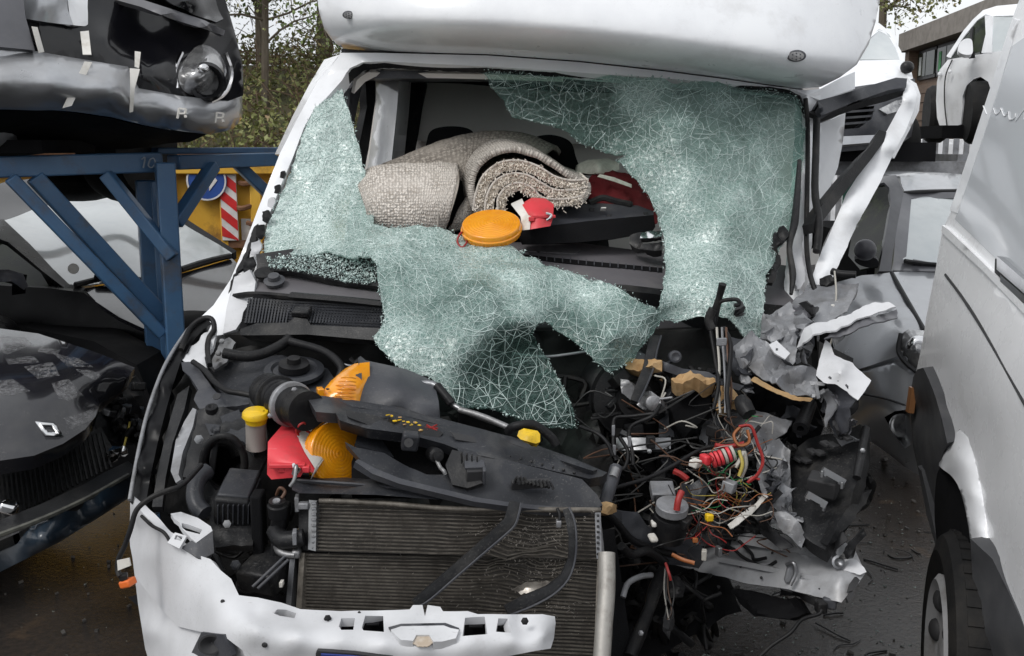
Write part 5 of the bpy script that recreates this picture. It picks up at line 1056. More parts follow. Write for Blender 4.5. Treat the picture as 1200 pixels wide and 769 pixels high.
shelf = [(312, 302), (350, 298), (405, 300), (438, 306), (441, 330), (430, 334), (395, 328), (350, 318), (316, 314)]
def gs():
    while True:
        q = (rr.uniform(310, 442), rr.uniform(298, 336))
        if inside(q, shelf): return P(q[0], q[1], 3.33-(q[1]-300)*.0022-(q[0]-310)*.0004)
panel('crumb_shelf', [(300, 298, 3.36), (340, 292, 3.38), (410, 290, 3.36), (444, 300, 3.28), (444, 336, 3.2), (395, 330, 3.25), (340, 318, 3.3), (302, 318, 3.33)], plastic, M, th=.02, step=8)
crumbs('crumbs', 1800, gs, .0018, .004)
def gc():
    x, y = rr.uniform(300, 690), rr.uniform(470, 600); return P(x, y, 2.62)
# ================================================================== engine bay, left and middle
def tb(name, pts, r, m, parent=M, seg=8, n=5, **kw):
    g = MB(); g.tube([P(*p) for p in pts], r, seg=seg, n=n); return g.obj(name, m, parent, smooth=60, **kw)
def bx(name, x, y, d, w, h, dep, m, rot=None, bev=.004, parent=M, **kw):
    g = MB(); g.bpx(x, y, d, w, h, dep, rot); return g.obj(name, m, parent, bevel=bev, **kw)
def bolt(x, y, d, r, m=None, parent=M, ax=None):
    r *= .72
    c = P(x, y, d); a = ax or (Vector((0, 0, CAMH))-c).normalized()
    g = MB(); g.lathe(c, a, [(r*1.7, 0), (r*1.7, .003), (r, .004), (r, .011), (.0005, .012)], seg=6 if r > .004 else 8); return g.obj('bolt', m or steel, parent, smooth=20)
# dark bulkhead and closed-in sides and floor of the engine bay
panel('firewall', [(262, 392, 3.15), (450, 392, 3.12), (770, 385, 3.3), (950, 390, 3.4), (960, 500, 3.3), (900, 600, 3.25), (860, 640, 3.22), (700, 640, 3.2), (420, 600, 3.2), (250, 520, 3.15)], dark, M, ext=(0, .06, 0), step=16, crump=.03, cf=6)
panel('inner_wing', [(230, 398, 3.2), (300, 400, 3.15), (420, 470, 2.95), (410, 560, 2.9), (300, 660, 2.75), (240, 690, 2.7), (190, 620, 2.72), (180, 560, 2.78), (196, 460, 3.0)], dark, M, th=.03, step=12, crump=.02, cf=7)
panel('engine_block', [(420, 420, 3.12), (560, 440, 3.08), (700, 460, 3.12), (720, 560, 2.9), (700, 600, 2.85), (400, 600, 2.85), (390, 500, 2.95)], dark, M, ext=(0, .3, 0), step=10, crump=.06, cf=9, seed=6)
panel('engine_undershield', [(150, 700, 2.9), (360, 640, 2.8), (720, 620, 2.85), (740, 760, 2.65), (700, 840, 2.55), (300, 840, 2.6)], seat_m, M, th=.03, step=20)
# strut tower
panel('strut_tower', [(246, 430, 3.08), (290, 420, 3.08), (330, 416, 3.08), (384, 432, 3.0), (392, 444, 2.94), (378, 468, 2.84), (340, 470, 2.82), (300, 478, 2.82), (268, 470, 2.86), (250, 450, 2.98)], plastic_mid, M, th=.03, step=8, ctrl=[(340, 438, 2.96), (290, 445, 2.98)], smooth=60)
c = P(345, 437, 2.94)
g = MB(); g.lathe(c, (.05, -.25, 1), [(.085, 0), (.085, .012), (.066, .016), (.06, .008), (.045, .008), (.001, .008)], seg=32, caps=False); g.obj('strut_ring', plastic_mid, M, smooth=40)
g = MB(); g.lathe(c+Vector((0, 0, .012)), (.05, -.25, 1), [(.045, 0), (.043, .018), (.02, .02), (.018, .035), (.001, .036)], seg=24); g.obj('strut_nut', rubber, M, smooth=40)
tb('pipe', [(262, 414, 2.98), (290, 418, 2.98), (315, 412, 3.0), (338, 398, 3.04), (330, 392, 3.08)], .016, rubber)
tb('hose', [(340, 400, 3.0), (380, 412, 2.95), (400, 430, 2.9), (396, 446, 2.88)], .012, rubber)
tb('pipe', [(394, 424, 2.93), (412, 429, 2.92), (430, 424, 2.95)], .004, steel)
panel('hinge_plate', [(258, 396, 3.1), (268, 394, 3.1), (276, 400, 3.08), (266, 424, 3.0), (252, 432, 2.96), (246, 426, 2.97), (254, 410, 3.04)], steel, M, th=.012, step=5, crump=.01, cf=16)
bolt(256, 414, 3.0, .008); bolt(260, 400, 3.04, .007)
panel('white_bracket', [(206, 404, 3.06), (226, 404, 3.06), (246, 384, 3.1), (254, 384, 3.1), (250, 402, 3.04), (240, 420, 2.98), (242, 438, 2.94), (230, 430, 2.96), (214, 422, 3.0)], white_dirty, M, th=.012, step=5, crump=.012, cf=16, seed=12)
panel('wing_mount', [(212, 424, 2.98), (226, 424, 2.96), (232, 430, 2.94), (243, 446, 2.88), (254, 460, 2.82), (270, 462, 2.84), (290, 466, 2.84), (292, 474, 2.8), (272, 476, 2.78), (258, 478, 2.75), (233, 478, 2.76), (227, 468, 2.8), (232, 456, 2.84), (222, 440, 2.9), (214, 434, 2.94)], plastic_grey, M, th=.016, step=5, smooth=50, crump=.004, cf=12)
tb('rubber_lip', [(226, 424, 2.94), (240, 434, 2.9), (252, 448, 2.85), (266, 458, 2.81), (282, 461, 2.8), (296, 464, 2.79)], .008, rubber)
g = MB(); g.lathe(P(254, 465, 2.76), (0, -.6, .8), [(.011, 0), (.011, .002), (.001, .002)], seg=12, caps=False); g.obj('hole', seam, M)
# black wing edge curving down to the bumper corner
we = [(252, 378, 3.14), (236, 380, 3.12), (219, 398, 3.06), (204, 424, 3.0), (194, 452, 2.92), (184, 484, 2.84), (176, 520, 2.75), (168, 556, 2.66), (163, 590, 2.58)]
panel('wing_edge', [(243, 372, 3.16), (228, 378, 3.14), (212, 398, 3.08), (196, 424, 3.0), (184, 452, 2.93), (173, 486, 2.84), (165, 520, 2.76), (158, 556, 2.68), (152, 588, 2.62), (170, 594, 2.58), (176, 560, 2.66), (184, 522, 2.75), (193, 486, 2.83), (202, 454, 2.92), (211, 426, 2.99), (224, 402, 3.06), (238, 386, 3.12), (248, 380, 3.15)], black_low, M, th=.05, step=6, ctrl=[(190, 452, 2.90), (180, 500, 2.78), (168, 550, 2.65)], smooth=60)
tb('wing_highlight', [(241, 373, 3.15), (227, 379, 3.12), (211, 399, 3.06), (195, 425, 2.98), (183, 453, 2.91), (172, 487, 2.82), (164, 521, 2.74), (157, 557, 2.66), (152, 586, 2.6)], .0055, primer)  # pale tube standing in for the highlight along the wing edge
tb('cable_loop', [(212, 410, 3.02), (222, 386, 3.08), (236, 374, 3.1), (248, 374, 3.1), (251, 386, 3.08), (245, 396, 3.06), (243, 410, 3.0), (246, 428, 2.93)], .008, rubber)
panel('wheel_liner', [(208, 462, 2.88), (222, 452, 2.9), (216, 480, 2.82), (202, 520, 2.74), (194, 560, 2.66), (190, 594, 2.58), (178, 594, 2.58), (184, 556, 2.67), (194, 510, 2.78)], plastic, M, th=.02, step=6)
panel('grey_strut', [(226, 478, 2.76), (230, 480, 2.75), (226, 500, 2.72), (214, 530, 2.66), (209, 556, 2.6), (212, 562, 2.58), (206, 566, 2.58), (200, 552, 2.62), (206, 516, 2.7), (216, 494, 2.74)], primer, M, th=.02, step=5, smooth=50)
# headlamp carrier with round air hose
panel('lamp_carrier', [(232, 480, 2.74), (262, 478, 2.74), (290, 482, 2.74), (312, 500, 2.7), (314, 530, 2.66), (300, 560, 2.6), (296, 640, 2.45), (250, 640, 2.45), (244, 600, 2.5), (226, 560, 2.58), (216, 560, 2.6), (222, 520, 2.66)], plastic, M, th=.03, step=7, crump=.012, cf=10, seed=5, holes=[[(236, 530), (250, 516), (272, 514), (286, 528), (288, 552), (274, 570), (252, 572), (238, 556)]])
panel('carrier_plate', [(240, 496, 2.70), (276, 500, 2.7), (296, 500, 2.7), (310, 512, 2.66), (310, 524, 2.65), (298, 532, 2.63), (286, 518, 2.65), (262, 508, 2.67), (246, 510, 2.67)], plastic_mid, M, th=.012, step=5)
ring = [P(262+27*math.cos(a)*.92, 543+32*math.sin(a), 2.6+.04*math.sin(a)) for a in [k*.35 for k in range(-2, 17)]]
g = MB(); g.tube(ring, .010, seg=8, n=3); g.obj('hose_rim', rubber, M, smooth=60)
hp = [P(262, 546, 2.72), P(256, 560, 2.66), P(240, 582, 2.58), P(232, 600, 2.52)]
for k in range(7):
    t = k/6; ring = [P(262-4*t+(24-2*k*.4)*math.cos(a)*.92, 543+3*t+(28-k*.5)*math.sin(a), 2.62+.02*k+.03*math.sin(a)) for a in [j*.42 for j in range(15)]]
    g = MB(); g.tube(ring, .0055, seg=6, n=2, caps=False); g.obj('hose_rib', rubber, M, smooth=60)
g = MB(); cc = P(262, 546, 2.68); g.lathe(cc, (0, -1, .3), [(.062, .0), (.06, -.06), (.05, -.12), (.001, -.13)], seg=24, caps=False); g.obj('air_hose', seat_m, M)
tb('pipe', [(243, 552, 2.56), (232, 562, 2.53), (228, 580, 2.5), (232, 594, 2.48), (240, 602, 2.47)], .022, plastic_mid)
bx('junction_box', 270, 596, 2.47, 42, 36, .12, plastic, (12, 6, 2), .008); bx('box_lid', 272, 578, 2.47, 38, 8, .13, plastic_mid, (12, 6, 2), .005)
bolt(266, 614, 2.40, .008); bolt(233, 515, 2.64, .010); bolt(250, 504, 2.66, .007, plastic_mid)
for k in range(7): bx('box_rib', 254+k*6, 598, 2.462, 1.6, 26, .13, plastic_mid, (12, 6, 2), .001)
bx('stay', 249, 530, 2.64, 8, 60, .03, plastic_mid, (10, 10, 14))
g = MB(); g.lathe(P(249, 484, 2.74), (0, -.4, 1), [(.018, 0), (.016, .02), (.008, .022), (.001, .015)], seg=16); g.obj('rubber_stop', rubber, M, smooth=50)
panel('carrier_tab', [(258, 488, 2.72), (280, 480, 2.74), (284, 492, 2.72), (262, 500, 2.70)], plastic_mid, M, th=.02, step=5)
# loom over the bumper corner with white tag and orange plug
tb('loom', [(236, 545, 2.5), (214, 568, 2.42), (196, 575, 2.40), (176, 584, 2.39), (160, 598, 2.38), (153, 620, 2.37), (146, 640, 2.37), (139, 655, 2.37), (138, 668, 2.37), (141, 676, 2.36)], .0065, rubber)
panel('paper_tag', [(137, 657, 2.355), (151, 654, 2.35), (153, 663, 2.35), (138, 669, 2.355)], white_plas, M, th=.004, step=4)
bx('orange_plug', 147, 686, 2.36, 15, 9, .03, mat('orange_plug', (.75, .16, .03), .4), (0, -18, -18), .004); bx('plug_boot', 143, 678, 2.36, 9, 8, .02, rubber, (0, 0, 15), .003)
# black flexible intake duct with clamp
duct = [P(312, 458, 2.72), P(322, 464, 2.66), P(334, 470, 2.60), P(346, 476, 2.55), P(360, 482, 2.5)]
q = cat(duct, 8); 
g = MB(); g.tube(q, [(.052 if (k % 2) else .046) for k in range(17)]+[.05, .05, .05, .05], seg=24, smooth=False); g.obj('intake_duct', rubber, M, smooth=50)
for t in (10, 21):
    a, b = q[t], q[t+1]; g = MB(); g.lathe(a, (b-a), [(.056, -.008), (.058, -.006), (.058, .006), (.056, .008)], seg=28); g.obj('duct_band', [rubber, primer][t > 15], M, smooth=50)
bolt(345, 457, 2.52, .006); bolt(317, 487, 2.55, .006)
tb('duct_lip', [(303, 462, 2.72), (312, 452, 2.72), (325, 450, 2.7), (336, 454, 2.66)], .010, rubber)
# washer bottle neck and yellow cap
g = MB(); c = P(300, 500, 2.60); g.lathe(c, (.05, -.1, 1), [(.026, -.06), (.026, .02), (.030, .024)], seg=20); g.obj('filler_neck', mat('milky_plastic', (.42, .38, .35), .5), M, smooth=50)
c = P(300, 489, 2.58)
g = MB(); g.lathe(c, (.05, -.2, 1), [(.026, -.014), (.029, .0), (.034, .003), (.034, .012), (.030, .017), (.001, .018)], seg=28); cap = g.obj('filler_cap', yellow_plas, M, smooth=40)
bx('cap_tab', 287, 489, 2.58, 8, 4, .02, yellow_plas, None, .002, parent=cap); bx('cap_handle', 300, 483, 2.57, 18, 3, .012, yellow_plas, None, .002, parent=cap)
# bonnet platform: the long twisted cross member
sp = [(361, 468, 2.50), (366, 463, 2.53), (400, 467, 2.56), (470, 478, 2.60), (523, 492, 2.62), (600, 512, 2.62), (660, 533, 2.60), (712, 553, 2.58), (706, 558, 2.55), (690, 561, 2.54), (640, 550, 2.52), (590, 540, 2.50), (545, 530, 2.50), (520, 520, 2.50), (470, 508, 2.48), (430, 502, 2.46), (398, 492, 2.45), (394, 484, 2.45), (370, 483, 2.45)]
panel('cross_member', sp, plastic_mid, M, ext=(0, .02, -.03), step=6, ctrl=[(450, 488, 2.525), (560, 512, 2.55), (650, 540, 2.55)], smooth=50, warp=.003, wf=12)
panel('member_ridge', [(366, 465, 2.515), (400, 469, 2.54), (470, 480, 2.58), (523, 494, 2.60), (600, 514, 2.60), (660, 535, 2.58), (700, 550, 2.57), (695, 552, 2.55), (655, 539, 2.565), (600, 520, 2.585), (523, 500, 2.585), (470, 486, 2.565), (398, 474, 2.525), (368, 470, 2.50)], plastic_mid, M, ext=(0, .01, -.02), step=5)
panel('member_recess', [(404, 480, 2.50), (440, 487, 2.515), (500, 501, 2.53), (520, 507, 2.54), (512, 515, 2.515), (470, 504, 2.495), (430, 497, 2.475), (408, 489, 2.475)], plastic, M, th=.012, step=6)
fm = tps(sp+[(450, 488, 2.525), (560, 512, 2.55), (650, 540, 2.55)])
def onm(x, y, o=-.006): return P(x, y, float(fm(np.array([(x, y)]))[0])+o)
for k in range(16):
    x = 455+k*2.9+random.uniform(-2, 2); y = 490+k*.9+random.uniform(-5, 4); s = random.uniform(.002, .0045)
    g = MB(); p = onm(x, y, -.012); g.box(p, (s*2, s*2, .002), (random.uniform(-20, 20), 0, random.uniform(0, 90))); g.obj('paint_fleck', [yellow_plas, foam, yellow_plas][k % 3], M)
g = MB()
for a, b in (((500, 498), (512, 505)), ((500, 504), (512, 498)), ((498, 501), (513, 502))): g.beam(onm(*a, -.013), onm(*b, -.013), .003, .003)
g.obj('crayon_mark', wire_r, M)
for k in range(7):
    bolt(598+k*12.5, 535+k*3.2, 2.535, .0035, plastic)
panel('sticker', [(528, 506, 2.545), (556, 512, 2.548), (559, 519, 2.53), (534, 515, 2.525)], seam, M, th=.002, step=6)
lp = [(404, 518, 2.46), (416, 524, 2.46), (450, 531, 2.47), (480, 548, 2.46), (500, 556, 2.455), (530, 556, 2.46), (545, 545, 2.47), (535, 524, 2.49), (560, 530, 2.5), (600, 541, 2.5), (640, 551, 2.51), (682, 562, 2.52), (700, 580, 2.49), (706, 592, 2.47), (700, 597, 2.46), (640, 594, 2.46), (600, 590, 2.44), (560, 584, 2.43), (510, 572, 2.42), (470, 562, 2.42), (440, 550, 2.42), (424, 540, 2.43)]
panel('latch_panel', lp, plastic_mid, M, ext=(0, .015, -.02), step=6, smooth=50, ctrl=[(600, 565, 2.455), (660, 578, 2.47)], warp=.003, wf=14)
panel('panel_lip', [(420, 538, 2.43), (440, 549, 2.418), (470, 561, 2.41), (510, 571, 2.41), (560, 583, 2.42), (600, 589, 2.43), (640, 593, 2.45), (700, 596, 2.455), (702, 600, 2.45), (640, 598, 2.44), (600, 594, 2.42), (556, 588, 2.41), (510, 577, 2.40), (468, 567, 2.40), (436, 555, 2.405), (416, 541, 2.42)], plastic_grey, M, th=.02, step=5)
panel('latch_block', [(530, 527, 2.48), (542, 530, 2.47), (552, 548, 2.44), (566, 566, 2.42), (548, 572, 2.415), (530, 568, 2.42), (522, 545, 2.45)], plastic, M, ext=(0, .03, -.02), step=5)
bx('latch_pocket', 556, 557, 2.415, 20, 17, .03, seam, (20, 0, 6), .003)
for k in range(4): bx('latch_tine', 541+k*6, 537+k*1.5, 2.43, 1.6, 14, .01, plastic, (10, 0, -8+k*4), .001)
bx('latch_frame', 556, 547, 2.412, 24, 4, .03, plastic_grey, (20, 0, 6), .002); bx('latch_frame', 567, 558, 2.410, 4, 20, .03, plastic_grey, (20, 0, 6), .002)
bx('hinge_ear', 480, 519, 2.44, 20, 22, .03, plastic_mid, (15, 8, 10), .006)
g = MB(); g.lathe(P(479, 519, 2.425), (0, -1, .3), [(.011, 0), (.011, .003), (.001, .003)], seg=14, caps=False); g.obj('hole', seam, M)
g = MB(); g.lathe(P(512, 534, 2.46), (.3, -1, .2), [(.018, -.05), (.018, 0), (.012, .004), (.012, .018), (.001, .02)], seg=16); g.obj('bump_stop', rubber, M, smooth=40)
tb('spring', [(512, 540, 2.45), (516, 548, 2.44), (520, 552, 2.43), (522, 556, 2.43)], .005, alu)
for y0, o in ((0, 0), (4, 0)): pass
bx('vent_plate', 622, 568, 2.44, 46, 12, .012, seam, (30, 0, 8), .002)
rr = random.Random(8)
for k in range(10): 
    x = 603+k*4.4; tb('vent_slat', [(x, 566+k*.7, 2.43), (x+3, 560+k*.7+rr.uniform(-2, 3), 2.425), (x+6, 566+k*.7+rr.uniform(-2, 2), 2.42)], .0035, plastic, seg=5, n=2)
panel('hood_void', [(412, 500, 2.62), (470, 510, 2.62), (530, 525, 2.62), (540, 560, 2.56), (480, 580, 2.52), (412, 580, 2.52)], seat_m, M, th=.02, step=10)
panel('baffle', [(416, 520, 2.50), (440, 528, 2.5), (462, 536, 2.52), (448, 516, 2.55), (420, 505, 2.55)], plastic_mid, M, th=.008, step=5)
# dark tray over the radiator
panel('fan_cowl', [(343, 560, 2.46), (352, 559, 2.48), (420, 564, 2.48), (480, 570, 2.46), (530, 578, 2.45), (560, 588, 2.44), (520, 586, 2.42), (440, 580, 2.41), (350, 578, 2.41), (342, 574, 2.42)], plastic_mid, M, ext=(0, .05, -.01), step=6, ctrl=[(430, 571, 2.43)])
panel('cowl_lip', [(346, 561, 2.452), (420, 566, 2.45), (500, 575, 2.438), (500, 577, 2.436), (420, 568, 2.446), (346, 563, 2.448)], plastic_grey, M, th=.008, step=6)
# --- radiator and condenser
fin = mat('radiator_fins', (.055, .048, .041), .6, metal=.2, col2=(.032, .028, .024), ns=20, dirt=(.11, .09, .07), ds=10, dlo=.55, dhi=.75, damt=.6, speck=.4, speckc=(.22, .19, .16), bump=.5, bs=260)
tube_m = mat('radiator_tubes', (.16, .145, .125), .5, metal=.4, col2=(.07, .062, .053), ns=30, dirt=(.03, .026, .022), ds=11, damt=.7, speck=.4, speckc=(.35, .32, .28))
def fins(name, TL, TR, BR, BL, n, dents):
    f = tps([TL, TR, BR, BL, ((TL[0]+BR[0])/2, (TL[1]+BR[1])/2, (TL[2]+BR[2])/2+.001)]+dents)
    panel(name+'_core', [TL, TR, BR, BL], fin, M, th=.03, step=9, fn=lambda xy: f(xy)+.006)
    g = MB(); cols = 34
    for k in range(n):
        v = (k+.5)/n; up = []; 
        for c_ in range(cols+1):
            u = c_/cols
            x = (TL[0]*(1-u)+TR[0]*u)*(1-v)+(BL[0]*(1-u)+BR[0]*u)*v; y = (TL[1]*(1-u)+TR[1]*u)*(1-v)+(BL[1]*(1-u)+BR[1]*u)*v
            w = math.exp(-((x-610)/62)**2-((y-660)/48)**2)
            y += w*5*math.sin(x*.07+k*.3)+noise.noise((x*.05, y*.07, 4))*(.5+5*w); 
            d_ = float(f(np.array([(x, y)]))[0]); up.append(P(x, y, d_-.001+w*.012*noise.noise((x*.11, y*.11, 8))))
        g.tube(up, .0021, seg=4, smooth=False, caps=True)
    return g.obj(name+'_tubes', tube_m, M, kind='stuff', recalc=False, smooth=30)
dn_ = [(600, 690, 2.53), (640, 640, 2.49), (560, 650, 2.49)]
fins('radiator', (370, 589, 2.44), (703, 597, 2.46), (703, 656, 2.44), (368, 646, 2.42), 13, [(610, 630, 2.47)])
fins('condenser', (356, 648, 2.43), (705, 655, 2.46), (700, 800, 2.40), (348, 778, 2.38), 33, [(610, 680, 2.49), (470, 690, 2.425), (660, 740, 2.43)])
tb('radiator_header', [(374, 587, 2.43), (450, 590, 2.43), (520, 596, 2.43), (600, 597, 2.44), (704, 598, 2.455)], .007, tube_m)
panel('radiator_side', [(362, 586, 2.43), (371, 587, 2.425), (370, 646, 2.41), (361, 644, 2.415)], steel, M, th=.03, step=5)
for k in range(9): bx('crimp', 367, 591+k*6.4, 2.412, 5, 2.6, .012, primer, (0, 0, 20), .001)
panel('radiator_side', [(697, 600, 2.45), (704, 600, 2.45), (705, 655, 2.43), (699, 655, 2.435)], primer, M, th=.03, step=5)
for k in range(8): bx('crimp', 701, 605+k*6.4, 2.432, 3, 2.2, .008, seam, None, .001)
panel('end_tank', [(350, 592, 2.46), (362, 586, 2.45), (362, 646, 2.43), (350, 644, 2.44)], plastic, M, th=.06, step=6)
panel('condenser_side', [(351, 648, 2.425), (357, 648, 2.42), (353, 714, 2.39), (347, 712, 2.4)], tube_m, M, th=.02, step=5)
panel('condenser_side', [(340, 650, 2.43), (346, 650, 2.43), (341, 710, 2.40), (335, 708, 2.41)], steel, M, th=.02, step=5)
tb('receiver_tube', [(711, 648, 2.43), (711, 690, 2.40), (708, 730, 2.37), (704, 790, 2.33)], .0205, mat('dull_aluminium', (.40, .385, .36), .55, metal=.5, dirt=(.13, .11, .09), ds=14, damt=.7, bump=.3, bs=60), seg=16)
panel('condenser_side', [(700, 656, 2.435), (705, 656, 2.43), (701, 790, 2.35), (695, 790, 2.355)], tube_m, M, th=.02, step=6)
# bent and scraped fins round the dent
bent_m = mat('scraped_fins', (.42, .39, .35), .4, metal=.5, col2=(.22, .2, .18), ns=60)
rr = random.Random(12); g = MB()
for k in range(900):
    if k < 480: x, y = rr.gauss(640, 40), rr.gauss(680, 26)
    elif k < 800: x, y = rr.gauss(628, 36), rr.gauss(626, 15)
    else: x, y = rr.uniform(370, 695), rr.uniform(600, 760)
    if not (372 < x < 696 and 598 < y < 768): continue
    p = P(x, y, 2.425 if y > 652 else 2.445); s = rr.uniform(.001, .006)
    if 640 < y < 705 and abs(x-640) < 60: p = P(x, y, 2.47)
    g.beam(p, p+Vector((rr.gauss(0, s), -rr.uniform(0, s), rr.gauss(0, s*.8))), .0012, .0005)
g.obj('bent_fins', bent_m, M, kind='stuff', recalc=False, smooth=0)
panel('fin_gash', [(600, 692, 2.43), (616, 684, 2.43), (640, 682, 2.43), (660, 686, 2.43), (650, 692, 2.43), (626, 694, 2.43), (610, 697, 2.43)], bent_m, M, th=.006, step=4, folds=.012, cf=30, seed=3, jag=1)
# fittings left of the radiator
g = MB(); g.lathe(P(325, 592, 2.42), (.05, -.2, 1), [(.022, -.03), (.024, 0), (.020, .003), (.020, .012), (.001, .013)], seg=20); g.obj('valve_cap', rubber, M, smooth=40)
g = MB(); g.lathe(P(324, 588, 2.41), (.05, -.3, 1), [(.009, 0), (.009, .004), (.005, .002), (.001, .002)], seg=16, caps=False); g.obj('cap_ring', primer, M)
bx('valve_body', 326, 610, 2.44, 18, 34, .05, rubber, (5, 10, 0), .006); bx('fitting', 347, 592, 2.43, 5, 18, .03, primer, (0, 0, 6), .002); bx('fitting', 355, 594, 2.42, 12, 8, .02, primer, (0, 0, 0), .003)
tb('coolant_pipe', [(322, 622, 2.46), (330, 632, 2.43), (344, 632, 2.42), (356, 630, 2.42)], .022, plastic)
bx('pipe_clip', 344, 632, 2.39, 5, 16, .03, primer, (0, 0, 8), .002)
tb('aluminium_pipe', [(324, 640, 2.46), (327, 646, 2.43), (336, 650, 2.42), (346, 651, 2.415)], .009, alu); bx('pipe_union', 346, 651, 2.41, 10, 10, .03, alu, None, .005)
tb('sensor_wire', [(324, 580, 2.44), (328, 572, 2.42), (334, 576, 2.42), (330, 584, 2.41)], .004, wire_b); tb('sensor_wire', [(344, 556, 2.42), (347, 546, 2.41), (345, 562, 2.40), (340, 570, 2.40)], .005, steel)
bx('bay_block', 308, 680, 2.40, 52, 30, .12, plastic, (14, 0, -22), .008); bx('bay_block', 322, 660, 2.46, 10, 60, .04, plastic, (0, 0, 8)); tb('stay_rod', [(296, 688, 2.36), (334, 652, 2.40)], .004, plastic_grey)
tb('stay_rod', [(302, 690, 2.36), (338, 656, 2.40)], .004, plastic_grey); bolt(276, 662, 2.42, .010, plastic_mid); bx('white_clip', 329, 686, 2.38, 4, 6, .02, white_plas, None, .001)
bx('black_column', 300, 620, 2.46, 14, 80, .06, seat_m, (0, 0, 3), .006)
for k in range(26):
    x, y = rr.uniform(205, 345), rr.uniform(595, 700); d_ = 2.62-.0006*(y-600)+rr.uniform(0, .12)
    if inside((x, y), [(200, 590), (345, 590), (345, 712), (282, 700), (258, 660), (205, 635)]):
        tb('hose', [(x+rr.uniform(-20, 20), y+rr.uniform(-14, 14), d_) for _ in range(4)], rr.uniform(.004, .012), [rubber, plastic_mid, dark][k % 3], seg=6, n=4)
for k in range(22):
    x, y = rr.uniform(400, 700), rr.uniform(425, 520); d_ = 2.97+rr.uniform(0, .12)
    tb('hose', [(x+rr.uniform(-40, 40), y+rr.uniform(-22, 22), d_) for _ in range(4)], rr.uniform(.004, .014), [rubber, dark, rubber][k % 3], seg=6, n=4)
tb('pipe', [(458, 454, 2.76), (480, 452, 2.76), (506, 450, 2.76), (520, 462, 2.74), (530, 474, 2.72), (550, 484, 2.7), (594, 500, 2.66)], [.010, .010, .010, .008, .008, .008, .008], steel); tb('pipe', [(538, 480, 2.7), (565, 488, 2.68), (596, 501, 2.655)], .0085, alu)
tb('hose', [(512, 452, 2.74), (522, 464, 2.72), (529, 473, 2.71)], .012, rubber)
g = MB(); g.lathe(P(560, 460, 2.9), (0, -.4, 1), [(.06, -.1), (.06, 0), (.05, .01), (.001, .012)], seg=20); g.obj('oil_filter', rubber, M)
# yellow dipstick handle
panel('oil_cap', [(608, 505, 2.545), (614, 502, 2.55), (630, 505, 2.55), (633, 509, 2.545), (633, 518, 2.53), (628, 520, 2.525), (610, 515, 2.53), (606, 511, 2.54)], yellow_plas, M, th=.03, step=3, ctrl=[(620, 511, 2.525)], smooth=70)
tb('dipstick_cable', [(596, 505, 2.6), (603, 500, 2.57), (625, 498, 2.57), (645, 512, 2.57), (652, 522, 2.57)], .012, rubber)
# two black straps over the radiator
def strap(pts, w, name):
    L_ = []; R_ = []
    for i, (x, y, d) in enumerate(pts):
        a = pts[max(i-1, 0)]; b = pts[min(i+1, len(pts)-1)]; tx, ty = b[0]-a[0], b[1]-a[1]; l = math.hypot(tx, ty)
        nx_, ny_ = -ty/l*w[i]/2, tx/l*w[i]/2; L_.append((x+nx_, y+ny_, d)); R_.append((x-nx_, y-ny_, d))
    panel(name, L_+R_[::-1], plastic, M, th=.014, step=4, smooth=40, crump=.002, cf=20)
    e = [(x, y, d-.006) for x, y, d in R_]
    tb('strap_edge', e, .0028, plastic_grey, seg=5, n=3)
strap([(604, 588, 2.40), (601, 600, 2.385), (597, 612, 2.38), (585, 624, 2.38), (560, 646, 2.38), (530, 672, 2.37), (500, 698, 2.355), (486, 708, 2.345)], [14, 15, 15, 14, 13, 13, 13, 10], 'support_strut')
strap([(663, 596, 2.40), (668, 610, 2.39), (671, 630, 2.38), (670, 655, 2.38), (662, 676, 2.37), (645, 692, 2.36), (620, 704, 2.345), (594, 716, 2.33)], [8, 10, 9, 8, 10, 12, 15, 12], 'support_strut')
tb('plug_lead', [(653, 596, 2.40), (656, 604, 2.39), (655, 612, 2.38)], .004, rubber); bx('plug', 655, 615, 2.375, 6, 8, .02, alu, None, .002)
# --- bumper skin: top edge, left wrap, and the holed tray
bo = [(152, 566, 2.74), (156, 572, 2.70), (160, 590, 2.58), (168, 602, 2.50), (190, 626, 2.40), (207, 638, 2.37), (230, 650, 2.34), (246, 655, 2.32), (258, 668, 2.29), (271, 679, 2.27), (280, 698, 2.23), (302, 700, 2.23), (330, 706, 2.24), (352, 714, 2.24), (400, 717, 2.235), (455, 715, 2.23), (480, 714, 2.23), (484, 709, 2.235), (495, 709, 2.235), (498, 722, 2.225), (501, 709, 2.235), (516, 711, 2.235), (519, 716, 2.23), (548, 716, 2.23), (560, 720, 2.23), (600, 720, 2.24), (636, 719, 2.26), (651, 722, 2.28), (652, 730, 2.27), (650, 748, 2.25), (646, 760, 2.21), (580, 772, 2.165), (580, 860, 2.2), (260, 900, 2.16), (205, 860, 2.3), (182, 800, 2.46), (170, 760, 2.54), (162, 710, 2.60), (156, 660, 2.64), (152, 610, 2.70)]
bh = [[(325, 714), (335, 714.5), (347, 719), (345, 725), (328, 722), (321, 719)], [(400, 725), (416, 725), (414, 738), (400, 738), (397, 734)], [(428, 722), (449, 722), (450, 741), (426, 739), (424, 736)], [(545, 724), (568, 723), (571, 744), (542, 746)], [(584, 725), (595, 725), (599, 742), (581, 741)]]
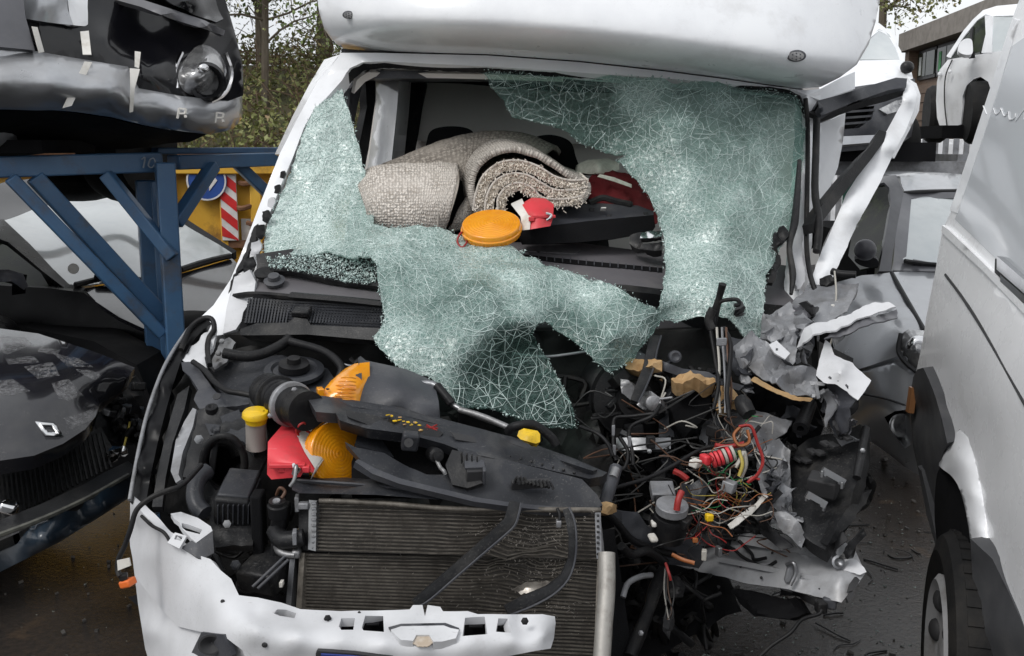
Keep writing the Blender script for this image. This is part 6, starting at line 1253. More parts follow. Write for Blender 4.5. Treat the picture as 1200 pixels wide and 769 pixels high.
bctl0 = [(175, 650, 2.48), (220, 690, 2.32), (250, 700, 2.235), (300, 720, 2.19), (225, 720, 2.29), (205, 672, 2.37), (170, 620, 2.54), (500, 735, 2.195), (350, 725, 2.21), (450, 730, 2.21), (610, 732, 2.235), (300, 736, 2.125), (350, 744, 2.128), (400, 749, 2.13), (450, 752, 2.132), (500, 754, 2.134), (550, 753, 2.142), (600, 749, 2.165), (640, 744, 2.20), (300, 760, 2.128), (350, 772, 2.136), (400, 776, 2.14), (450, 778, 2.142), (500, 780, 2.145), (550, 780, 2.152), (600, 770, 2.175), (400, 830, 2.16), (500, 840, 2.165)]
f0 = tps(bo+bctl0); bctl = list(bctl0); 
crs = [(153, 640), (158, 672), (178, 702), (208, 734), (224, 738), (242, 742), (264, 746), (284, 762), (300, 800), (310, 870)]
ilast = bo.index((580, 860, 2.2)); bup = bo[:ilast+1]+[(x, y, float(f0(np.array([(x, y)]))[0])) for x, y in crs[::-1]]+[bo[-1]]
blo = [(x+2, y-4, float(f0(np.array([(x, y)]))[0])+.028) for x, y in crs]+[(260, 900, 2.24), (205, 860, 2.36), (182, 800, 2.52), (170, 760, 2.60), (162, 710, 2.66), (156, 660, 2.70)]
panel('bumper_lower', blo, white_dirty, M, th=.02, step=5, smooth=55, ctrl=[(176, 740, 2.50), (200, 780, 2.36), (190, 728, 2.46)])
panel('bumper', bup, white_dirty, M, th=.02, step=4, holes=bh, smooth=32, warp=.003, wf=9, ctrl=bctl)
for h, d in zip(bh, (2.31, 2.31, 2.31, 2.31, 2.32)):
    cx_ = sum(a[0] for a in h)/len(h); cy_ = sum(a[1] for a in h)/len(h)
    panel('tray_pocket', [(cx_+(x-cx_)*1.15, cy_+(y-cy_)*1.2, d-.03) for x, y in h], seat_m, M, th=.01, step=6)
    bx('pocket_rib', cx_+1, cy_+1, d-.045, (max(a[0] for a in h)-min(a[0] for a in h))*.55, 2.5, .012, plastic, (0, 0, 3), .001)
fb = tps(bo+bctl)
def onbm(q, o=-.008): return [(x, y, float(fb(np.array([(x, y)]))[0])+o) for x, y in q]
panel('grille_mount', onbm([(458, 738), (470, 734), (520, 733), (528, 736), (538, 738), (534, 748), (518, 752), (508, 752), (503, 744), (488, 744), (484, 751), (470, 750), (464, 745)], -.016), white_dirty, M, th=.02, step=5)
panel('mount_slot', onbm([(455, 735), (470, 731), (522, 730), (538, 736), (537, 739), (521, 734), (470, 735), (458, 739)], -.010), plastic_grey, M, th=.01, step=5)
panel('badge_scar', onbm([(486, 745), (504, 745), (508, 753), (501, 758), (490, 758), (482, 753)], -.010), mat('worn_badge_patch', (.38, .31, .24), .7, col2=(.52, .47, .41), ns=40), M, th=.002, step=3, jag=.8)
for x, y in ((384, 725), (615, 728)): bolt(x, y, 2.20, .007, rubber)
for x, y, r in ((261, 705, .005), (421, 718, .0035), (310, 756, .006)):
    q = onbm([(x, y)], -.003)[0]; g = MB(); g.ell(P(*q), (r, r*.4, r)); g.obj('chip', seam, M)
for q_ in ([(152, 624), (158, 655), (175, 700), (200, 740), (220, 775)], [(280, 700), (262, 702), (240, 690), (225, 688)], [(220, 734), (235, 741), (255, 745), (262, 768)]):
    pass
panel('fog_recess', onbm([(236, 741), (262, 744), (272, 768), (262, 800), (225, 800), (222, 770)], -.012), plastic_grey, M, th=.012, step=5)
g = MB(); q = onbm([(247, 755)], -.022)[0]; g.lathe(P(*q), (.1, -1, .2), [(.018, 0), (.022, .006), (.018, .006), (.001, -.01)], seg=24, caps=False, sx=1.2); g.obj('fog_lamp_hole', seam, M)
panel('plate_frame', onbm([(370, 766), (372, 763), (414, 766), (460, 772), (460, 800), (370, 800)], -.014), seam, M, th=.01, step=6); panel('number_plate', onbm([(376, 767), (412, 769), (458, 775), (458, 800), (376, 800)], -.02), mat('plate_blue', (.03, .05, .22), .4), M, th=.004, step=6)
panel('lower_spoiler', [(160, 730, 2.62), (178, 790, 2.55), (200, 860, 2.4), (150, 860, 2.6), (150, 780, 2.7)], plastic, M, th=.02, step=10) if False else None
br = panel('bumper_bracket', [(200, 602, 2.44), (212, 600, 2.45), (232, 607, 2.44), (247, 617, 2.40), (249, 622, 2.39), (230, 636, 2.35), (224, 631, 2.36), (214, 620, 2.39), (210, 612, 2.41), (204, 608, 2.42)], white_dirty, M, th=.012, step=4, holes=[[(213, 613), (222, 615), (237, 621), (234, 626), (218, 622), (213, 618)]])
panel('bracket_web', [(249, 623, 2.388), (251, 648, 2.36), (236, 656, 2.33), (212, 642, 2.355), (225, 633, 2.36), (231, 637, 2.35)], plastic_grey, M, th=.01, step=5)
panel('bracket_clip', [(205, 624, 2.37), (219, 628, 2.365), (210, 643, 2.34), (196, 636, 2.36)], white_dirty, M, th=.008, step=3, holes=[[(206, 627), (214, 629), (212, 634), (204, 632)]])
tb('loom', [(166, 605, 2.46), (178, 616, 2.40), (192, 624, 2.38), (200, 636, 2.37)], .004, rubber)
# the engine's drop into the dark below, right of the radiator
panel('lower_dark', [(725, 640, 2.8), (800, 640, 2.85), (800, 720, 2.7), (760, 800, 2.6), (722, 800, 2.55)], seat_m, M, th=.02, step=14) if False else None
# ================================================================== bent door frame on the right
panel('bent_door_frame', [(1062, 92, 4.02), (1070, 98, 4.02), (1075, 110, 4.0), (1073, 126, 3.98), (1063, 150, 3.94), (1046, 184, 3.86), (1031, 215, 3.78), (1008, 258, 3.66), (988, 300, 3.54), (976, 326, 3.46), (966, 338, 3.42), (950, 330, 3.42), (956, 310, 3.48), (975, 268, 3.6), (992, 226, 3.72), (1020, 184, 3.84), (1040, 152, 3.92), (1056, 122, 3.97), (1059, 106, 4.0)],
      white, M, th=.05, step=6, ctrl=[(1000, 250, 3.62), (970, 315, 3.44), (1064, 115, 3.95), (1040, 172, 3.83)], smooth=55, crump=.006, cf=8)
panel('door_skin_edge', [(1063, 91, 4.06), (1074, 98, 4.08), (1079, 112, 4.06), (1077, 130, 4.04), (1066, 152, 3.98), (1048, 186, 3.9), (1045, 184, 3.88), (1062, 151, 3.96), (1072, 127, 4.0), (1074, 112, 4.02), (1070, 100, 4.04)], van_paint, M, th=.03, step=5)
panel('door_top_seal', [(958, 118, 3.86), (985, 111, 3.9), (1020, 100, 3.95), (1050, 91, 4.0), (1063, 92, 4.0), (1062, 102, 3.98), (1040, 106, 3.95), (1000, 120, 3.88), (962, 136, 3.8)], plastic_grey, M, th=.05, step=6, smooth=60, ctrl=[(1000, 111, 3.86)])
panel('door_inner_seal', [(960, 137, 3.82), (1000, 122, 3.9), (1040, 108, 3.97), (1061, 103, 4.0), (1058, 112, 4.0), (1038, 119, 3.98), (1000, 129, 3.92), (962, 143, 3.84)], rubber, M, th=.06, step=6)
panel('door_glass_seal', [(1030, 152, 3.88), (1039, 155, 3.88), (1036, 166, 3.85), (1020, 188, 3.78), (985, 232, 3.64), (962, 262, 3.54), (954, 273, 3.5), (952, 262, 3.5), (960, 245, 3.55), (990, 206, 3.68), (1022, 168, 3.82), (1026, 158, 3.86)], rubber, M, th=.04, step=5)
panel('cab_side_skin', [(957, 146, 3.98), (975, 140, 4.04), (991, 132, 4.1), (988, 165, 4.06), (982, 196, 4.0), (972, 222, 3.92), (964, 236, 3.86), (956, 232, 3.84)], white, M, th=.03, step=7, smooth=60)
panel('cab_roof_corner', [(962, 104, 4.04), (984, 92, 4.12), (1002, 84, 4.2), (1002, 104, 4.14), (985, 110, 4.08), (962, 118, 4.02)], white, M, th=.04, step=6)
g = MB(); g.tube([P(957, 140, 3.8), P(956, 180, 3.72), P(955, 225, 3.62), P(960, 262, 3.52), P(957, 295, 3.46)], .014, seg=8); g.obj('hinge_seal', rubber, M, smooth=60)
panel('door_post', [(958, 233, 3.86), (968, 236, 3.86), (964, 262, 3.78), (960, 285, 3.7), (955, 280, 3.7)], seat_m, M, th=.05, step=5)
tb('mirror_arm', [(975, 318, 3.36), (985, 321, 3.34), (1003, 322, 3.32)], .012, rubber); panel('mirror_stub', [(960, 326, 3.38), (974, 322, 3.36), (978, 328, 3.34), (968, 333, 3.34), (960, 332, 3.36)], rubber, M, th=.04, step=4, crump=.01, cf=20)
tb('stay_wire', [(978, 318, 3.32), (980, 345, 3.26), (977, 375, 3.2), (975, 395, 3.15), (971, 412, 3.1)], .003, wire_w); bx('wire_clip', 976, 364, 3.2, 5, 14, .02, white_plas, (0, 0, -8), .003)
# ================================================================== torn body metal
def cp(name, pts, m, cr=.02, cf=12, seed=1, th=.005, jag=.8, step=5, **kw): return panel(name, pts, m, M, th=th, step=min(step, 4), folds=cr*1.7, cf=cf, seed=seed, jag=jag*.7, smooth=26, **kw)
cp('torn_panel', [(932, 345, 3.36), (955, 330, 3.38), (985, 328, 3.34), (1006, 332, 3.3), (1002, 346, 3.26), (980, 356, 3.22), (955, 364, 3.2), (935, 372, 3.2), (925, 360, 3.26)], primer, seed=2, cr=.014)
cp('torn_panel', [(936, 366, 3.2), (955, 362, 3.2), (990, 350, 3.22), (998, 338, 3.26), (1004, 344, 3.24), (992, 366, 3.16), (965, 382, 3.1), (940, 396, 3.06), (928, 392, 3.1)], primer, seed=3, cr=.018)
cp('torn_strip', [(930, 404, 3.02), (944, 387, 3.04), (972, 374, 3.04), (1000, 363, 3.04), (1022, 356, 3.04), (1042, 355, 3.02), (1050, 360, 3.0), (1030, 366, 3.0), (1000, 376, 2.98), (972, 388, 2.97), (945, 402, 2.97)], white_dirty, seed=4, cr=.012, cf=14)
cp('torn_strip', [(1000, 376, 3.0), (1030, 366, 3.02), (1052, 361, 3.02), (1053, 371, 3.0), (1036, 374, 2.98), (1010, 383, 2.97), (985, 390, 2.97), (966, 396, 2.97), (975, 388, 2.98)], grey_paint, seed=5, cr=.014)
cp('folded_wing', [(894, 372, 3.12), (908, 360, 3.14), (924, 356, 3.16), (938, 366, 3.14), (934, 396, 3.06), (932, 424, 3.0), (922, 432, 2.98), (910, 424, 3.0), (902, 404, 3.04), (890, 392, 3.08)], primer, seed=6, cr=.024, cf=18, step=4)
cp('folded_wing', [(860, 400, 3.06), (884, 398, 3.06), (902, 408, 3.02), (925, 426, 2.98), (958, 432, 2.96), (960, 450, 2.94), (955, 466, 2.92), (935, 464, 2.92), (905, 452, 2.94), (884, 440, 2.98), (864, 424, 3.02)], primer, seed=7, cr=.028, cf=19, step=4)
cp('folded_wing', [(852, 392, 3.1), (872, 396, 3.08), (886, 408, 3.05), (880, 430, 3.02), (864, 440, 3.02), (850, 424, 3.06), (845, 404, 3.1)], plastic_grey, seed=8, cr=.03, cf=15, step=4)
panel('mounting_tab', [(901, 404, 2.97), (910, 399, 2.98), (926, 414, 2.95), (920, 421, 2.94), (908, 414, 2.95)], white_dirty, M, th=.006, step=4, holes=[[(909, 408), (912, 408), (912, 411), (909, 411)]])
cp('white_wing_end', [(956, 440, 2.92), (962, 414, 2.97), (968, 398, 3.0), (974, 402, 3.0), (978, 414, 2.96), (1000, 424, 2.92), (1021, 446, 2.86), (1014, 458, 2.84), (1006, 468, 2.83), (994, 458, 2.84), (976, 450, 2.86), (964, 447, 2.88)], white_dirty, seed=9, cr=.010, cf=10, ctrl=[(985, 432, 2.86)], jag=.4)
cp('wing_return', [(956, 441, 2.93), (966, 448, 2.88), (990, 458, 2.85), (1004, 468, 2.85), (998, 490, 2.86), (990, 506, 2.87), (976, 512, 2.9), (972, 496, 2.92), (980, 470, 2.93), (966, 458, 2.95)], plastic_grey, seed=10, cr=.014)
cp('wing_return', [(960, 458, 2.95), (972, 458, 2.92), (978, 468, 2.9), (976, 490, 2.88), (972, 502, 2.88), (968, 480, 2.92)], primer, seed=11, cr=.012)
for k, o in enumerate(([(948, 446, 2.93), (968, 448, 2.9), (966, 452, 2.9), (950, 451, 2.92)], [(951, 462, 2.93), (966, 456, 2.91), (968, 460, 2.9), (954, 467, 2.92)], [(955, 450, 2.90), (959, 450, 2.9), (962, 466, 2.89), (958, 467, 2.89)])):
    cp('torn_tab', o, primer, seed=20+k, cr=.006, step=4, jag=.3)
cp('rusty_edge', [(884, 441, 2.97), (905, 453, 2.93), (935, 465, 2.91), (953, 467, 2.91), (950, 471, 2.91), (930, 469, 2.91), (903, 458, 2.93), (880, 446, 2.97)], foam, seed=12, cr=.008, step=4)
panel('wheelhouse', [(872, 436, 3.14), (900, 448, 3.12), (955, 468, 3.1), (965, 500, 3.08), (950, 540, 3.1), (900, 500, 3.14), (870, 480, 3.16)], seat_m, M, th=.02, step=8, crump=.03, cf=10)
cp('inner_wing_sheet', [(819, 512, 3.08), (826, 492, 3.1), (846, 482, 3.1), (876, 480, 3.08), (928, 489, 3.0), (920, 502, 2.98), (904, 520, 2.98), (884, 536, 2.98), (862, 528, 3.02), (840, 534, 3.04), (824, 530, 3.06)], primer, seed=13, cr=.022, cf=9, step=4, ctrl=[(870, 500, 3.0)])
rq = random.Random(91)
for k in range(34):
    x, y = [(rq.gauss(918, 26), rq.gauss(412, 20)), (rq.gauss(936, 22), rq.gauss(382, 16)), (rq.gauss(906, 12), rq.gauss(575, 34)), (rq.gauss(975, 14), rq.gauss(478, 18))][k % 4]
    d_ = 3.06-.0012*(y-400)+rq.uniform(-.03, .05); r_ = rq.uniform(7, 19); a0 = rq.uniform(0, 3.14); el = rq.uniform(.3, .7); o_ = []; na = 7
    for j in range(na):
        a = 2*math.pi*j/na; u, v = math.cos(a)*r_*rq.uniform(.6, 1.25), math.sin(a)*r_*el*rq.uniform(.5, 1.3)
        o_.append((x+u*math.cos(a0)-v*math.sin(a0), y+u*math.sin(a0)+v*math.cos(a0), d_+rq.uniform(-.04, .04)))
    cp('torn_metal', o_, [primer, primer, plastic_grey, grey_paint, primer, seam][k % 6], seed=100+k, cr=.02, cf=16, step=3, jag=.8)
# pipe with open end
a, b = P(952, 466, 3.05), P(938, 503, 2.93); ax = (b-a).normalized()
g = MB(); g.lathe(b, ax, [(.020, -.13), (.021, -.02), (.023, -.015), (.023, .0), (.011, .0), (.010, -.05)], seg=20); g.obj('open_pipe', rubber, M, smooth=40)
# fuse tray with two metal clips
ft = [(924, 542, 3.02), (935, 524, 3.04), (960, 508, 3.04), (984, 506, 3.0), (1008, 498, 2.98), (1016, 503, 2.96), (1014, 530, 2.9), (1006, 562, 2.84), (994, 596, 2.8), (976, 630, 2.74), (966, 642, 2.72), (946, 632, 2.76), (932, 620, 2.8), (926, 584, 2.9)]
panel('fuse_tray', ft, plastic, M, th=.05, step=7, crump=.010, cf=10, seed=5, smooth=40, jag=.4)
panel('tray_flank', [(994, 596, 2.79), (1008, 580, 2.86), (1020, 574, 2.92), (1016, 590, 2.88), (1000, 606, 2.80), (980, 634, 2.73), (970, 640, 2.72)], plastic, M, th=.03, step=6, crump=.01, cf=12)
bx('fuse_block', 968, 572, 2.80, 34, 24, .05, seam, (18, 4, -30), .006)
for x, y, w, h, r_ in ((977, 559, 30, 9, -30), (957, 586, 26, 9, -30)):
    o_ = [(-w/2, -h/2), (w/2, -h/2), (w/2, h/2), (w*.3, h*.5), (w*.25, h*.3), (-w*.25, h*.3), (-w*.3, h*.5), (-w/2, h/2)]
    ca, sa = math.cos(R(-r_)), math.sin(R(-r_))
    panel('metal_clip', [(x+u*ca-v*sa, y+u*sa+v*ca, 2.765-.0008*(y-560)) for u, v in o_], steel, M, th=.012, step=4)
    for s in (-1, 1): bx('clip_leg', x+s*w*.45*ca, y+s*w*.45*sa+4, 2.755, 3, 8, .02, steel, (0, 0, r_), .001)
for k in range(8):
    bx('tray_rib', 938+k*8, 540-k*4.5+ (k % 2)*6, 2.97-.012*k, 10, 4, .03, seam, (10, 0, 28), .002)
tb('tray_post', [(1015, 502, 2.95), (1010, 530, 2.88), (1004, 560, 2.83)], .012, plastic); bolt(1011, 528, 2.86, .006)
rr = random.Random(44)
cp('crushed_tyre_scrap', [(1000, 560, 3.0), (1016, 556, 3.0), (1026, 570, 2.98), (1022, 588, 2.96), (1006, 600, 2.95), (990, 604, 2.95), (992, 580, 2.98)], dark, seed=14, cr=.03, cf=18, th=.03, jag=1.5)
# grey cloth-like crushed mouldings
cp('crushed_moulding', [(896, 526, 2.96), (912, 518, 2.97), (926, 530, 2.94), (924, 556, 2.88), (918, 584, 2.83), (908, 604, 2.80), (896, 596, 2.84), (890, 570, 2.9), (888, 545, 2.94)], primer, seed=15, cr=.035, cf=11, step=4, th=.01)
cp('crushed_moulding', [(908, 600, 2.80), (920, 598, 2.80), (936, 612, 2.78), (946, 626, 2.76), (940, 638, 2.74), (924, 630, 2.76), (912, 618, 2.79)], primer, seed=16, cr=.02, cf=13, step=4, th=.01)
cp('crushed_moulding', [(890, 590, 2.86), (902, 606, 2.82), (914, 628, 2.79), (926, 640, 2.76), (914, 644, 2.78), (898, 628, 2.83), (886, 610, 2.88)], plastic, seed=17, cr=.03, cf=12, step=5)
# ================================================================== chassis leg sticking out to the right
rl = [(800, 640, 3.16), (838, 634, 3.12), (866, 632, 3.08), (905, 639, 3.0), (945, 646, 2.92), (975, 649, 2.86), (1000, 654, 2.80), (1012, 664, 2.76), (1014, 671, 2.74), (1008, 682, 2.72), (998, 692, 2.70), (986, 706, 2.68), (960, 700, 2.73), (920, 690, 2.82), (870, 682, 2.94), (820, 670, 3.06), (790, 660, 3.14)]
leg_m = mat('chassis_leg_paint', (.40, .405, .42), .4, metal=.15, col2=(.33, .335, .35), dirt=(.12, .11, .10), ds=8, dlo=.5, dhi=.74, damt=.65, scr=.4, bump=.12, bs=50, speck=.3, speckc=(.1, .09, .08))
panel('chassis_leg', rl, leg_m, M, ext=(.02, .13, .0), step=5, folds=.012, cf=9, crump=.004, seed=6, smooth=35, jag=.3, holes=[[(938, 674), (950, 676), (952, 680), (942, 680), (937, 678)]], ctrl=[(930, 664, 2.84), (985, 672, 2.72), (880, 655, 2.98)])
for o_ in ([(840, 652, 3.03), (880, 660, 2.94), (920, 668, 2.85), (960, 676, 2.76), (958, 681, 2.76), (920, 674, 2.85), (880, 666, 2.94), (840, 658, 3.03)], [(915, 648, 2.93), (930, 650, 2.90), (924, 690, 2.83), (912, 688, 2.86)]):
    panel('leg_rib', o_, leg_m, M, th=.02, step=4, smooth=50)
panel('leg_flange', [(866, 631, 3.06), (905, 637, 2.98), (950, 645, 2.88), (984, 650, 2.81), (982, 657, 2.79), (950, 652, 2.86), (905, 644, 2.96), (866, 637, 3.04)], leg_m, M, ext=(0, .02, .015), step=5, smooth=40)
cp('leg_end_plate', [(972, 652, 2.80), (988, 650, 2.78), (1004, 655, 2.76), (1012, 664, 2.74), (1016, 670, 2.73), (1008, 674, 2.73), (994, 670, 2.74), (978, 664, 2.78)], white_dirty, seed=18, cr=.008, cf=16, step=4)
c = P(982, 659, 2.755); g = MB(); g.lathe(c, (0, -1, .4), [(.016, 0), (.018, .004), (.012, .006), (.008, .002), (.001, .0)], seg=18, caps=False); g.obj('tow_eye', steel, M, smooth=40)
panel('leg_mouth', [(996, 684, 2.69), (1004, 676, 2.7), (1008, 680, 2.70), (1000, 692, 2.68), (993, 694, 2.68)], seam, M, th=.01, step=3); panel('leg_mouth', [(992, 700, 2.67), (1000, 692, 2.675), (1001, 698, 2.67), (994, 706, 2.665)], seam, M, th=.02, step=3)
bx('leg_strap', 927, 672, 2.80, 9, 26, .02, primer, (0, 10, -4), .004); tb('leg_loop', [(922, 662, 2.8), (930, 660, 2.78), (932, 672, 2.78), (926, 686, 2.78)], .006, steel)
cp('leg_peel', [(903, 663, 2.93), (914, 655, 2.92), (920, 664, 2.90), (910, 668, 2.91)], plastic_grey, seed=19, cr=.006, step=3)
bx('leg_foot', 975, 709, 2.70, 16, 14, .05, plastic_grey, (0, 0, -12), .006)
for x, y in ((892, 677), (938, 662), (905, 648), (868, 664), (960, 690)): bolt(x, y, float(tps(rl)(np.array([(x, y)]))[0])-.01, .0035, seam)
cp('under_bracket', [(915, 690, 2.86), (960, 700, 2.74), (985, 706, 2.70), (972, 712, 2.72), (935, 702, 2.82), (914, 698, 2.88)], plastic, seed=21, cr=.01)
panel('torn_black_bar', [(982, 655, 2.74), (994, 636, 2.72), (1012, 624, 2.70), (1016, 627, 2.70), (1004, 640, 2.71), (992, 656, 2.72)], plastic, M, th=.03, step=4, crump=.01, cf=18, jag=.7)
cp('torn_plate', [(962, 644, 2.8), (978, 622, 2.78), (990, 624, 2.76), (994, 634, 2.75), (980, 644, 2.76)], seam, seed=22, cr=.014)
tb('torn_rod', [(940, 640, 2.8), (958, 632, 2.78), (978, 626, 2.76)], .005, rubber)
for pts in ([(812, 648, 3.06), (830, 640, 3.04), (856, 642, 3.0), (872, 654, 2.97), (896, 664, 2.92), (910, 658, 2.90)], [(866, 634, 3.02), (880, 648, 2.98), (884, 656, 2.96), (898, 654, 2.93)], [(956, 704, 2.7), (962, 718, 2.68), (940, 726, 2.7), (926, 742, 2.7), (905, 756, 2.7), (890, 770, 2.7)]):
    tb('loose_cable', pts, .005, rubber)
bx('cable_end', 964, 714, 2.68, 12, 14, .03, rubber, (0, 0, 10), .005)
cp('hanging_scrap', [(862, 690, 2.98), (905, 700, 2.88), (938, 702, 2.82), (942, 716, 2.8), (925, 726, 2.82), (890, 722, 2.9), (868, 708, 2.96)], seat_m, seed=23, cr=.03, cf=12, th=.03)
# ================================================================== crushed middle: servo, struts, foam, pipes
g = MB(); c = P(738, 466, 3.10); g.lathe(c, (.1, -1, .15), [(.15, -.08), (.155, -.02), (.14, .01), (.125, .02), (.12, .05), (.06, .065), (.055, .1), (.001, .1)], seg=36); g.obj('brake_servo', rubber, M, smooth=40)
cp('master_cylinder', [(728, 444, 2.96), (738, 446, 2.95), (748, 458, 2.93), (764, 460, 2.92), (774, 466, 2.90), (774, 474, 2.89), (762, 480, 2.90), (752, 478, 2.91), (742, 472, 2.93), (732, 462, 2.95)], alu, seed=24, cr=.014, cf=20, th=.05, step=3)
g = MB(); g.lathe(P(764, 472, 2.90), (.2, -1, .1), [(.022, -.03), (.022, .01), (.017, .014), (.001, .014)], seg=18); g.obj('cylinder_cap', alu, M, smooth=40); tb('bleed_pipe', [(772, 468, 2.90), (788, 466, 2.88)], .004, alu)
panel('cross_tube', [(700, 414, 3.06), (716, 408, 3.06), (745, 410, 3.04), (762, 418, 3.02), (800, 432, 2.98), (830, 436, 2.97), (845, 444, 2.96), (872, 452, 2.96), (866, 458, 2.96), (830, 446, 2.96), (800, 442, 2.97), (770, 432, 2.99), (745, 420, 3.02), (716, 420, 3.04), (700, 424, 3.05)], plastic_grey, M, th=.05, step=5, smooth=60, ctrl=[(780, 428, 2.96)])
g = MB(); g.lathe(P(791, 418, 3.0), (0, -1, .2), [(.018, -.02), (.018, .01), (.012, .012), (.001, .006)], seg=16); g.obj('tube_eye', plastic_grey, M, smooth=40)
cp('foam_block', [(732, 420, 3.0), (752, 420, 2.99), (776, 424, 2.97), (776, 434, 2.95), (764, 432, 2.96), (748, 433, 2.97), (733, 432, 2.99)], foam, seed=25, cr=.014, cf=22, th=.05, step=3)
cp('foam_block', [(786, 442, 2.95), (800, 436, 2.96), (820, 438, 2.95), (836, 440, 2.94), (838, 448, 2.92), (820, 450, 2.91), (806, 453, 2.91), (792, 452, 2.92)], foam, seed=26, cr=.018, cf=22, th=.05, step=3)
cp('foam_block', [(833, 466, 2.95), (838, 452, 2.96), (850, 454, 2.95), (866, 462, 2.94), (870, 470, 2.93), (852, 478, 2.92), (838, 479, 2.93)], foam, seed=27, cr=.018, cf=22, th=.05, step=3)
strap([(768, 392, 3.08), (764, 410, 3.02), (760, 430, 2.96), (752, 450, 2.90), (744, 470, 2.87)], [14, 12, 12, 12, 9], 'wiper_linkage')
panel('silver_bracket', [(722, 513, 2.98), (786, 513, 2.94), (786, 526, 2.92), (730, 528, 2.95), (722, 526, 2.97)], steel, M, th=.02, step=5, smooth=40); bx('bracket_clip', 763, 519, 2.915, 10, 14, .02, seam, (0, 0, 10), .003); bolt(761, 529, 2.91, .006)
panel('grey_beam', [(772, 470, 3.06), (786, 455, 3.06), (790, 512, 2.98), (772, 512, 3.0)], plastic_grey, M, th=.05, step=6)
cp('heat_mat', [(792, 458, 3.02), (820, 446, 3.0), (836, 456, 2.98), (832, 480, 2.96), (818, 500, 2.96), (800, 520, 2.98), (790, 500, 3.0)], seat_m, seed=28, cr=.03, cf=12, th=.03)
for pts in ([(772, 484, 2.86), (740, 488, 2.88), (721, 490, 2.9), (719, 505, 2.88), (719, 525, 2.86), (722, 540, 2.84)], [(774, 474, 2.86), (764, 488, 2.84), (742, 498, 2.85), (737, 510, 2.85), (741, 530, 2.83), (742, 545, 2.82)], [(680, 500, 2.86), (700, 508, 2.82), (712, 520, 2.80), (718, 534, 2.79)], [(726, 512, 2.86), (736, 530, 2.84), (732, 548, 2.82), (722, 552, 2.82)]):
    tb('brake_pipe', pts, .0055, rubber)
for x, y in ((719, 505), (720, 528), (738, 518), (741, 535)): bx('pipe_sleeve', x, y, 2.83, 3.5, 12, .01, primer, (0, 0, rr.uniform(-12, 12)), .001)
tb('speed_cable', [(720, 572, 2.72), (760, 560, 2.74), (790, 545, 2.76), (815, 530, 2.78), (832, 524, 2.8), (870, 520, 2.82), (890, 500, 2.85)], .006, rubber)
tb('strut_bar', [(706, 600, 2.62), (712, 580, 2.64), (718, 562, 2.67), (722, 548, 2.70)], .017, plastic_grey); tb('strut_end', [(718, 560, 2.66), (722, 550, 2.68)], .012, alu)
cp('rusty_bush', [(698, 592, 2.58), (710, 588, 2.58), (722, 592, 2.58), (726, 600, 2.58), (712, 604, 2.57), (700, 600, 2.57)], foam, seed=29, cr=.012, cf=25, th=.03)
# dark inner arm, sloping under the wires
panel('lower_arm', [(730, 600, 2.78), (748, 600, 2.80), (760, 618, 2.80), (790, 634, 2.86), (830, 650, 2.94), (820, 668, 2.96), (780, 662, 2.88), (745, 642, 2.8), (730, 624, 2.78)], plastic_grey, M, th=.05, step=7, crump=.012, cf=9, seed=7, smooth=50)
tb('lower_pipe', [(710, 600, 2.62), (724, 614, 2.66), (740, 632, 2.70), (765, 644, 2.74), (790, 650, 2.8)], .010, rubber); tb('lower_pipe', [(728, 640, 2.62), (740, 650, 2.66), (760, 646, 2.7), (780, 660, 2.76)], .012, rubber)
panel('dark_floor_pan', [(720, 640, 3.2), (830, 670, 3.3), (920, 692, 3.2), (930, 720, 3.1), (840, 760, 3.2), (720, 800, 3.0)], seat_m, M, th=.02, step=20) if False else None
tb('drive_shaft', [(778, 668, 2.84), (768, 690, 2.78), (760, 715, 2.72), (748, 745, 2.66), (738, 770, 2.62)], [.018, .02, .016, .02, .018], rubber); bolt(751, 742, 2.63, .006)
tb('hose', [(730, 700, 2.7), (736, 684, 2.72), (750, 676, 2.74), (764, 674, 2.76)], .008, primer)
cp('steering_joint', [(770, 676, 2.80), (790, 676, 2.82), (800, 690, 2.82), (796, 702, 2.8), (780, 702, 2.78)], rubber, seed=30, cr=.02, cf=16, th=.04)
cp('dangling_rag', [(776, 720, 2.74), (784, 708, 2.74), (788, 730, 2.72), (782, 746, 2.7), (776, 738, 2.72)], plastic, seed=31, cr=.02, cf=20)
for k in range(5): tb('frayed_wire', [(779+k, 660, 2.8), (782+rr.uniform(-4, 8), 690, 2.78), (784+rr.uniform(-4, 6), 715, 2.76), (784+rr.uniform(-8, 8), 728, 2.75)], .0022, [wire_k, wire_w, wire_k, wire_b, wire_k][k], seg=5)
for k in range(26):
    x, y = rr.uniform(722, 860), rr.uniform(655, 768)
    if y < 655+max(0, (x-740))*.25: continue
    tb('hanging_hose', [(x+rr.uniform(-26, 26), y+rr.uniform(-22, 22), 3.0+rr.uniform(-.1, .2)) for _ in range(4)], rr.uniform(.004, .014), [rubber, dark, rubber][k % 3], seg=6, n=4)
panel('subframe', [(716, 650, 3.15), (760, 660, 3.15), (860, 690, 3.15), (870, 715, 3.1), (800, 750, 3.0), (716, 800, 2.9)], seat_m, M, ext=(0, .5, .0), step=14, crump=.04, cf=6)
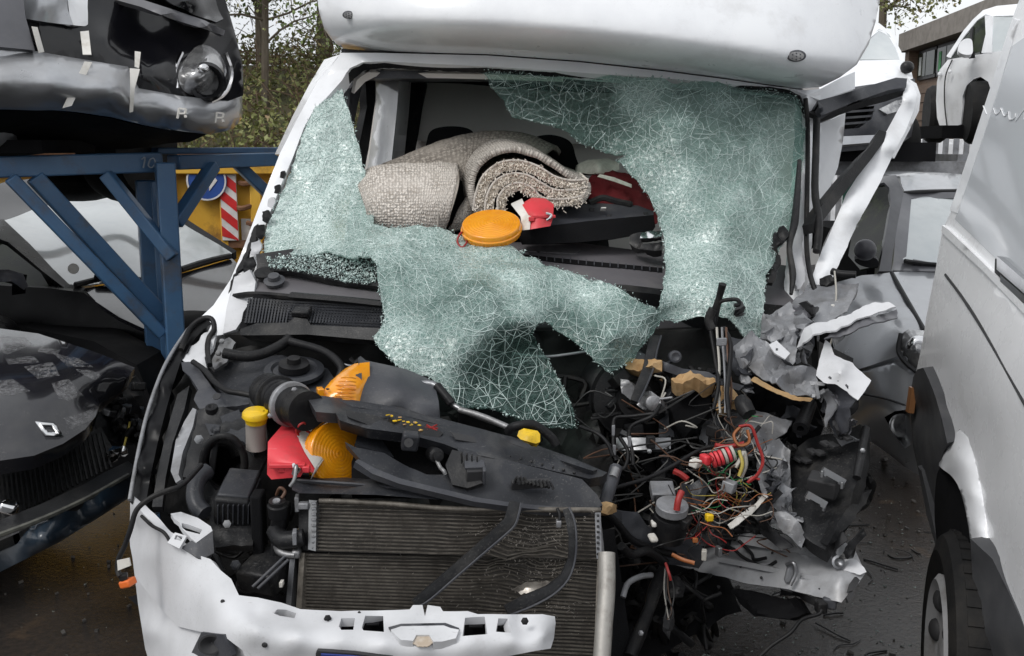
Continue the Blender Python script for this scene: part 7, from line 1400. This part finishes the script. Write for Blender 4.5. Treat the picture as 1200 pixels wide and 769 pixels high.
# reservoirs
g = MB(); c = P(786, 604, 2.72); g.lathe(c, (.05, -.25, 1), [(.045, -.07), (.048, -.01), (.044, .0), (.04, .002), (.04, .02), (.030, .026), (.001, .028)], seg=24); g.obj('fluid_reservoir', rubber, M, smooth=40)
g = MB(); g.lathe(c+Vector((0, -.01, .014)), (.05, -.25, 1), [(.041, 0), (.043, .002), (.043, .022), (.041, .024)], seg=24); g.obj('reservoir_collar', primer, M, smooth=40)
bx('relay_box', 778, 580, 2.76, 28, 12, .06, primer, (20, 0, 0), .004); bx('relay_box', 780, 586, 2.74, 24, 8, .06, rubber, (20, 0, 2), .004)
tb('red_hose', [(793, 598, 2.66), (795, 586, 2.66), (799, 576, 2.67)], .009, wire_r); bx('white_cap', 766, 633, 2.66, 10, 6, .03, white_plas, (20, 0, 18), .006); bx('white_cap', 767, 616, 2.7, 6, 6, .03, white_plas, None, .004)
bx('connector', 803, 614, 2.68, 14, 12, .04, plastic, (10, 20, -30), .003)
cp('scorched_box', [(800, 566, 2.84), (820, 560, 2.84), (832, 570, 2.82), (824, 586, 2.78), (806, 592, 2.76), (796, 580, 2.8)], plastic_mid, seed=32, cr=.02, cf=16, th=.03)
# red ribbed connector
for k in range(6):
    x = 834+k*4.6; y = 540-k*1.6
    g = MB(); a = P(x, y, 2.735); b = P(x+3.4, y-1.2, 2.735); g.lathe(a, b-a, [(.001, 0), (.020, 0), (.0215, .002), (.0215, .0065), (.020, .008), (.001, .008)], seg=18, caps=False); g.obj('ribbed_connector', [red_plas, red_plas, red_plas, wire_w][0 if k < 2 else (0 if k % 2 == 0 else 3)], M, smooth=40)
bx('connector_head', 828, 541, 2.735, 9, 12, .035, red_plas, (0, 0, 20), .005)
# --- torn wiring loom
cols = [wire_r, wire_k, wire_w, wire_k, wire_b, wire_y, wire_g, wire_w, wire_b, wire_o, wire_k, wire_b]
hub_a = [(868, 505, 2.80), (860, 520, 2.78), (838, 560, 2.76), (850, 575, 2.76), (815, 600, 2.72), (825, 615, 2.70), (872, 560, 2.78)]
for k in range(80):
    if k < 45: a = random.Random(k).choice(hub_a[:4]+[hub_a[6]])
    else: a = random.Random(k).choice(hub_a[3:6])
    q = [(a[0]+rr.gauss(0, 6), a[1]+rr.gauss(0, 6), a[2]+rr.uniform(-.03, .05))]; ang = rr.uniform(0, 6.28) if k < 45 else rr.gauss(1.3, .8); st = rr.uniform(9, 19)
    for j in range(rr.randint(3, 5)):
        ang += rr.gauss(0, .65); q.append((q[-1][0]+math.cos(ang)*st, q[-1][1]+math.sin(ang)*st*.85, q[-1][2]+rr.gauss(0, .02)))
    q = [(min(905, max(765, x)), min(662, max(488, y)), d) for x, y, d in q]
    c_ = cols[k % 12] if k < 45 else [wire_o, wire_b, wire_r, wire_w, wire_b, wire_k][k % 6]
    tb('wire', q, rr.uniform(.0010, .0019), c_, seg=5, n=5)
for pts, m_, r_ in (([(866, 500, 2.76), (880, 500, 2.75), (888, 520, 2.74), (894, 540, 2.73), (888, 556, 2.72), (876, 566, 2.72)], wire_r, .0048), ([(868, 500, 2.76), (860, 510, 2.75), (866, 522, 2.74), (878, 518, 2.74), (876, 504, 2.75)], wire_o, .0045), ([(838, 522, 2.76), (850, 524, 2.76), (864, 522, 2.76), (872, 520, 2.76)], wire_r, .008),
                    ([(790, 552, 2.76), (798, 556, 2.75), (806, 562, 2.74)], wire_r, .009), ([(876, 566, 2.72), (882, 560, 2.72), (890, 562, 2.72)], wire_r, .004), ([(862, 548, 2.72), (868, 538, 2.72), (872, 530, 2.72), (874, 545, 2.72), (868, 560, 2.72)], wire_w, .006), ([(866, 528, 2.72), (870, 544, 2.71), (866, 558, 2.71)], wire_y, .005),
                    ([(788, 650, 2.7), (800, 656, 2.68), (814, 660, 2.67)], wire_o, .006), ([(780, 660, 2.72), (784, 672, 2.70), (786, 680, 2.70)], wire_r, .004)):
    tb('wire', pts, r_, m_, seg=6)
cp('split_conduit', [(852, 614, 2.74), (866, 602, 2.74), (885, 590, 2.75), (896, 578, 2.76), (900, 582, 2.76), (886, 598, 2.74), (868, 612, 2.73), (856, 620, 2.73)], white_plas, seed=33, cr=.008, cf=20, step=4)
cp('split_conduit', [(880, 604, 2.76), (896, 588, 2.76), (914, 572, 2.8), (920, 577, 2.8), (904, 596, 2.76), (888, 610, 2.74)], rubber, seed=34, cr=.01, cf=18, th=.03, step=4)
bx('loom_plug', 856, 572, 2.70, 15, 13, .03, primer, (0, 10, -34), .003); bx('loom_plug', 816, 545, 2.72, 11, 8, .03, white_plas, (0, 10, -40), .003); bx('loom_plug', 832, 608, 2.68, 9, 9, .02, yellow_plas, (0, 0, 10), .004); bx('loom_plug', 843, 648, 2.66, 5, 12, .02, steel, (0, 0, 20), .002); bx('loom_plug', 826, 652, 2.66, 6, 12, .02, wire_w, (0, 0, -12), .002)
bx('black_plug', 838, 508, 2.8, 9, 14, .04, rubber, (0, 0, 40), .005); tb('plug_boot', [(878, 486, 2.84), (872, 476, 2.86), (868, 468, 2.88)], [.022, .026, .02], rubber)
bx('tag', 815, 634, 2.67, 6, 5, .01, wire_o, None, .001)
# ragged small scraps all through the crushed zone
zone = [(776, 500), (880, 500), (930, 470), (950, 520), (930, 560), (900, 620), (850, 640), (790, 630), (740, 600), (700, 560), (700, 500)]
mats_ = [plastic, dark, plastic_mid, rubber, plastic_grey, primer, dark, plastic, steel]
k = 0; n = 0
while n < 80 and k < 900:
    k += 1; x, y = rr.uniform(690, 960), rr.uniform(455, 645)
    if not inside((x, y), zone): continue
    n += 1; r_ = rr.uniform(5, 17); na = rr.randint(5, 7); d_ = rr.uniform(3.04, 3.18); a0 = rr.uniform(0, 6.28); el = rr.uniform(.35, 1)
    o_ = []
    for j in range(na):
        a = 2*math.pi*j/na; u, v = math.cos(a)*r_*rr.uniform(.6, 1.2), math.sin(a)*r_*el*rr.uniform(.6, 1.2)
        o_.append((x+u*math.cos(a0)-v*math.sin(a0), y+u*math.sin(a0)+v*math.cos(a0), d_+rr.uniform(-.05, .05)))
    panel('scrap', o_, mats_[n % 9], M, th=rr.choice([.004, .006, .025]), step=5, folds=.024, cf=16, seed=n, jag=.5, smooth=26)
k = 0; n = 0
while n < 75 and k < 900:
    k += 1; x, y = rr.uniform(690, 960), rr.uniform(440, 650)
    if not inside((x, y), [(700, 440), (850, 440), (880, 480), (950, 500), (930, 600), (860, 640), (740, 640), (715, 600)]): continue
    n += 1; g = MB(); d_ = rr.uniform(2.93, 3.10); s = rr.uniform(.3, 1)
    g.bpx(x, y, d_, 20*s, 12*s*rr.uniform(.5, 1.3), .05*s, (rr.uniform(-50, 50), rr.uniform(-50, 50), rr.uniform(-90, 90)))
    if n % 3 == 0: g.bpx(x+7*s, y-4*s, d_-.02, 7*s, 7*s, .03*s, (rr.uniform(-50, 50), rr.uniform(-50, 50), rr.uniform(-90, 90)))
    g.obj('broken_housing', [plastic, rubber, plastic_mid, plastic, dark][n % 5], M, bevel=.003)
for k in range(50):
    x, y = rr.uniform(700, 900), rr.uniform(450, 640)
    tb('wire', [(x, y, 2.92), (x+rr.gauss(0, 12), y+rr.gauss(0, 10), 2.9), (x+rr.gauss(0, 26), y+rr.gauss(6, 18), 2.9), (x+rr.gauss(0, 34), y+rr.gauss(10, 24), 2.93)], rr.uniform(.0012, .003), [wire_k, wire_k, wire_b, wire_k, wire_w][k % 5], seg=5)
for k in range(60):
    x, y = rr.uniform(690, 960), rr.uniform(430, 640)
    if not inside((x, y), [(700, 430), (850, 430), (880, 480), (950, 500), (930, 600), (850, 640), (720, 600)]): continue
    tb('hose', [(x+rr.uniform(-30, 30), y+rr.uniform(-22, 22), rr.uniform(3.0, 3.16)) for _ in range(4)], rr.uniform(.003, .009), [rubber, wire_k, dark, plastic_mid][k % 4], seg=6, n=4)
# broken wiper arm standing up and the comb of wires under it
tb('wiper_arm', [(847, 333, 2.96), (843, 348, 2.98), (838, 366, 3.0), (833, 385, 3.02)], [.012, .010, .013, .016], rubber); tb('wiper_hook', [(834, 366, 3.0), (844, 354, 2.98), (858, 351, 2.96), (865, 352, 2.95), (866, 357, 2.95), (860, 358, 2.95)], .006, rubber)
tb('wiper_arm', [(836, 362, 2.99), (831, 374, 3.0), (834, 386, 3.0)], .014, plastic)
bx('wiper_pivot', 834, 376, 2.99, 9, 20, .03, rubber, (0, 0, 14), .005)
tb('arm_cable', [(848, 384, 3.0), (856, 402, 2.96), (855, 430, 2.92), (852, 460, 2.88), (855, 490, 2.86)], .007, rubber)
for k, x in enumerate((840, 846, 851)): tb('bundle_wire', [(x, 384, 2.99), (x+1, 402, 2.96), (x+3, 430, 2.93), (x+2+k*2, 455, 2.9), (x+4, 484, 2.88)], .0035, [wire_w, primer, wire_b][k], seg=5)
bx('bundle_tag', 846, 401, 2.95, 12, 9, .01, primer, (0, 0, 8), .002); tb('bundle_wire', [(832, 384, 3.0), (838, 420, 2.96), (842, 450, 2.9), (836, 480, 2.88)], .006, rubber)
tb('long_cable', [(700, 410, 3.04), (640, 418, 3.04), (600, 414, 3.05)], .004, primer)
for k in range(7): cp('wood_splinter', [(862+k*1.0, 424+k*5.5, 3.0), (872+k, 420+k*5, 3.0), (880+k*.6, 428+k*5, 2.98), (868+k, 432+k*5, 2.98)], [primer, alu, plastic_grey][k % 3], seed=50+k, cr=.02, cf=24, step=4)
# ================================================================== things lying in the cab and in the engine bay
def knit_mat(name, a, b_, sc):
    m = bpy.data.materials.new(name); m.use_nodes = True; t = m.node_tree; L = t.links; b = t.nodes['Principled BSDF']
    tc = N(t, 'ShaderNodeTexCoord'); mp = N(t, 'ShaderNodeMapping'); mp.inputs['Scale'].default_value = sc; L.new(tc.outputs['UV'], mp.inputs[0])
    v = N(t, 'ShaderNodeTexVoronoi', Scale=1.0); v.inputs['Randomness'].default_value = .45; L.new(mp.outputs[0], v.inputs['Vector'])
    n = N(t, 'ShaderNodeTexNoise', Scale=150, Detail=4); L.new(tc.outputs['Object'], n.inputs['Vector'])
    n2 = N(t, 'ShaderNodeTexNoise', Scale=9, Detail=3); L.new(tc.outputs['Object'], n2.inputs['Vector'])
    f = ramp(t, v.outputs['Distance'], .36, .60); c = mixc(t, f, a, b_)
    c = mixc(t, ramp(t, n.outputs['Fac'], .48, .58), c, tuple(x*.45 for x in a)); c = mixc(t, ramp(t, n2.outputs['Fac'], .4, .75), c, tuple(x*.8 for x in a))
    L.new(c, b.inputs['Base Color']); b.inputs['Roughness'].default_value = .95; b.inputs['Specular IOR Level'].default_value = .15
    bp = N(t, 'ShaderNodeBump', Strength=1.0, Distance=.006); bp.invert = True; L.new(v.outputs['Distance'], bp.inputs['Height']); L.new(bp.outputs[0], b.inputs['Normal'])
    return m
knit = knit_mat('knit_weave', (.74, .685, .625), (.33, .29, .25), (1, 1, 1))
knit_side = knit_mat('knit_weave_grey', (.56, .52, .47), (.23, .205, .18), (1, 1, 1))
knit_shade = knit_mat('knit_weave_shaded', (.36, .325, .285), (.17, .15, .13), (1, 1, 1))  # darker copy of the weave, the hump's shade put into its colour
fringe_m = mat('wool_fringe', (.80, .74, .66), .95, col2=(.66, .60, .52), ns=60, spec=.1)
def loft(name, rows, m, parent, n=6, m2=6, th=.0, uv=(60, 40), **kw):
    "smooth skin through rows of points, with row/column uv"
    R1 = [cat([P(*p) for p in r], n) for r in rows]; cols = len(R1[0])
    grid = [cat([R1[i][j] for i in range(len(R1))], m2) for j in range(cols)]   # per column
    nr = len(grid[0]); V = []; UVS = []
    for i in range(nr):
        for j in range(cols):
            p = grid[j][i]; V.append(p + Vector((0, 0, 1))*.004*noise.noise(p*22) + Vector((0, -1, 0))*.003*noise.noise(p*40)); UVS.append((j/(cols-1)*uv[0], i/(nr-1)*uv[1]))
    Fc = [(i*cols+j, i*cols+j+1, (i+1)*cols+j+1, (i+1)*cols+j) for i in range(nr-1) for j in range(cols-1)]
    o = ORG.get(parent, Vector((0, 0, 0)))
    me = bpy.data.meshes.new(name); me.from_pydata([tuple(v-o) for v in V], [], Fc); me.update()
    ul = me.uv_layers.new(name='uv')
    for l in me.loops: ul.data[l.index].uv = UVS[l.vertex_index]
    ob = link(name, me, m, parent, smooth=180, **kw)
    if th:
        md = ob.modifiers.new('solid', 'SOLIDIFY'); md.thickness = th; md.offset = -1
    return ob
RUG = thing('rolled_rug', 'beige and grey woven rug with pale fringe, folded and rolled up on the dashboard', 'rug', tuple(P(560, 255, 3.7)))
# left fold hanging towards us
loft('fold', [[(424, 222, 3.86), (440, 203, 3.94), (480, 199, 3.96), (515, 198, 3.94), (536, 199, 3.90)],
              [(422, 214, 3.74), (440, 201, 3.76), (480, 198, 3.78), (515, 197, 3.77), (536, 198, 3.78)],
              [(424, 226, 3.64), (442, 218, 3.62), (480, 217, 3.62), (515, 216, 3.62), (536, 216, 3.62)],
              [(430, 246, 3.58), (444, 244, 3.57), (480, 243, 3.565), (508, 243, 3.57), (529, 242, 3.58)],
              [(436, 262, 3.60), (446, 262, 3.58), (480, 264, 3.57), (502, 267, 3.58), (521, 264, 3.60)],
              [(440, 270, 3.66), (450, 272, 3.64), (480, 275, 3.63), (498, 278, 3.64), (513, 276, 3.65)]], knit, RUG, th=.018, uv=(44, 38))
# seam ribs along the fold
for k in range(7):
    x = 457+k*9.5; g = MB(); g.tube([P(x+3, 199, 3.775), P(x+1, 217, 3.612), P(x, 243, 3.558), P(x-1, 266, 3.562)], .0035, seg=6, n=5); g.obj('rib', knit_side, RUG, smooth=60)
g = MB(); g.tube([P(536, 199, 3.775), P(536, 216, 3.615), P(529, 242, 3.572), P(521, 264, 3.588), P(513, 276, 3.64)], .0055, seg=6, n=6); g.obj('hem', fringe_m, RUG, smooth=60)
# hump at the back
loft('hump', [[(430, 214, 4.10), (480, 192, 4.14), (530, 172, 4.18), (580, 164, 4.2), (625, 168, 4.2), (655, 182, 4.18)],
              [(436, 204, 3.95), (482, 184, 3.99), (528, 167, 4.03), (570, 159, 4.06), (612, 161, 4.06), (650, 176, 4.04)],
              [(440, 206, 3.88), (484, 188, 3.86), (530, 174, 3.88), (566, 168, 3.92), (604, 170, 3.92), (640, 182, 3.92)],
              [(444, 214, 3.84), (486, 208, 3.82), (534, 200, 3.82), (560, 192, 3.84), (600, 190, 3.86), (632, 196, 3.86)],
              [(446, 226, 3.84), (490, 224, 3.82), (538, 220, 3.82), (556, 214, 3.82), (598, 208, 3.84), (628, 208, 3.84)]], knit_shade, RUG, th=.018, uv=(40, 30))
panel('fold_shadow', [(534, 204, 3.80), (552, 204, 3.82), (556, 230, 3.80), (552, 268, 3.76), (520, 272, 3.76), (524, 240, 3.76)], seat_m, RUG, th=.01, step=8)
loft('loop', [[(552, 226, 3.70), (546, 232, 3.68), (540, 240, 3.68)], [(556, 238, 3.66), (546, 240, 3.63), (536, 246, 3.64)], [(556, 256, 3.66), (544, 256, 3.62), (530, 262, 3.63)], [(548, 270, 3.68), (538, 270, 3.65), (524, 274, 3.66)]], knit, RUG, th=.016, uv=(14, 24))
# the roll: a thick sheet wound into a spiral, its cut edge turned towards us
sp1 = [(556, 250), (550, 236), (549, 214), (556, 194), (572, 179), (596, 171), (624, 176), (650, 190), (672, 205), (690, 213), (692, 226), (682, 240)]
rows = [[(x+dx, y+dy, d) for x, y in sp1] for dx, dy, d in ((0, 0, 3.56), (-2, -2, 3.64), (-6, -6, 3.78), (-10, -9, 3.92), (-14, -12, 4.05))]
loft('roll', rows, knit_side, RUG, n=5, m2=5, th=.022, uv=(90, 26))
turns = [[(560, 248), (563, 228), (571, 209), (588, 196), (608, 194), (628, 200), (648, 212), (668, 217), (690, 216)],
         [(573, 248), (575, 232), (583, 217), (598, 209), (616, 210), (632, 219), (648, 227), (668, 228), (690, 224)],
         [(588, 246), (588, 234), (596, 223), (609, 219), (622, 225), (632, 235), (648, 238), (670, 237), (686, 233)]]
rr = random.Random(31); g = MB()
for ti, tn in enumerate(turns):
    L_, R_ = [], []
    w = (11, 10, 9)[ti]
    for i, (x, y) in enumerate(tn):
        a_ = tn[max(i-1, 0)]; b_ = tn[min(i+1, len(tn)-1)]; tx, ty = b_[0]-a_[0], b_[1]-a_[1]; l = math.hypot(tx, ty); L_.append((x-ty/l*w/2, y+tx/l*w/2, 3.57)); R_.append((x+ty/l*w/2, y-tx/l*w/2, 3.57))
    panel('rolled_edge', L_+R_[::-1], fringe_m, RUG, ext=(-.01, .30, .02), step=3.5, warp=.004, wf=40)
    q = cat([P(x, y, 3.562) for x, y in R_0] if False else [P(x, y, 3.562) for x, y, _ in R_], 6); h = MB(); h.tube(q, .0045, seg=7, smooth=False); h.obj('hem', knit, RUG, smooth=60)
    q = cat([P(x, y, 3.565) for x, y in tn], 8)
    for k in range(620):
        a_ = q[rr.randrange(len(q)-1)]; p = a_+Vector((rr.gauss(0, .007), rr.uniform(-.002, .006), rr.gauss(0, .008)))
        e = p+Vector((rr.gauss(0, .005), -rr.uniform(.004, .014), rr.gauss(-.002, .006)))
        g.tube([p, e], [.0028, .0012], seg=4, smooth=False, caps=False)
g.obj('fringe', fringe_m, RUG, kind='stuff', recalc=False)
panel('roll_core', [(594, 246), (592, 236), (600, 227), (610, 225), (620, 232), (626, 246)], seat_m, RUG, th=.02, step=4, fn=lambda xy: np.full(len(xy), 3.72))  # black sheet standing in for the shade inside the roll
# red cloth and cushion behind the black box
T = thing('red_cloth', 'crumpled dark red cloth bundled behind the black tray on the dashboard', 'cloth', tuple(P(730, 250, 3.9)))
o = panel('fabric', [(688, 206, 3.95), (704, 202, 3.95), (728, 202, 3.92), (748, 206, 3.9), (764, 226, 3.86), (776, 250, 3.8), (770, 262, 3.8), (690, 252, 3.86)], mat('red_fabric', (.17, .012, .016), .85, col2=(.10, .01, .012), bump=.3, bs=120), T, ext=(0, .14, -.02), step=5, crump=.03, cf=9, seed=3, ctrl=[(730, 228, 3.82)], smooth=60)
panel('cream_strap', [(703, 204, 3.84), (720, 208, 3.82), (740, 216, 3.80), (740, 220, 3.80), (720, 213, 3.82), (700, 207, 3.84)], fringe_m, T, th=.006, step=4)
T = thing('beige_cushion', 'small flat beige cushion lying between the rolled rug and the red cloth', 'cushion', tuple(P(702, 198, 4.0)))
panel('cover', [(676, 202, 4.0), (678, 192, 4.02), (690, 187, 4.04), (712, 186, 4.04), (725, 190, 4.0), (726, 199, 3.98), (714, 204, 3.96), (690, 204, 3.97)], fringe_m, T, ext=(0, .16, -.01), step=4, ctrl=[(702, 194, 3.93)], smooth=70)
# black tray
T = thing('black_tray', 'long black plastic tray with dark underside lying on top of the dashboard', 'tray', tuple(P(690, 270, 3.6)))
panel('top', [(640, 252, 3.60), (650, 243, 3.68), (700, 238, 3.76), (748, 241, 3.74), (766, 248, 3.68), (766, 254, 3.62), (720, 258, 3.58), (660, 264, 3.54), (648, 266, 3.53)], plastic_grey, T, ext=(0, .01, -.03), step=6)
panel('front', [(608, 277, 3.48), (612, 266, 3.50), (648, 264, 3.52), (690, 259, 3.55), (766, 252, 3.61), (768, 266, 3.6), (764, 272, 3.6), (720, 280, 3.55), (680, 284, 3.52), (640, 286, 3.49), (612, 286, 3.47)], seat_m, T, ext=(0, .08, -.01), step=7)
for x, y in ((694, 246), (675, 258), (714, 254), (757, 251)): 
    g = MB(); g.bpx(x, y, 3.55+(264-y)*.0065, 5, 4, .02); g.obj('notch', seam, T)
g = MB(); g.bpx(707, 245, 3.63, 6, 5, .005, (50, 0, 8)); g.obj('white_label', white_plas, T)
g = MB(); g.tube([P(690, 238, 3.74), P(706, 232, 3.76), P(722, 236, 3.75), P(740, 240, 3.72)], .012, seg=6); g.obj('lip', plastic, T)
T = thing('chrome_mirror_bracket', 'small black and chrome bracket on the dashboard against the shattered glass', 'bracket', tuple(P(755, 280, 3.5)))
panel('bright_bar', [(752, 273, 3.52), (762, 270, 3.52), (776, 270, 3.52), (776, 277, 3.5), (762, 278, 3.5), (750, 279, 3.5)], chrome, T, th=.02, step=4, crump=.006, cf=30)
panel('body', [(738, 276, 3.54), (752, 274, 3.54), (752, 286, 3.5), (776, 282, 3.5), (776, 294, 3.48), (748, 292, 3.5), (738, 286, 3.52)], plastic, T, th=.04, step=5, crump=.012, cf=20)
# --- hazard lamps: an amber disc on a red and white battery case
def hazard_lamp(label, c, ax, r, case, group):
    T = thing('hazard_lamp', label, 'hazard lamp', tuple(c), group)
    g = MB(); prof = [(.001, -r*.20), (r*.90, -r*.20), (r*.98, -r*.14), (r*.98, -r*.02), (r*1.03, r*.0), (r*1.03, r*.05), (r*.99, r*.07), (r*.985, r*.20)]
    for k in range(9):
        rr_ = r*(.96-k*.105); h = r*(.235+.055*(k/8)); prof += [(rr_, h), (rr_-r*.03, h+r*.014), (rr_-r*.075, h+r*.003)]
    prof.append((.0008, r*.29))
    g.lathe(c, ax, prof, seg=56, caps=False); L_ = g.obj('lens', orange_lens, T, smooth=40)
    g = MB()
    for k in range(40):
        a = 2*math.pi*k/40; u = ax.orthogonal().normalized(); w = ax.cross(u); q = c+(u*math.cos(a)+w*math.sin(a))*r*.985
        g.beam(q-ax*r*.13, q-ax*r*.03, .002, .002)
    g.obj('lens_ribs', orange_lens, L_, kind='stuff')
    g = MB(); g.lathe(c, ax, [(r*.8, -r*.17), (r*.84, -r*.1), (r*.5, r*.02), (.001, r*.06)], seg=32, caps=False); g.obj('reflector', mat('amber_reflector', (.85, .40, .05), .3, metal=.3) if 'amber_reflector' not in MATS else MATS['amber_reflector'], T)
    return T
# lamp on the dash
c = P(576, 269, 3.36); ax = Vector((-.04, -.42, .9)).normalized()
GL = 'amber hazard lamps with red and white cases'
T = hazard_lamp('amber disc hazard lamp with red case lying on the dashboard below the rolled rug', c, ax, .098, None, GL)
panel('red_case', [(612, 240, 3.44), (624, 233, 3.46), (640, 234, 3.46), (649, 240, 3.44), (648, 256, 3.38), (645, 265, 3.36), (621, 269, 3.35), (621, 255, 3.37)], red_plas, T, ext=(.0, .09, .0), step=4, ctrl=[(624, 252, 3.36), (640, 252, 3.37)], smooth=40, bevel=.0)
panel('white_case', [(599, 240, 3.46), (612, 234, 3.47), (622, 254, 3.365), (621, 269, 3.345), (612, 270, 3.36), (610, 254, 3.40)], white_plas, T, ext=(0, .08, 0), step=4, smooth=50)
g = MB(); g.bpx(637, 254, 3.352, 28, 3.5, .02, (0, 0, 7)); g.obj('case_flange', red_plas, T, bevel=.002)
g = MB(); g.tube([P(640, 250, 3.35), P(646, 252, 3.345), P(644, 256, 3.345), P(641, 258, 3.35)], .004, seg=6); g.obj('clasp', chrome, T)
g = MB(); g.bpx(623, 257, 3.348, 7, 5, .02); g.bpx(634, 264, 3.35, 6, 4, .015); g.obj('case_lug', red_plas, T, bevel=.002)
g = MB(); g.tube([P(547, 274, 3.36), P(540, 273, 3.33), P(536, 283, 3.32), P(541, 290, 3.30), (P(547, 284, 3.31)), P(546, 277, 3.34)], .0035, seg=6); g.obj('red_loop', wire_r, T, smooth=60)
# lamp in the engine bay
c = P(391, 533, 2.56); ax = Vector((.72, -.62, .30)).normalized()
T = hazard_lamp('amber hazard lamp with a red case standing on edge in the engine bay', c, ax, .084, None, GL)
panel('red_case', [(314, 518, 2.50), (318, 513, 2.52), (348, 511, 2.54), (357, 530, 2.49), (368, 549, 2.46), (368, 554, 2.45), (356, 552, 2.445), (352, 559, 2.45), (318, 562, 2.46), (313, 556, 2.47)], red_plas, T, ext=(.01, .10, .01), step=4, ctrl=[(322, 545, 2.45), (350, 543, 2.44)], smooth=40)
panel('white_case', [(348, 511, 2.54), (354, 510, 2.56), (364, 513, 2.56), (372, 524, 2.54), (377, 538, 2.51), (374, 545, 2.48), (366, 558, 2.45), (364, 562, 2.45), (369, 549, 2.455), (357, 530, 2.485)], white_plas, T, ext=(.01, .06, .01), step=4, smooth=50)
for x, y, w, h in ((336, 547, 42, 5),):
    g = MB(); g.bpx(x, y, 2.43, w, h, .02, (0, 0, 1)); g.obj('case_flange', red_plas, T, bevel=.002)
g = MB(); g.bpx(330, 551, 2.44, 9, 8, .02, (0, 0, 2)); g.obj('case_lug', red_plas, T, bevel=.003)
g = MB(); g.bpx(358, 551, 2.43, 9, 8, .02, (0, 0, 2)); g.obj('case_lug', red_plas, T, bevel=.003)
g = MB(); g.tube([P(344, 544, 2.43), P(346, 550, 2.42), P(349, 553, 2.42), P(351, 548, 2.42), P(347, 556, 2.42)], .004, seg=6); g.obj('clasp', chrome, T)
g = MB(); g.tube([P(350, 510, 2.52), P(347, 505, 2.50), P(351, 498, 2.49), P(357, 496, 2.50), P(358, 504, 2.52), P(366, 508, 2.54)], .0028, seg=6); g.obj('red_loop', wire_r, T, smooth=60)
# third lamp: amber half dome on a long grey battery case
T = thing('grey_cased_lamp', 'amber lamp with long grey battery case lying behind the black cross member', 'hazard lamp', tuple(P(440, 465, 2.66)))
panel('battery_case', [(421, 439, 2.66), (424, 437, 2.68), (430, 442, 2.68), (480, 453, 2.68), (506, 464, 2.68), (514, 470, 2.66), (516, 492, 2.64), (470, 484, 2.62), (421, 472, 2.60)], plastic_grey, T, ext=(-.02, .12, .02), step=6, ctrl=[(465, 466, 2.61), (500, 475, 2.63)], smooth=60)
panel('case_rim', [(417, 439, 2.65), (424, 437, 2.66), (424, 474, 2.60), (419, 474, 2.60)], plastic_grey, T, th=.02, step=4)
panel('lens', [(376, 466, 2.57), (380, 456, 2.59), (388, 446, 2.62), (400, 440, 2.64), (418, 438, 2.66), (418, 474, 2.58), (400, 472, 2.57)], orange_lens, T, ext=(.02, .10, .01), step=4, ctrl=[(398, 456, 2.575), (412, 456, 2.585)], smooth=70)
for k in range(7):
    y = 443+k*4.3; x0 = 400-k*3.2 if k < 5 else 386; g = MB(); g.tube([P(x0, y, 2.60-.004*k), P((x0+418)/2, y-.6, 2.575-.003*k), P(417, y+.5, 2.60-.003*k)], .0018, seg=5, n=4); g.obj('lens_rib', orange_lens, T, smooth=60)
g = MB(); g.bpx(374, 461, 2.56, 8, 10, .03, (0, 0, 20)); g.obj('lens_tab', orange_lens, T, bevel=.003)
g = MB(); g.ell(P(384, 456, 2.575), (.005, .003, .003), 8, 6); g.obj('lens_screw', wire_b, T)
